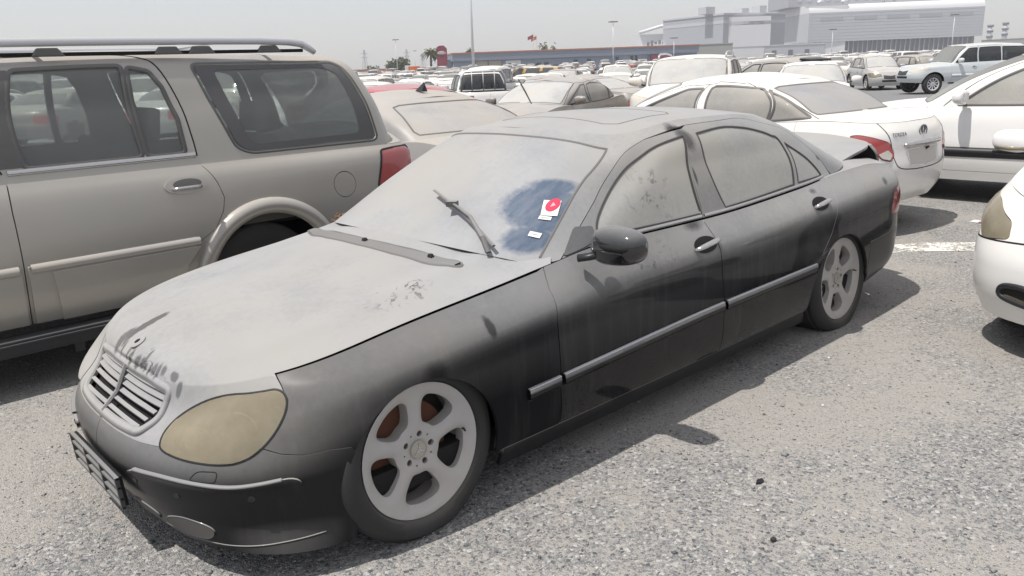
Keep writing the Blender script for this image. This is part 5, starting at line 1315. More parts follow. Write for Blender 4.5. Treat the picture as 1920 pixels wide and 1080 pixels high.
    dc = gs([(-.455, 1.135), (-.445, 1.25), (-.41, 1.46), (-.33, 1.66), (-.25, 1.715), (-.10, 1.735), (.30, 1.735), (.62, 1.735), (1.0, 1.72)])
    ribbon('door_gap', G, spl(dc, 5, False), M['void'], root, .008, .0012, 'B')
    ribbon('door_gap', G, gs([(.57, 1.14), (.62, 1.73)]), M['void'], root, .008, .0035, 'B')
    for xs, ow in (((-.445, .545), rd), ((.585, 1.55), fd)):
        for a, o_ in zip(ribbon('belt_strip', G, gs([(x, 1.143+.0*x) for x in np.linspace(*xs, 8)]), M['chrome_dusty'], root, .034, .008, 'B', prof='round'), ow): a.parent = o_
    # lower cladding, flares, handles
    for poly, ow in (([(.56, .345), (.56, .665), (-.375, .665), (-.25, .52), (-.235, .345)], rd), ([(.59, .345), (.59, .665), (1.60, .665), (1.60, .345)], fd)):
        q = dens(side(poly), .05)
        for a, o_ in zip(patch('door_cladding', B, rnd(q[::1], .01) if False else q, gold, root, 'B', inset=.002, skirt=.028, res=.06, lift=.020), ow): a.parent = o_
        xe = (.545, -.36) if ow is rd else (1.59, .60)
        for a, o_ in zip(ribbon('cladding_edge', B, side([(x, .645) for x in np.linspace(*xe, 8)]), gold, root, .055, .030, 'B', prof='round'), ow): a.parent = o_
        q2 = side([(poly[0][0]-.10 if ow is rd else poly[0][0]+.1, .35), (poly[0][0]-.09 if ow is rd else poly[0][0]+.1, .60)]) 
        if ow is rd:
            q = dens(side([(.43, .345), (.45, .62), (-.36, .62), (-.27, .52), (-.24, .345)]), .05)
            for a, o_ in zip(patch('cladding_pad', B, rnd(q, .01) if False else q, gold, root, 'B', inset=.002, skirt=.016, res=.06, lift=.034), ow): a.parent = o_
    for cx in (rx, fx):
        q = side([(cx+.458*math.cos(t), zc+.458*math.sin(t)) for t in np.linspace(-.05, math.pi+.05, 30)])
        ribbon('wheel_flare', B, q, gold, root, .10, .040, 'B', prof='round')
    q = side([(-.235, .975), (-.335, .985), (-.435, .97)])
    bz = np.array([side([(-.335+.125*math.cos(t), .978+.048*math.sin(t)*(1+.0*math.cos(t)))])[0] for t in np.linspace(0, 2*math.pi, 24, endpoint=False)])
    for a, o_ in zip(patch('handle_bezel', B, bz, gold, root, 'B', inset=0, skirt=.012, res=.04, lift=.010), rd): a.parent = o_
    bz = np.array([side([(-.345+.085*math.cos(t), .986+.028*math.sin(t))])[0] for t in np.linspace(0, 2*math.pi, 20, endpoint=False)])
    for a, o_ in zip(patch('handle_cup', B, bz, M['trim_grey'], root, 'B', inset=0, skirt=0, res=.04, lift=.0115), rd): a.parent = o_
    P, N = B.ev(side([(x, .962) for x in np.linspace(-.25, -.42, 6)])); P = P+N*np.array([.02, .032, .036, .036, .032, .02])[:, None]
    for sg, o_ in ((1, rd[0]), (-1, rd[1])):
        m = MB(); m.tube(P*np.array([1, sg, 1]), .013, 8, flat=.8); m.build('door_handle', M['chrome_dusty'], o_, smooth=True)
    # running board, floor, seats
    for sg in (1, -1):
        m = MB(); m.box((.72-ox, sg*1.0, .262), (2.0, .20, .055)); m.box((.72-ox, sg*1.075, .262), (2.0, .03, .085)); m.build('running_board', M['board'], root, bevel=.008)
        m = MB(); m.box((.40-ox, sg*.93, .20), (.05, .30, .06)); m.build('board_bracket', M['black_plastic'], root)
    m = MB(); m.box((0, 0, .42), (4.9, 1.6, .20)); m.box((-.3, 0, .70), (3.6, 1.62, .12)); m.build('underbody', M['void'], root)
    for x in (.62, -.78, -1.50):
        for y in (-.42, .42):
            m = MB(); m.box((x, y, .94), (.16, .50, .56), ry=-.2); m.box((x-.09, y, 1.32), (.10, .27, .20), ry=-.15); m.box((x+.25, y, .82), (.5, .52, .16)); m.build('seat', M['seat_cloth'], root, bevel=.03)
    for sg in (1, -1):
        m = MB(); m.box((-.2, sg*.84, .86), (3.4, .05, .38)); m.build('door_trim', M['seat_cloth'], root)
    m = MB(); m.box((1.0, 0, 1.02), (.5, 1.7, .22)); m.build('dashboard', M['void'], root, bevel=.04)
    for sg in (1, -1):
        for cx in (rx, fx): build_wheel(root, cx-ox, sg*.86, .275, .385, .225, .26, M['rubber'], M['rim'], M['dark_metal'], 'seven', sg, n=40, flat=1)
    # roof rails with feet
    zr = lambda x: 1.790+.012*(1-((x+.2)/1.4)**2)
    for sg in (1, -1):
        xs = [-1.385, -1.345, -1.29, -1.20]+list(np.linspace(-1.0, .8, 8))+[1.0, 1.06, 1.10]
        zs = [1.722, 1.748, 1.778, 1.790]+[zr(x) for x in np.linspace(-1.0, .8, 8)]+[1.788, 1.76, 1.72]
        m = MB(); m.tube([(x-ox, sg*(.775), z) for x, z in zip(xs, zs)], [.022, .028, .030, .030]+[.030]*8+[.03, .027, .02], 10, flat=.8); rl = m.build('roof_rail', M['rail'], root, smooth=True)
        for x in (-1.06, -.62, -.42, .22):
            m = MB(); m.box((x-ox, sg*.775, 1.748), (.17, .04, .045), taper=.6); m.build('rail_foot', M['trim_grey'], rl, bevel=.008)
        m = MB(); m.tube([(-1.3-ox, sg*.77, 1.735), (.9-ox, sg*.77, 1.738)], .012, 6); m.build('rail_channel', M['void'], rl)
    for x in (-1.02, .30):
        m = MB(); m.tube([(x-ox, -.775, 1.80), (x-ox, 0, 1.815), (x-ox, .775, 1.80)], .016, 8, flat=.6); m.build('cross_bar', M['rail'], root, smooth=True)
    for sg in (1, -1): mirror(root, (1.02, 1.14, 1.22), sg, gold, M['black_plastic'], (1.05, .93, 1.16), fd[0 if sg > 0 else 1], k=1.3)
    return root

def yaris_extra(root, S, s, d1, d2):
    B = S['B']; U = B.U[-1]; L = s['L']/2
    bi = lambda p: B.inv(p, (1, 1, 1), (.6, 1))
    ribbon('trunk_gap', B, spl(bi([(-1.94, .54, .978), (-1.992, .534, .955), (-2.066, .510, .86), (-2.099, .470, .69), (-2.125, .40, .61), (-2.15, .20, .585), (-2.152, .005, .58)]), 5, False), M['void'], root, .008, .0015, 'J')
    pp = rnd(bi([(-L+.04, .001, .76), (-L+.04, .29, .76), (-L+.04, .27, .62), (-L+.04, .001, .60)]), .03); pp[:, 0] = np.minimum(pp[:, 0], U)
    ribbon('plate_recess', B, pp[4:-4], P_['white'], root, .014, .006, 'J', prof='round')
    patch('plate_field', B, bi([(-L+.04, .0, .755), (-L+.04, .26, .755), (-L+.04, .24, .625), (-L+.04, .0, .61)]), M['plate_dusty'], root, 'J', inset=0, skirt=0, res=.05, lift=.002)
    P, N = B.ev(bi([(-L+.03, y, .800) for y in (0, .15, .30, .34)])); P = np.r_[(P*MIR)[1:][::-1], P]; m = MB(); m.tube(P+np.array([-.012, 0, 0]), [.012, .022, .024, .025, .024, .022, .012], 8, flat=1.0); m.build('chrome_handle', M['chrome_dusty'], root, smooth=True)
    m = MB(); m.tube([P[3]+np.array([-.012, -.05, -.045]), P[3]+np.array([-.022, -.05, -.055])], .018, 8); m.build('lock', M['black_plastic'], root, smooth=True)
    # oval badge: three rings
    c = bi([(-L+.03, 0, .905)])[0]; P, N = B.ev([c]); c = P[0]; n = N[0]; c = c+n*.004
    m = MB()
    def ring(ry, rz, dz=0, k=20):
        pts = [c+np.array([0, ry*math.cos(t), dz+rz*math.sin(t)])+np.array([-n[2]/max(-n[0], .2)*-(dz+rz*math.sin(t))*-1*0, 0, 0]) for t in np.linspace(0, 2*math.pi, k+1)]
        m.tube(pts, .0055, 6, caps=False)
    ring(.072, .048); ring(.040, .028, .018); ring(.020, .046, -.001)
    m.build('badge', M['badge'], root, smooth=True)
    # lettering left of the badge
    word = 'TOYOTA'; t = bpy.data.curves.new('lettering', 'FONT'); t.body = word; t.size = .043; t.extrude = .002; t.align_x = 'CENTER'; t.space_character = 1.1
    ot = bpy.data.objects.new('tmp_lettering', t); COL.objects.link(ot)
    dg = bpy.context.evaluated_depsgraph_get(); dg.update(); me = bpy.data.meshes.new_from_object(ot.evaluated_get(dg)); bpy.data.objects.remove(ot)
    P, N = B.ev(bi([(-L+.04, .40, .885)])); nn = N[0]
    o = bpy.data.objects.new('lettering', me); COL.objects.link(o); o.parent = root; me.materials.clear(); me.materials.append(M['badge'])
    z = Vector(nn); x = Vector((0, 0, 1)).cross(z).normalized(); y = z.cross(x)
    p = Vector(P[0])+z*.006
    o.matrix_local = Matrix(((x.x, y.x, z.x, p.x), (x.y, y.y, z.y, p.y), (x.z, y.z, z.z, p.z), (0, 0, 0, 1)))
def yaris_lamp(root, S, s, d1, d2):
    yaris_extra(root, S, s, d1, d2)
    B = S['B']; q = rnd(B.inv([(-2.03, .632, .74), (-2.048, .60, .70), (-2.085, .53, .685), (-2.088, .50, .73), (-2.065, .545, .775)]), .012)
    patch('reverse_lens', B, q, M['lamp_dusty'], root, 'B', inset=.001, skirt=.004, res=.03, step=.015, lift=.0145)
def sill_trim(z0, z1, mat):
    def f(root, S, s, d1, d2):
        B = S['B']; w = s['W']/2
        cs = s['cuts']
        for (a, b), d in (((cs[0], cs[1]), d1), ((cs[1], cs[2]), d2)):
            q = B.inv([(x, w, (z0+z1)/2) for x in np.linspace(a-.01, b+.01, 8)], (1, .15, 1))
            for r, o in zip(ribbon('side_molding', B, q, mat, root, z1-z0, .014, 'B', prof='round'), d): r.parent = o
    return f
def fin(x, z):
    def f(root, S, s, d1, d2):
        m = MB(); m.add([(x+.10, 0, z), (x-.07, .035, z), (x-.07, -.035, z), (x-.05, 0, z+.085), (x-.075, 0, z+.08)], [(0, 1, 3), (0, 3, 2), (1, 4, 3), (2, 3, 4), (1, 2, 4)])
        m.build('roof_antenna', M['black_plastic'], root)
    return f
def front16(root, S, s, d1, d2):
    B = S['B']; xf = s['L']/2
    q = spl(B.inv([(xf-.12, .60, .40), (xf-.10, .62, .33), (xf-.03, .40, .30), (xf-.02, .36, .36), (xf-.06, .48, .41)]), 5)
    patch('fog_lamp_bay', B, q, M['void'], root, 'B', inset=0, skirt=0, res=.04, lift=.003)
    ribbon('fog_lamp_frame', B, q, M['black_plastic'], root, .030, .014, 'B', True, 'round')
    q2 = spl(B.inv([(xf-.10, .59, .335), (xf-.05, .42, .312), (xf-.05, .44, .335), (xf-.10, .58, .36)]), 4)
    patch('fog_lamp_shelf', B, q2, M['lens'], root, 'B', inset=0, skirt=0, res=.04, lift=.005)
    ribbon('bumper_gap', B, spl(B.inv([(xf-.16, .44, .60), (xf-.38, .86, .60), (xf-.52, .90, .63)]), 4, False), M['void'], root, .009, .001, 'B')
def car16_extra(root, S, s, d1, d2):
    front16(root, S, s, d1, d2)
    mx, my, mz = s['win'][0][0]-.08, s['W']/2+.10, s['belt']+.10
    for sg in (1, -1):
        m = MB(); m.tube([(mx+.055, sg*(my-.08), mz-.035), (mx+.066, sg*my, mz-.036), (mx+.05, sg*(my+.085), mz-.03)], .014, 8); m.build('mirror_indicator', M['lens'], root, smooth=True)
        m = MB(); m.box((mx+.005, sg*my, mz-.066), (.09, .19, .02), taper=1.1); m.build('mirror_underside', M['black_plastic'], root, bevel=.006)
def lexus_wiper(root, S, s, d1, d2):
    m = MB(); m.tube([(1.0, .22, .97), (.62, -.15, 1.20), (.20, -.55, 1.42)], [.012, .016, .012], 6); m.build('raised_wiper', M['black_plastic'], root)
def rails(root, S, s, d1, d2):
    R = S['R']; x0, x1 = s['xh']-.35, s['xr']+.35
    for sg in (1, -1):
        y = s['W']/2*.915-s['roofin']-.05; z = s['H']-s['crown']+.02
        m = MB(); m.tube([(x0+.06, sg*y, z-.03), (x0, sg*y, z+.03), (x0-.15, sg*y, z+.055), ((x0+x1)/2, sg*y, z+.07), (x1+.15, sg*y, z+.045), (x1, sg*y, z+.01), (x1-.05, sg*y, z-.03)], .02, 8); m.build('roof_rail', M['rail'], root, smooth=True)
def roll_bar(root, S, s, d1, d2):
    x = s['xg']-.16; m = MB(); w = .70
    m.tube([(x, -w, 1.05), (x, -w, 1.52), (x, -w+.12, 1.70), (x, w-.12, 1.70), (x, w, 1.52), (x, w, 1.05)], .035, 8); m.build('roll_bar', M['rail'], root, smooth=True)
    for y in (-.36, 0, .36):
        m = MB(); m.tube([(x-.02, y, 1.10), (x-.02, y, 1.70)], .016, 6); m.build('guard_bar', M['rail'], root, smooth=True)
    m = MB(); L = s['L']/2; m.box((-L/2-.55+.0, .0, .80), (L-1.3, 1.5, .08)); m.build('load_floor', M['void'], root)
def spoiler(root, S, s, d1, d2):
    m = MB(); m.box((s['xr']-.03, 0, s['H']-.07), (.34, s['W']*.66, .05), ry=-.12); m.build('roof_spoiler', M['black_plastic'], root, bevel=.015)

def place_all():
    build_navigator()
    c = build_car(spec('sedan', L=4.30, W=1.69, H=1.43, wb=2.55, fo=.85, hood0=.72, cowl=1.0, belt=.93, beltr=.99, deck=1.04, tail=.98, xc=1.05, xh=.25, xr=-1.0, xg=-1.62, roofin=.17,
                       win=[(.78, .02, -.20, -.22), (-.34, -.32, -.92, -1.0)], quarter=(-1.05, -.98, -1.02, -1.42),
                       taillamp=[(-1.83, .775, .90), (-1.90, .755, .845), (-2.00, .665, .79), (-2.046, .617, .70), (-2.10, .503, .67), (-2.105, .455, .728), (-2.072, .515, .835), (-1.98, .665, .888), (-1.90, .74, .915)], rearglass=M['glass_rear']),
                  'white saloon seen from behind with red tail lamps, parked behind the black one', 'car', P_['white'], hi=2, extra=yaris_lamp, glassm=M['glass_dusty'], trim=M['trim_grey'])
    put(c, -6.23, -1.98, 267)
    c = build_car(spec('sedan', L=4.65, W=1.80, H=1.42, xr=-.95, xh=.30, roofin=.24, seats=False, quarter=None, win=[(.62, -.02, -.20, -.20), (-.30, -.30, -.60, -.66)], rearglass=M['glass_rear_grey']), 'silver grey saloon with a fin antenna on its roof, behind the gold SUV', 'car', P_['dull'], hi=1, extra=fin(-.62, 1.40), ws=M['glass_rear_grey'], trim=M['seal_dusty'], gaps=False)
    put(c, -3.5, -4.35, 270.5, -.03)
    c = build_car(spec('sedan', L=4.5, W=1.77, H=1.46), 'red saloon showing only its dusty roof behind the silver one with the fin', 'car', P_['red_clean'], hi=1); put(c, -5.2, -7.0, 270, -.02)
    c = build_car(spec('sedan', L=4.57, W=1.78, H=1.43, xh=.15, xc=.98, mirrormat=P_['brown']), 'brown grey saloon with a lifted wiper facing the camera', 'car', P_['brown'], hi=2, extra=lexus_wiper, ws=M['glass_pale'], trim=M['trim_grey'])
    put(c, -10.1, -8.45, 15, -.04)
    c = build_car(spec('sedan', L=4.9, W=1.82, H=1.42, xr=-.9), 'grey saloon with a pale rear window behind the brown grey one', 'car', P_['grey'], hi=1, ws=M['glass_pale'], trim=M['chrome_dusty']); put(c, -14.6, -11.9, 277)
    c = build_car(spec('suv', L=4.7, W=1.86, H=1.70), 'cream SUV with roof rails facing the camera behind the white saloon', 'car', P_['cream'], hi=2, extra=rails, ws=M['glass_pale'], trim=M['trim_grey']); put(c, -12.7, -6.9, 28)
    c = build_car(spec('hatch', L=4.3, W=1.80, H=1.60), 'dark grey hatchback with a black roof spoiler right of the cream SUV', 'car', P_['grey'], hi=1, extra=spoiler, ws=M['glass_pale']); put(c, -21.5, -10.3, 268)
    c = build_car(spec('sedan', L=4.5, H=1.45), 'white saloon facing the camera beyond the roof of the nearer white saloon', 'car', P_['white'], hi=1, ws=M['glass_pale'], trim=M['trim_grey']); put(c, -17.6, -6.9, 30)
    c = build_car(spec('hatch', L=4.0, H=1.60, tyre=.34), 'silver compact car with dull lamps left of the white off-roader', 'car', P_['silver'], hi=1, ws=M['glass_pale'], lampm=M['lens']); put(c, -38.5, -14.4, 42)
    c = build_car(spec('hatch', L=4.2, H=1.55), 'dark car with its back turned beside the silver compact car', 'car', P_['dark'], hi=1); put(c, -46.0, -16.2, 250)
    c = build_car(spec('suv', L=4.9, W=1.88, H=1.84, wb=2.78, fo=.80, sill=.42, cuts=[.98, -.06, -1.0], win=[(.78, .30, -.02, -.02), (-.12, -.12, -.92, -.95)], quarter=(-1.04, -1.02, -2.02, -2.06)), 'white off-roader with dark windows parked side on across the open lane', 'car', P_['pearl'], hi=2, rimstyle='ten', glassm=M['glass_dark'], ws=M['glass_film'], wheelm=M['rim_bright'], extra=sill_trim(.60, .72, P_['pearl'])); put(c, -34.0, -9.05, 320)
    c = build_car(spec('hatch', L=4.55, W=1.78, H=1.53, sill=.24, belt=.96, beltr=1.0, hood0=.80, cowl=1.0, xc=1.22, xh=.30, win=[(.72, .10, -.20, -.20), (-.30, -.30, -1.05, -1.12)], cuts=[1.02, -.25, -1.1]), 'white hatchback with a black side strip at the right edge behind the white saloon', 'car', P_['white'], hi=2, extra=sill_trim(.47, .57, M['black_plastic']), ws=M['glass_film'], glassm=M['glass_dusty2'], trim=M['trim_grey']); put(c, -8.70, .55, 271, 0, 1.04)
    c = build_car(spec('sedan', L=4.50, W=1.78, H=1.48, hood0=.76, sill=.18, nose=2.5, xc=1.50, xh=.60, xr=-1.1, win=[(1.18, .40, .02, .02), (-.08, -.08, -.98, -1.06)], headlamp=[(2.05, .60, .61), (2.02, .62, .70), (1.88, .74, .79), (1.66, .84, .85), (1.62, .88, .79), (1.76, .86, .68), (1.94, .78, .59)]), 'white car with yellowed head lamps nosing in at the right edge', 'car', P_['white'], hi=2, lampm=M['lens'], extra=car16_extra); put(c, -5.20, 2.45, 357)
    c = build_car(spec('pickup', L=5.1, W=1.78, H=1.76), 'white double cab pickup with a roll bar behind its rear window', 'pickup', P_['white'], name='parked_pickup', hi=1, extra=roll_bar, glassm=M['glass_film'], ws=M['glass_dark']); put(c, -16.2, -17.7, 238, -.04)
# ---------------------------------------------------------------- ground
def build_ground():
    t = NT('gravel_ground'); o = t.obj()
    big = t.noise(.55, 6, .62); mid = t.noise(2.6, 5, .6, None, .4)
    sand = t.mapr(t.math('ADD', t.math('MULTIPLY', big, .65), t.math('MULTIPLY', mid, .35)), .43, .60, smooth=True)
    vo = t.n('ShaderNodeTexVoronoi'); vo.inputs['Scale'].default_value = 170; t.t.links.new(o, vo.inputs['Vector'])
    vo2 = t.n('ShaderNodeTexVoronoi'); vo2.inputs['Scale'].default_value = 78; t.t.links.new(o, vo2.inputs['Vector'])
    sep = t.n('ShaderNodeSeparateColor'); t.t.links.new(vo.outputs['Color'], sep.inputs[0])
    sep2 = t.n('ShaderNodeSeparateColor'); t.t.links.new(vo2.outputs['Color'], sep2.inputs[0])
    fine = t.noise(160, 3, .7)
    g = t.mix(sep.outputs[0], (.145, .148, .152), (.35, .345, .335))
    g = t.mix(t.mapr(sep2.outputs[0], .80, .95), g, (.50, .49, .47))
    g = t.mix(t.mapr(sep2.outputs[1], .86, .97), g, (.11, .115, .12))
    sc_ = t.mix(fine, (.32, .302, .276), (.43, .408, .376))
    sc_ = t.mix(t.mapr(sep.outputs[1], .80, .90), sc_, g)
    keep = t.mapr(t.math('ADD', sep2.outputs[2], t.math('MULTIPLY', sand, .9)), .55, .95)
    col = t.mix(keep, g, sc_)
    col = t.mix(t.mapr(t.noise(.13, 3, .5), .45, .62, 0, .30), col, (.41, .383, .345))
    # far from here the bed is bare grey stone
    ds = t.vmath('LENGTH', o); col = t.mix(t.mapr(ds, 7, 24, 0, .75), col, t.mix(fine, (.15, .155, .165), (.27, .275, .28)))
    h = t.math('ADD', t.math('MULTIPLY', vo.outputs['Distance'], -1.0), t.math('MULTIPLY', vo2.outputs['Distance'], -.8))
    nb = t.bump(h, .55, .012); nb = t.bump(fine, .25, .006, nb)
    mat = t.done(t.bsdf(col, .95, spec=.15, normal=nb))
    # one sheet out to the walls and halls that close the view
    m = MB(); ys = (594, -5, -35, -894); m.add([(x, y, gz(0, y)) for y in ys for x in (-994, 494)], [(i*2+2, i*2+3, i*2+1, i*2) for i in range(3)])
    g_ = m.build('ground', mat); g_['kind'] = 'structure'
def build_pebbles(n=60000):
    rs = np.random.RandomState(5)
    # scattered where the lens can see the bed near by, thinning out with distance
    r = .9+8.6*rs.rand(n)**1.6; a = np.radians(227.66)+np.radians(76)*(rs.rand(n)-.5)*1.25
    c = np.stack([1.46+r*np.cos(a), 2.97+r*np.sin(a)], 1)
    s = np.clip(np.exp(rs.normal(math.log(.0024), .45, n)), .0015, .017)
    oc = np.array([(1, 0, 0), (0, 1, 0), (-1, 0, 0), (0, -1, 0), (0, 0, 1), (0, 0, -1)], float)
    F = np.array([(0, 1, 4), (1, 2, 4), (2, 3, 4), (3, 0, 4), (1, 0, 5), (2, 1, 5), (3, 2, 5), (0, 3, 5)])
    V = oc[None]*(1+.5*(rs.rand(n, 6, 1)-.5))+.35*(rs.rand(n, 6, 3)-.5)
    V *= s[:, None, None]*np.stack([.8+.8*rs.rand(n), .8+.6*rs.rand(n), .45+.45*rs.rand(n)], -1)[:, None]
    th = rs.rand(n)*6.283; co, si = np.cos(th)[:, None], np.sin(th)[:, None]
    X = np.stack([V[..., 0]*co-V[..., 1]*si+c[:, :1], V[..., 0]*si+V[..., 1]*co+c[:, 1:], V[..., 2]+s[:, None]*.30], -1)
    idx = (F[None]+np.arange(n)[:, None, None]*6).reshape(-1, 3)
    me = bpy.data.meshes.new('gravel'); me.vertices.add(n*6); me.vertices.foreach_set('co', X.astype(np.float32).ravel())
    me.loops.add(len(idx)*3); me.loops.foreach_set('vertex_index', idx.astype(np.int32).ravel())
    me.polygons.add(len(idx)); me.polygons.foreach_set('loop_start', (np.arange(len(idx))*3).astype(np.int32))
    mi = rs.choice(4, n, p=[.44, .34, .14, .08]); me.polygons.foreach_set('material_index', np.repeat(mi, 8).astype(np.int32))
    me.update(calc_edges=True); me.validate()
    for nm, cc in (('stone_grey', (.25, .25, .25)), ('stone_pale', (.40, .385, .36)), ('stone_dark', (.11, .115, .12)), ('stone_white', (.58, .57, .55))): me.materials.append(plain(nm, cc, .9))
    o = bpy.data.objects.new('gravel', me); COL.objects.link(o); o['kind'] = 'stuff'
def build_ground_bits():
    # worn white bay line
    t = NT('worn_line_paint'); n = t.noise(30, 4, .7)
    tr = t.n('ShaderNodeBsdfTransparent'); t.done(t.mixs(t.mapr(t.math('ADD', t.math('MULTIPLY', n, .6), t.math('MULTIPLY', t.noise(6, 4, .6), .4)), .44, .53), tr.outputs[0], t.bsdf((.74, .72, .66), .8)))
    P = [(-4.95, .22), (-5.26, .46), (-5.62, .87), (-5.75, 1.05), (-6.02, .92), (-5.93, .75), (-5.66, .42), (-5.2, .08)]
    m = MB(); m.add([(x, y, .004) for x, y in P], [tuple(range(8))]); o = m.build('bay_line', t.m); o['kind'] = 'structure'
    def bit(nm, lab, cat, p, mat, pts, h=.006):
        m = MB(); m.prism(pts, 0, h); o = m.build(nm, mat); o.location = p; tag(o, lab, cat)
    bit('paper_scrap', 'small white and pink paper scrap on the gravel near the white line', 'litter', (-6.83, .43, .003), M['white_print'], [(-.05, -.035), (.05, -.05), (.06, .03), (-.04, .05)])
    bit('paper_print', 'pink torn strip lying against the white paper scrap', 'litter', (-6.80, .475, .010), M['pink_print'], [(-.03, -.02), (.03, -.015), (.025, .02), (-.03, .015)])
    bit('plastic_shard', 'black plastic shard on the sandy gravel right of the saloon', 'litter', (-1.10, 1.534, .002), M['black_plastic'], [(-.022, -.006), (.004, -.012), (.026, -.002), (.01, .010), (-.014, .008)], .008)
    bit('stone', 'dark stone on the sand below the plastic shard', 'stone', (-.78, 1.774, .002), M['dark_metal'], [(-.010, -.006), (.006, -.009), (.012, .002), (.002, .009), (-.009, .006)], .010)

# ---------------------------------------------------------------- the far side of the yard
def mpt(px_az, D): return (1.464+D*math.cos(R_(px_az)), 2.969+D*math.sin(R_(px_az)))
def bld_mats():
    M['clad_blue'] = plain('blue_grey_cladding', (.22, .25, .31), .6); M['clad_blue_lo'] = plain('blue_grey_cladding_low', (.25, .285, .35), .6)
    M['fascia_orange'] = plain('orange_fascia', (.42, .16, .09), .6); M['win_far'] = plain('far_window', (.05, .06, .08), .2)
    M['plant_pale_and_lit'] = plain('plant_cladding_pale_lit', (.74, .74, .745), .6); M['plant_grey'] = plain('plant_cladding_grey', (.40, .41, .435), .6)  # pale tone also paints brighter light into left faces; greys kept darker for fronts
    M['plant_light'] = plain('plant_cladding_light', (.51, .52, .54), .6); M['plant_dark'] = plain('plant_base_dark', (.17, .18, .21), .7)
    M['pipe_white'] = plain('pipe_white', (.74, .75, .77), .4); M['shop_tan'] = plain('shop_front_tan', (.42, .36, .29), .6)
    M['lamp_post'] = plain('lamp_post_paint', (.66, .67, .69), .4, .2); M['maroon'] = plain('sign_maroon', (.22, .05, .08), .5)
    M['orange'] = plain('orange_paint', (.62, .17, .06), .5); M['bark'] = plain('bark', (.13, .10, .075), .9)
    M['leaf'] = plain('tree_leaf', (.085, .105, .045), .7); M['leaf2'] = plain('tree_leaf_light', (.12, .14, .065), .7); M['palm_leaf'] = plain('palm_leaf', (.10, .115, .05), .7)
    M['concrete'] = plain('concrete', (.42, .41, .40), .8); M['wall_white'] = plain('white_wall', (.70, .70, .70), .7); M['conc_dark'] = plain('fence_sheet', (.33, .33, .31), .8)
def oriented(root, pa, pb):
    """place root at pa, local x along pa->pb, local y away from the camera; returns length"""
    d = Vector((pb[0]-pa[0], pb[1]-pa[1])); root.location = (pa[0], pa[1], gz(*pa)); root.rotation_euler = (0, 0, math.atan2(d.y, d.x)); return d.length
def az(px): # azimuth (degrees) of a column of the photograph near the horizon
    return 227.66-math.degrees(math.atan((px-960+17.5)/1509.4*.964))
def col(px, D): return mpt(az(px), D)
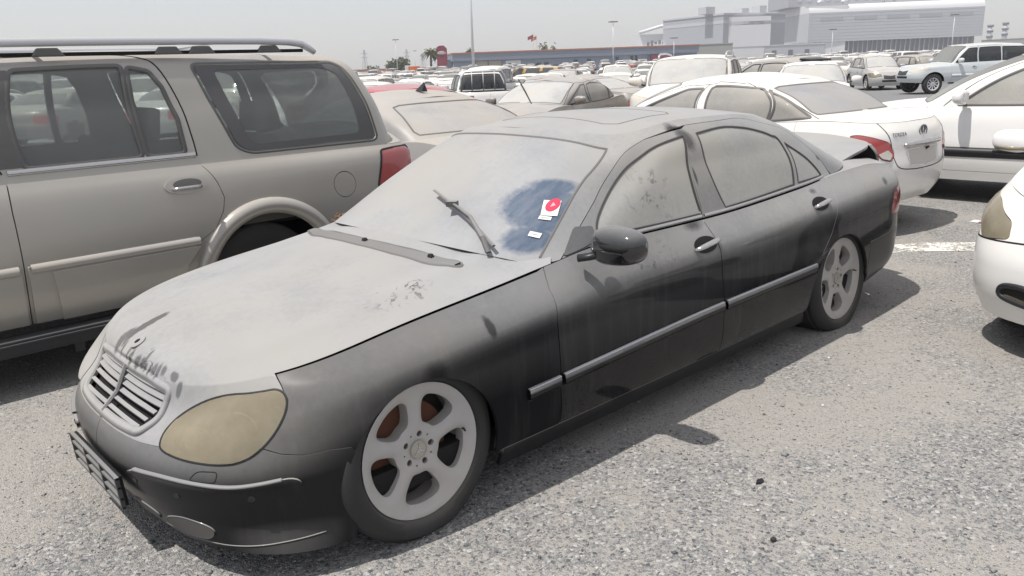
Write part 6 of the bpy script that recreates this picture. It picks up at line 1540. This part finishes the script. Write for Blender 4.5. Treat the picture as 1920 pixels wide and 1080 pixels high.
def build_buildings():
    bld_mats()
    # long low office block
    r = thing('office_building', 'long low blue grey office block with an orange roof edge', 'building'); L = oriented(r, col(850, 220), col(1306, 236))
    dp = -1 if True else 1
    # local +y must point away from the camera
    yaw = r.rotation_euler.z; away = Vector((math.cos(R_(az(1080))), math.sin(R_(az(1080))))); ly = Vector((-math.sin(yaw), math.cos(yaw))); sg = 1 if ly.dot(away) > 0 else -1
    def bx(nm, x0, x1, y0, y1, z0, z1, mat, par=r, s_=sg):
        m = MB(); m.box(((x0+x1)/2, s_*(y0+y1)/2, (z0+z1)/2), (abs(x1-x0), abs(y1-y0), z1-z0)); return m.build(nm, mat, par)
    bx('wall', 0, L, 0, 20, 0, 3.7, M['clad_blue_lo']); bx('upper_fascia', -.4, L+.2, -.7, 20.4, 3.7, 5.5, M['clad_blue'])
    bx('roof_edge', -.5, L+.3, -.85, 20.5, 5.5, 5.85, M['fascia_orange'])
    for i in range(36): bx('panel_joint', L*(i+.5)/36-.05, L*(i+.5)/36+.05, -.03, 0, .2, 3.6, M['clad_blue'])
    bx('shop_front', L*.085, L*.19, -.06, 0, .3, 3.5, M['shop_tan'])
    for f in (.085, .135, .19): bx('front_post', L*f-.15, L*f+.15, -.3, -.06, 0, 3.7, M['plant_dark'])
    for a, b, z0, z1 in ((.205, .265, .3, 3.4),): bx('entrance_panel', L*a, L*b, -.08, 0, z0, z1, M['wall_white'])
    for f, w_, z0, z1 in ((.215, .8, 1.8, 2.7), (.24, .8, 1.8, 2.7), (.29, 3.6, .4, 2.3), (.33, 1.2, .6, 2.6), (.36, 1.2, .6, 2.6), (.395, 2.6, .6, 1.9), (.48, 1.1, .4, 3.0), (.535, 1.1, .4, 3.0), (.655, .8, 0, 3.2), (.715, .8, 0, 3.4), (.735, .7, 0, 3.4), (.93, 1.6, 1.6, 2.6), (.965, 1.6, 1.6, 2.6)):
        o = bx('window', L*f, L*f+w_, -.10, -.0, z0, z1, M['win_far'])
    for f in (.68, .745): bx('white_box', L*f, L*f+2.2, -1.6, -.2, 0, 2.5, M['wall_white'])
    e = bx('red_entrance', L*.80, L*.885, -1.6, -.1, .2, 3.5, M['maroon'])
    for f in (.812, .832, .852, .872): bx('entrance_column', L*f-.25, L*f+.25, -2.2, -1.7, 0, 2.6, M['fascia_orange'], e)
    bx('side_wing', -2.2, -.1, 4, 14, 0, 4.2, M['plant_dark'])
    # big plant on the right
    r2 = thing('plant_building', 'huge pale grey plant hall with a rounded roof edge and dark base', 'building'); L = oriented(r2, col(1512, 430), col(1838, 462)); yaw = r2.rotation_euler.z
    away = Vector((math.cos(R_(az(1680))), math.sin(R_(az(1680))))); s2 = 1 if Vector((-math.sin(yaw), math.cos(yaw))).dot(away) > 0 else -1
    B2 = lambda nm, *a, par=r2: bx(nm, *a, par, s2)
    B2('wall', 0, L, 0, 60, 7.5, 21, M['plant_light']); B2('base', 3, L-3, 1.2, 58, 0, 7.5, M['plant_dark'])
    m = MB(); pr = [(.2+3.6-3.6*math.cos(t), 21+3.6*math.sin(t)) for t in np.linspace(0, math.pi/2, 7)]+[(60, 24.6), (60, 21)]
    V = [(x, s2*y, z) for x in (0, L) for y, z in pr]; n = len(pr)
    m.add(V, [tuple(range(n)), tuple(range(2*n-1, n-1, -1))]+[(i, (i+1) % n, n+(i+1) % n, n+i) for i in range(n)]); m.build('roof', M['plant_pale_and_lit'], r2, smooth=True, angle=30)
    for f in (.065, .26, .445, .63, .805): B2('vent_strip', L*f, L*f+L*.13, -.12, 0, 17.2, 19.0, M['plant_grey'])
    for k in range(9): B2('sheet_joint', 0, L, -.05, 0, 8.6+k*1.45, 8.68+k*1.45, M['plant_grey'])
    for k in range(34): B2('base_rib', 3+(L-6)*(k+.5)/34-.2, 3+(L-6)*(k+.5)/34+.2, .7, 1.2, 0, 7.5, M['plant_grey'] if k % 3 else M['conc_dark'])
    B2('tower_block', 6-12, L-9, 14, 50, 24.65, 44, M['plant_grey'])
    for k in range(16): B2('tower_window', -3+(L-9)*(k+.3)/16, -3+(L-9)*(k+.75)/16, 13.8, 14, 27, 43, M['plant_light'])
    for f in (.08, .22, .46, .52, .78):
        m = MB(); m.tube([(L*f, s2*8, 24.5), (L*f, s2*8, 26.2), (L*f+1.5, s2*8, 27.2), (L*f+2.4, s2*8, 26.6)], .8, 8); m.build('roof_duct', M['pipe_white'], r2, smooth=True)
    r3 = thing('plant_wing', 'pale side block left of the huge plant hall', 'building'); L = oriented(r3, col(1470, 470), col(1511, 431))
    yaw = r3.rotation_euler.z; s3 = 1 if Vector((-math.sin(yaw), math.cos(yaw))).dot(away) > 0 else -1
    bx('wall', 0, L, 0, 18, 0, 24, M['plant_pale_and_lit'], r3, s3); bx('parapet', -.3, L, -.3, 18.2, 24, 24.8, M['plant_light'], r3, s3)  # left face of the hall: its stronger light is put into a paler colour
    # left block with roof boxes
    r4 = thing('storage_building', 'windowless blue grey block with three plant boxes on its roof', 'building'); L = oriented(r4, col(1353, 350), col(1468, 372)); yaw = r4.rotation_euler.z
    s4 = 1 if Vector((-math.sin(yaw), math.cos(yaw))).dot(away) > 0 else -1
    B4 = lambda nm, *a: bx(nm, *a, r4, s4)
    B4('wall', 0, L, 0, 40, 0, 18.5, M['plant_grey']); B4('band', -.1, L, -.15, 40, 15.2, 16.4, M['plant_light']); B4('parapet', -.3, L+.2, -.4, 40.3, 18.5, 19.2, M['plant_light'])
    B4('stair_shaft', L*.60, L*.66, -.6, 0, 2, 18, M['plant_light'])
    for a, b, h in ((-4.0, .6, 22.0), (L*.45, L*.56, 21.4), (L*.74, L*.85, 22.4)): B4('roof_box', a, b, 6, 11, 19.2, h, M['plant_light'])
    r5 = thing('storage_wing', 'pale end block with a flat roof left of the blue grey one', 'building'); L = oriented(r5, col(1301, 385), col(1352, 351)); yaw = r5.rotation_euler.z
    s5 = 1 if Vector((-math.sin(yaw), math.cos(yaw))).dot(away) > 0 else -1
    bx('wall', 0, L, 0, 20, 0, 17.6, M['plant_pale_and_lit'], r5, s5); bx('band', -.2, L, -.2, 20, 14.4, 15.8, M['plant_light'], r5, s5)  # left face of the blue grey block, lightness from light painted in
    # conveyor hall with white pipes
    r6 = thing('process_building', 'grey process hall carrying white pipes, behind the office block', 'building'); L = oriented(r6, col(1183, 400), col(1300, 400)); yaw = r6.rotation_euler.z
    s6 = 1 if Vector((-math.sin(yaw), math.cos(yaw))).dot(away) > 0 else -1
    B6 = lambda nm, *a: bx(nm, *a, r6, s6)
    B6('pale_wall', 0, L*.56, 0, 20, 0, 13.8, M['plant_pale_and_lit']); B6('hall', L*.56+.05, L, 0, 22, 0, 16.6, M['plant_grey']); B6('low_roof', L*.1, L*.75, -12, -.1, 4, 8.4, M['concrete']); B6('white_block', L*.37, L*.6, -20, -12.1, 0, 8.8, M['wall_white'])
    m = MB(); m.tube([(L*.12, s6*-.9, 14.6), (L*.45, s6*-.9, 17), (L*.72, s6*-.9, 18.0), (L*.745, s6*-.9, 16.8), (L*.74, s6*-.9, 5)], .75, 8); m.build('pipe', M['pipe_white'], r6, smooth=True)
    m = MB(); m.tube([(L*.76, s6*-.9, 17.8), (L*.93, s6*-.9, 18.2), (L*.955, s6*-.9, 17), (L*.95, s6*-.9, 5)], .75, 8); m.build('pipe', M['pipe_white'], r6, smooth=True)
    for k in range(5):
        B6('machine', L*(.25+.06*k), L*(.29+.06*k), -8, -4, 8.45, 10.2+.6*(k % 2), M['plant_dark'])
    # low walls and sheds
    def shed(nm, lab, pa, pb, h, dpt, mat, cat='building', roofm=None):
        rr = thing(nm, lab, cat); L = oriented(rr, pa, pb); yaw = rr.rotation_euler.z
        aw = Vector((pa[0]-1.46, pa[1]-2.97)); ss = 1 if Vector((-math.sin(yaw), math.cos(yaw))).dot(aw) > 0 else -1
        bx('wall', 0, L, 0, dpt, 0, h, mat, rr, ss); bx('coping', -.15, L+.15, -.15, dpt+.15, h, h+.25, roofm or mat, rr, ss); return rr, L, ss
    shed('fence_wall', 'grey sheet fence right of the office block', col(1307, 262), col(1372, 262), 6.0, .4, M['conc_dark'], 'wall')
    rr, L, ss = shed('depot_building', 'pale low depot in front of the plant hall', col(1373, 300), col(1545, 312), 5.4, 12, M['plant_light'], roofm=M['wall_white'])
    for f in (.42, .60, .78): bx('door', L*f, L*f+1.6, -.12, 0, 0, 3.8, M['plant_dark'], rr, ss)
    bx('pale_bay', -.2, L*.33, -.5, -.13, 0, 4.8, M['wall_white'], rr, ss)
    shed('perimeter_wall', 'dark long wall at the far right below the hazy masts', col(1838, 420), col(2010, 380), 5.0, 1, M['conc_dark'], 'wall')
    shed('boundary_wall', 'long orange brown wall at the far left under the bushy tree', col(600, 260), col(850, 268), 2.4, .5, M['shop_tan'], 'wall', M['fascia_orange'])
    shed('hut', 'small pale hut with a flat roof left of the bushy tree', col(722, 240), col(744, 240), 3.6, 6, M['wall_white'])
def lamp_post(px, D, h, lab, head='ring', w=.11):
    r = thing('lamp_post', lab, 'lamp post', (*col(px, D), gz(*col(px, D))), group='lamp posts in the yard')
    m = MB(); m.tube([(0, 0, 0), (0, 0, h)], [w, w*.55], 10); m.build('pole', M['lamp_post'], r, smooth=True)
    m = MB(); m.box((0, 0, .6), (.5, .5, 1.2)); m.build('footing', M['concrete'], r)
    m = MB()
    for k in range(4):
        a = k*math.pi/2+.4; m.box((.55*math.cos(a), .55*math.sin(a), h+.05), (.55, .35, .14), rz=a)
    m.tube([(-.5, 0, h), (.5, 0, h)], .05, 6); m.build('lamp_head', M['dark_metal'], r)
    return r
def crown(r, c, R, n, mat, rs, leaf=.3):
    pts = []
    V = []; F = []
    for k in range(n):
        while True:
            p = rs.normal(0, .55, 3)
            if np.linalg.norm(p) < 1.15: break
        p = p*np.array(R)+np.array(c); s = leaf*(.6+.8*rs.rand())
        a, b = rs.normal(0, 1, 3), rs.normal(0, 1, 3); a /= np.linalg.norm(a); b -= a*(a@b); b /= np.linalg.norm(b)
        k0 = len(V); V += [p+a*s, p+b*s*.6, p-a*s, p-b*s*.6]; F.append((k0, k0+1, k0+2, k0+3))
    return mesh_obj('crown', np.array(V), F, mat, r, smooth=False)
def palm(px, D, h, lab, k=1.0):
    r = thing('palm_tree', lab, 'tree', (*col(px, D), gz(*col(px, D)))); rs = np.random.RandomState(int(px))
    m = MB(); m.tube([(0, 0, 0), (.1, 0, h*.5), (.05, .1, h)], [.32*k, .24*k, .26*k], 8); m.build('trunk', M['bark'], r, smooth=True)
    V = []; F = []
    for i in range(26):
        a = rs.rand()*6.28; e = -.5+1.7*rs.rand(); L = 2.3*k*(.8+.4*rs.rand())
        for j in range(7):
            t0, t1 = j/7, (j+1)/7
            def P(t): return np.array([math.cos(a)*L*t*math.cos(e), math.sin(a)*L*t*math.cos(e), L*t*math.sin(e)-1.5*k*t*t])+np.array([.05, .1, h])
            p, q = P(t0), P(t1); sd = np.array([-math.sin(a), math.cos(a), 0])*.34*k*math.sin(math.pi*min(1, .15+t0))
            k0 = len(V); V += [p+sd-np.array([0, 0, .15]), p, q, q+sd*.8-np.array([0, 0, .15]), p-sd-np.array([0, 0, .15]), q-sd*.8-np.array([0, 0, .15])]
            F += [(k0, k0+1, k0+2, k0+3), (k0+1, k0+4, k0+5, k0+2)]
    mesh_obj('crown', np.array(V), F, M['palm_leaf'], r, smooth=False)
def tree(px, D, h, R, lab, n=700, mat=None):
    r = thing('bushy_tree', lab, 'tree', (*col(px, D), gz(*col(px, D)))); rs = np.random.RandomState(int(px*7))
    m = MB(); m.tube([(0, 0, 0), (.1, .05, h*.3), (0, 0, h*.7)], [.30, .22, .08], 8)
    for k in range(5):
        a = k*1.3; m.tube([(.08, .04, h*.28), (math.cos(a)*R*.5, math.sin(a)*R*.5, h*.6)], [.14, .04], 6)
    m.build('trunk', M['bark'], r, smooth=True)
    for k in range(6):
        a = k*1.05+rs.rand(); q = .45*R if k else 0
        crown(r, (math.cos(a)*q, math.sin(a)*q, h*.60+rs.normal(0, .07)*h), (R*.55, R*.55, h*.30), n//6, mat or (M['leaf'] if k % 2 else M['leaf2']), rs, .42)
def build_far_things():
    lamp_post(886.5, 60, 11.5, 'tall pale lamp post standing in front of the office block, topped above the frame', w=.115)
    lamp_post(1148.5, 150, 8.8, 'pale lamp post before the middle of the office block'); lamp_post(744, 200, 8.9, 'thin lamp post rising in front of the bushy tree')
    lamp_post(1262, 190, 6.6, 'short lamp post before the right end of the office block'); lamp_post(1558, 210, 7.4, 'lamp post before the left half of the plant hall'); lamp_post(1783, 210, 9.2, 'lamp post before the right half of the plant hall'); lamp_post(778, 330, 9.0, 'very thin hazy lamp post between the bushy tree and the palms')
    tree(746, 235, 5.6, 3.6, 'round bushy olive green tree at the far left'); tree(880, 250, 8.2, 1.5, 'tree top showing above the left end of the office roof', 240); tree(1018, 262, 9.2, 1.8, 'tree top showing above the office roof right of the flags', 240); tree(1037, 262, 8.4, 1.2, 'small tree top beside the larger one above the office roof', 160)
    tree(700, 300, 4.0, 3.0, 'low hazy shrub left of the pale hut', 240)
    palm(808, 180, 5.6, 'palm tree with a clear trunk left of the maroon sign'); palm(821, 182, 5.2, 'palm tree half hidden by the maroon sign', .9)
    # maroon gate sign with arches
    r = thing('gate_sign', 'maroon gate sign with white arcs on two legs', 'sign', (*col(829, 170), gz(*col(829, 170))), R_(az(829)+90))
    m = MB(); m.prism([(-.95, 2.7), (1.05, 2.4), (1.05, 6.2), (.5, 6.5), (-.4, 6.5), (-1.0, 5.9)], -.15, .15, (0, 2, 1)); m.build('panel', M['maroon'], r)
    for i, rad in enumerate((.3, .6, .85)):
        m = MB(); m.tube([(.1+rad*math.cos(t), -.22, 4.7+rad*math.sin(t)*.8) for t in np.linspace(.3, 2.8, 9)], .07, 6); m.tube([(.1+rad*math.cos(t), .22, 4.7+rad*math.sin(t)*.8) for t in np.linspace(.3, 2.8, 9)], .07, 6); m.build('arc_mark', M['wall_white'], r)
    for x in (-.7, .85):
        m = MB(); m.box((x, 0, 1.3), (.25, .3, 2.6)); m.build('leg', M['maroon'], r)
    for nm, lab, px, D, d, mt, cat in (('container', 'orange container standing at the far left', 775, 170, (2.3, 2.2, 2.7), 'orange', 'container'), ('container', 'low orange container beside the hut at the far left', 705, 235, (6, 2.4, 2.2), 'orange', 'container'), ('white_cabin', 'white cabin beside the orange container', 766, 176, (1.8, 2.0, 2.9), 'wall_white', 'cabin')):
        r = thing(nm, lab, cat, (*col(px, D), gz(*col(px, D))), R_(az(px)+90)); m = MB(); m.box((0, 0, d[2]/2), d); m.build('shell', M[mt], r, bevel=.04)
        m = MB()
        for k in range(5): m.box((-d[0]/2+d[0]*(k+.5)/5, -d[1]/2-.03, d[2]/2), (.08, .05, d[2]*.9)); m.box((-d[0]/2+d[0]*(k+.5)/5, d[1]/2+.03, d[2]/2), (.08, .05, d[2]*.9))
        m.build('ribs', M[mt], r)
    # flags over the office roof
    for px, lab, mt, h in ((1000, 'red flag flying over the office roof', 'maroon', 9.6), (1006, 'red and white flag beside the red one over the office roof', 'fascia_orange', 9.2)):
        r = thing('flag', lab, 'flag', (*col(px, 232), 0), R_(az(px)+90)); m = MB(); m.tube([(0, 0, 0), (0, 0, h+.3)], .06, 6); m.build('pole', M['lamp_post'], r)
        V = []; F = []
        for i in range(6):
            for j in range(2): V.append((.05+i*.3, .18*math.sin(i*1.2), h-.9*j-.12*i))
        for i in range(5): F.append((i*2, i*2+1, i*2+3, i*2+2))
        k = len(V); V += [(a, b+.02, c) for a, b, c in V]; F += [tuple(q+k for q in f[::-1]) for f in F]
        mesh_obj('cloth', np.array(V), F, M[mt], r)
    # hazy lattice masts and stacks
    for px, D, h, lab in ((1852, 640, 16, 'striped hazy stack left of the other at the far right'), (1880, 640, 17, 'striped hazy stack at the far right')):
        r = thing('stack', lab, 'chimney', (*col(px, D), gz(*col(px, D)))); m = MB(); m.tube([(0, 0, 0), (0, 0, h)], 1.6, 10); m.build('shaft', M['plant_light'], r, smooth=True)
        for k in range(3): m = MB(); m.tube([(0, 0, h-1-k*3.4), (0, 0, h+.3-k*3.4)], 2.0, 10); m.build('band', M['plant_dark'], r, smooth=True)
    for px, D, h, lab in ((684, 620, 17, 'hazy lattice pylon furthest left'), (763, 640, 17, 'hazy lattice pylon between the bushy tree and the container'), (792, 660, 14, 'hazy lattice pylon left of the first palm')):
        r = thing('pylon', lab, 'pylon', (*col(px, D), gz(*col(px, D)))); m = MB()
        for sx in (-1, 1):
            for sy in (-1, 1): m.tube([(sx*1.8, sy*1.8, 0), (sx*.3, sy*.3, h)], .16, 4)
        for k in range(5):
            z0, z1 = h*k/5, h*(k+1)/5; w0, w1 = 1.8-1.5*k/5, 1.8-1.5*(k+1)/5
            m.tube([(-w0, -w0, z0), (w1, -w1, z1)], .1, 4); m.tube([(w0, -w0, z0), (-w1, -w1, z1)], .1, 4)
        m.build('lattice', M['plant_grey'], r)
        for z in (.7, .85):
            m = MB(); m.tube([(-3.4, 0, h*z), (3.4, 0, h*z)], .16, 4); m.build('cross_arm', M['plant_grey'], r)
# ---------------------------------------------------------------- rows of cars out in the yard
def far_mesh(s, name):
    S = surfs(s, (10, 16, 8), 12); B, G, H, D, Rf = S['B'], S['G'], S['H'], S['D'], S['R']
    V, F, MI = [], [], []
    def grid(Sx, mfun):
        P = Sx.P; a, b = P.shape[:2]; k = len(V)
        for sg in (1, -1):
            k = len(V); V.extend((P.reshape(-1, 3)*np.array([1, sg, 1])).tolist())
            for i in range(a-1):
                for j in range(b-1):
                    f = [k+i*b+j, k+(i+1)*b+j, k+(i+1)*b+j+1, k+i*b+j+1]; c = (P[i, j]+P[i+1, j+1])/2
                    F.append(f if sg > 0 else f[::-1]); MI.append(mfun(i, j, c, a, b))
    fx = s['L']/2-s['fo']; rx = fx-s['wb']; r0 = s['tyre']
    def mb(i, j, c, a, b):
        for cx in (fx, rx):
            if math.hypot(c[0]-cx, c[2]-r0) < r0+.05 and abs(c[1]) > s['W']*.4: return 2
        if c[0] > s['L']/2-.5 and s['hood0']-.16 < c[2] < s['hood0'] and abs(c[1]) > s['W']*.24: return 3
        if c[0] < -s['L']/2+.4 and s['tail']-.3 < c[2] < s['tail']-.08 and abs(c[1]) > s['W']*.26: return 4
        return 0
    nv = G.P.shape[1]; q = s.get('quarter')
    xs = [w_ for w_ in s['win']]
    def mg(i, j, c, a, b):
        f = j/(b-1)*1.12
        if f < .10 or f > .90: return 0
        u = i
        if u < 7 or u > a-7: return 1
        if abs(c[0]-(xs[0][2]+xs[1][0])/2) < .09: return 0
        if u in (8,) or (u in (a-8, a-9)): return 0
        if s['kind'] in ('suv', 'van') and abs(c[0]-xs[1][2]+.05) < .08: return 0
        return 1
    grid(B, mb); grid(G, mg); grid(Rf, lambda *a: 0); grid(H, lambda *a: 0)
    if s['kind'] != 'pickup': grid(D, lambda *a: 0)
    m = MB()
    for sg in (1, -1):
        for cx in (fx, rx):
            k = len(V); n = 12
            for y in (s['W']/2-.02, s['W']/2-.24):
                for t in range(n): V.append((cx+r0*math.cos(6.283*t/n), sg*y, r0+r0*math.sin(6.283*t/n)))
            for t in range(n): F.append([k+t, k+(t+1) % n, k+n+(t+1) % n, k+n+t]); MI.append(2)
            F.append(list(range(k, k+n))); MI.append(2)
    me = bpy.data.meshes.new(name); me.from_pydata(V, [], F)
    for mm in (P_['white'], M['glass_far'], M['rubber'], M['lamp_dusty'], M['tail_red']): me.materials.append(mm)
    me.polygons.foreach_set('material_index', np.array(MI, np.int32)); me.polygons.foreach_set('use_smooth', [True]*len(F))
    bm = bmesh.new(); bm.from_mesh(me); bmesh.ops.remove_doubles(bm, verts=bm.verts, dist=.003); bmesh.ops.recalc_face_normals(bm, faces=bm.faces); bm.to_mesh(me); bm.free()
    return me
def build_lot():
    M['glass_far'] = dusty('far_glass', (.03, .035, .04), .08, 0, .6, -.1, .95, .10, .55, (.38, .378, .375))
    rs = random.Random(11)
    kinds = [('sedan', 'saloon', .60), ('suv', 'SUV', .20), ('hatch', 'hatchback', .13), ('pickup', 'pickup', .04), ('van', 'van', .03)]
    var = {'sedan': [dict(), dict(H=1.42, L=4.8, xr=-1.0)], 'suv': [dict(), dict(H=1.70, L=4.5)], 'hatch': [dict()], 'pickup': [dict()], 'van': [dict()]}
    meshes = {k: [far_mesh(spec(k, **v), 'far_'+n) for v in var[k]] for k, n, _ in kinds}
    near = {}
    cols = [('white', .42), ('silver', .19), ('grey', .14), ('cream', .06), ('dark', .10), ('brown', .03), ('blue', .025), ('red', .025), ('gold', .01)]
    pick = lambda L, w: rs.choices(L, w)[0]
    placed = [(-6.6, -2.1), (-3.8, -4.7), (-6, -9.4), (-10.1, -8.5), (-14.6, -11.9), (-12.7, -6.9), (-21.5, -10.3), (-17.6, -6.9), (-38.5, -14.4), (-46, -16.2), (-33.5, -9.5), (-8.6, .6), (-15.4, -16.6)]
    # clear lanes: an open lane right of the white saloon leading to the off-roader
    def clear(x, y):
        for a, b in placed:
            if math.hypot(x-a, y-b) < 5.0: return True
        d = math.hypot(x-1.46, y-2.97); az_ = math.degrees(math.atan2(y-2.97, x-1.46)) % 360
        if d < 44 and 189 < az_ < 210: return True
        if d < 19: return True
        return False
    out = []
    base = R_(41)   # rows run along this direction
    dx, dy = math.cos(base), math.sin(base); nx, ny = -dy, dx
    for i in range(-60, 60):
        for j in range(-90, 90):
            x = -40+j*2.95*nx+i*(6.4 if i % 2 else 6.4)*dx*1.0-(i//2)*3.2*dx; y = -40+j*2.95*ny+i*6.4*dy-(i//2)*3.2*dy
            d = math.hypot(x-1.46, y-2.97); az_ = math.degrees(math.atan2(y-2.97, x-1.46)) % 360
            if d > 195 or not (186 < az_ < 262) or clear(x, y): continue
            if rs.random() < (.14 if d < 60 else .24): continue
            if d > 60 and rs.random() < .30: continue
            yaw = math.degrees(base)+(0 if i % 2 else 180)+rs.gauss(0, 2.5)
            out.append((d, x+rs.gauss(0, .25), y+rs.gauss(0, .15), yaw, az_))
    out.sort()
    seen = [o for o in out if 194 < o[4] < 238]; rest = [o for o in out if not 194 < o[4] < 238 and o[0] < 90]
    def zone(px):
        for lim, nm in ((720, 'beside the gold SUV'), (800, 'below the bushy tree'), (850, 'below the palm trees'), (930, 'round the tall lamp post'), (1150, 'before the left part of the office block'), (1310, 'before the right part of the office block'), (1480, 'before the windowless block'), (1700, 'before the left half of the plant hall')):
            if px < lim: return nm
        return 'before the right half of the plant hall'
    cnt = 0; stuff = []
    for (d, x, y, yaw, a) in seen+rest:
        k, kn, _ = pick(kinds, [q[2] for q in kinds]); c, _ = pick(cols, [q[1] for q in cols])
        if k in ('pickup', 'van') and c not in ('white', 'silver'): c = 'white'
        vi = rs.randrange(len(meshes[k])); px = 942.5+math.tan(R_(227.66-a))*1509.4/.965
        if cnt >= 285: stuff.append((k, vi, x, y, yaw, c)); continue
        dist = 'nearer' if d < 40 else ('middle' if d < 80 else 'farthest')
        lab = f'{c} {kn} in the {dist} rows {zone(px)}'; grp = f'{c} {kn}s in the {dist} rows {zone(px)}'
        nm = {'sedan': 'parked_car', 'hatch': 'parked_hatchback', 'suv': 'parked_suv', 'pickup': 'parked_pickup', 'van': 'parked_van'}[k]
        if d < 46:
            key = (k, vi)
            if key not in near:
                near[key] = build_car(spec(k, **var[k][vi]), 'x', 'car', P_['white'], hi=1, ws=M['glass_pale'], glassm=M['glass_mid'], gaps=False, handles=False, trim=M['seal_dusty2']); o = near[key]; o.name = nm
            else: o = copy_tree(near[key])
            for q in [o]+list(o.children_recursive):
                if q.type == 'MESH' and q.data.materials and q.data.materials[0] == P_['white'] and c != 'white':
                    q.material_slots[0].link = 'OBJECT'; q.material_slots[0].material = P_[c]
                elif q.type == 'MESH' and q.data.materials and q.data.materials[0] == P_['white']:
                    q.material_slots[0].link = 'OBJECT'; q.material_slots[0].material = P_['white']
        else:
            o = bpy.data.objects.new(nm, meshes[k][vi]); COL.objects.link(o)
            o.material_slots[0].link = 'OBJECT'; o.material_slots[0].material = P_[c]
        put(o, x, y, yaw); tag(o, lab, 'pickup' if k == 'pickup' else ('van' if k == 'van' else 'car'), grp); cnt += 1
    # yellow delivery van among them
    o = bpy.data.objects.new('parked_van', meshes['van'][0]); COL.objects.link(o); o.material_slots[0].link = 'OBJECT'; o.material_slots[0].material = P_['yellow']
    p = col(995, 62); put(o, p[0], p[1], 300); tag(o, 'yellow van among the white cars before the office block', 'van')
    if stuff:
        V, F, MI = [], [], []; ci = {}
        mats = [P_[c] for c, _ in cols]+[M['glass_far'], M['rubber'], M['lamp_dusty'], M['tail_red']]; nc = len(cols)
        cache = {}
        VV = []; FF = []; k0 = 0
        for k, vi, x, y, yaw, c in stuff:
            me = meshes[k][vi]
            if me.name not in cache:
                co = np.zeros(len(me.vertices)*3); me.vertices.foreach_get('co', co)
                cache[me.name] = (co.reshape(-1, 3), [tuple(p.vertices) for p in me.polygons], [p.material_index for p in me.polygons])
            co, fs, mi = cache[me.name]; a = R_(yaw); R = np.array([[math.cos(a), -math.sin(a), 0], [math.sin(a), math.cos(a), 0], [0, 0, 1]])
            VV.append(co @ R.T+np.array([x, y, 0])); FF += [tuple(i+k0 for i in f) for f in fs]; k0 += len(co)
            cidx = [q[0] for q in cols].index(c); MI += [cidx if q == 0 else nc+q-1 for q in mi]
        o = mesh_obj('distant_cars', np.concatenate(VV), FF, None, None, None, True, mats, MI); o['kind'] = 'stuff'
    print('LOT', len(seen), len(rest), cnt, len(stuff))
def build_haze():
    m = MB(); m.box((-250, -150, 24.0), (1500, 1500, 51)); t = NT('haze'); 
    v = t.n('ShaderNodeVolumePrincipled'); v.inputs['Color'].default_value = (.93, .94, .97, 1); v.inputs['Density'].default_value = .0006; v.inputs['Anisotropy'].default_value = .1
    t.t.links.new(v.outputs[0], t.out.inputs['Volume']); o = m.build('haze', t.m); o['kind'] = 'stuff'
build_ground(); build_ground_bits()
build_buildings()
build_haze()
build_hero()
place_all()
build_far_things()
build_lot()
build_pebbles()
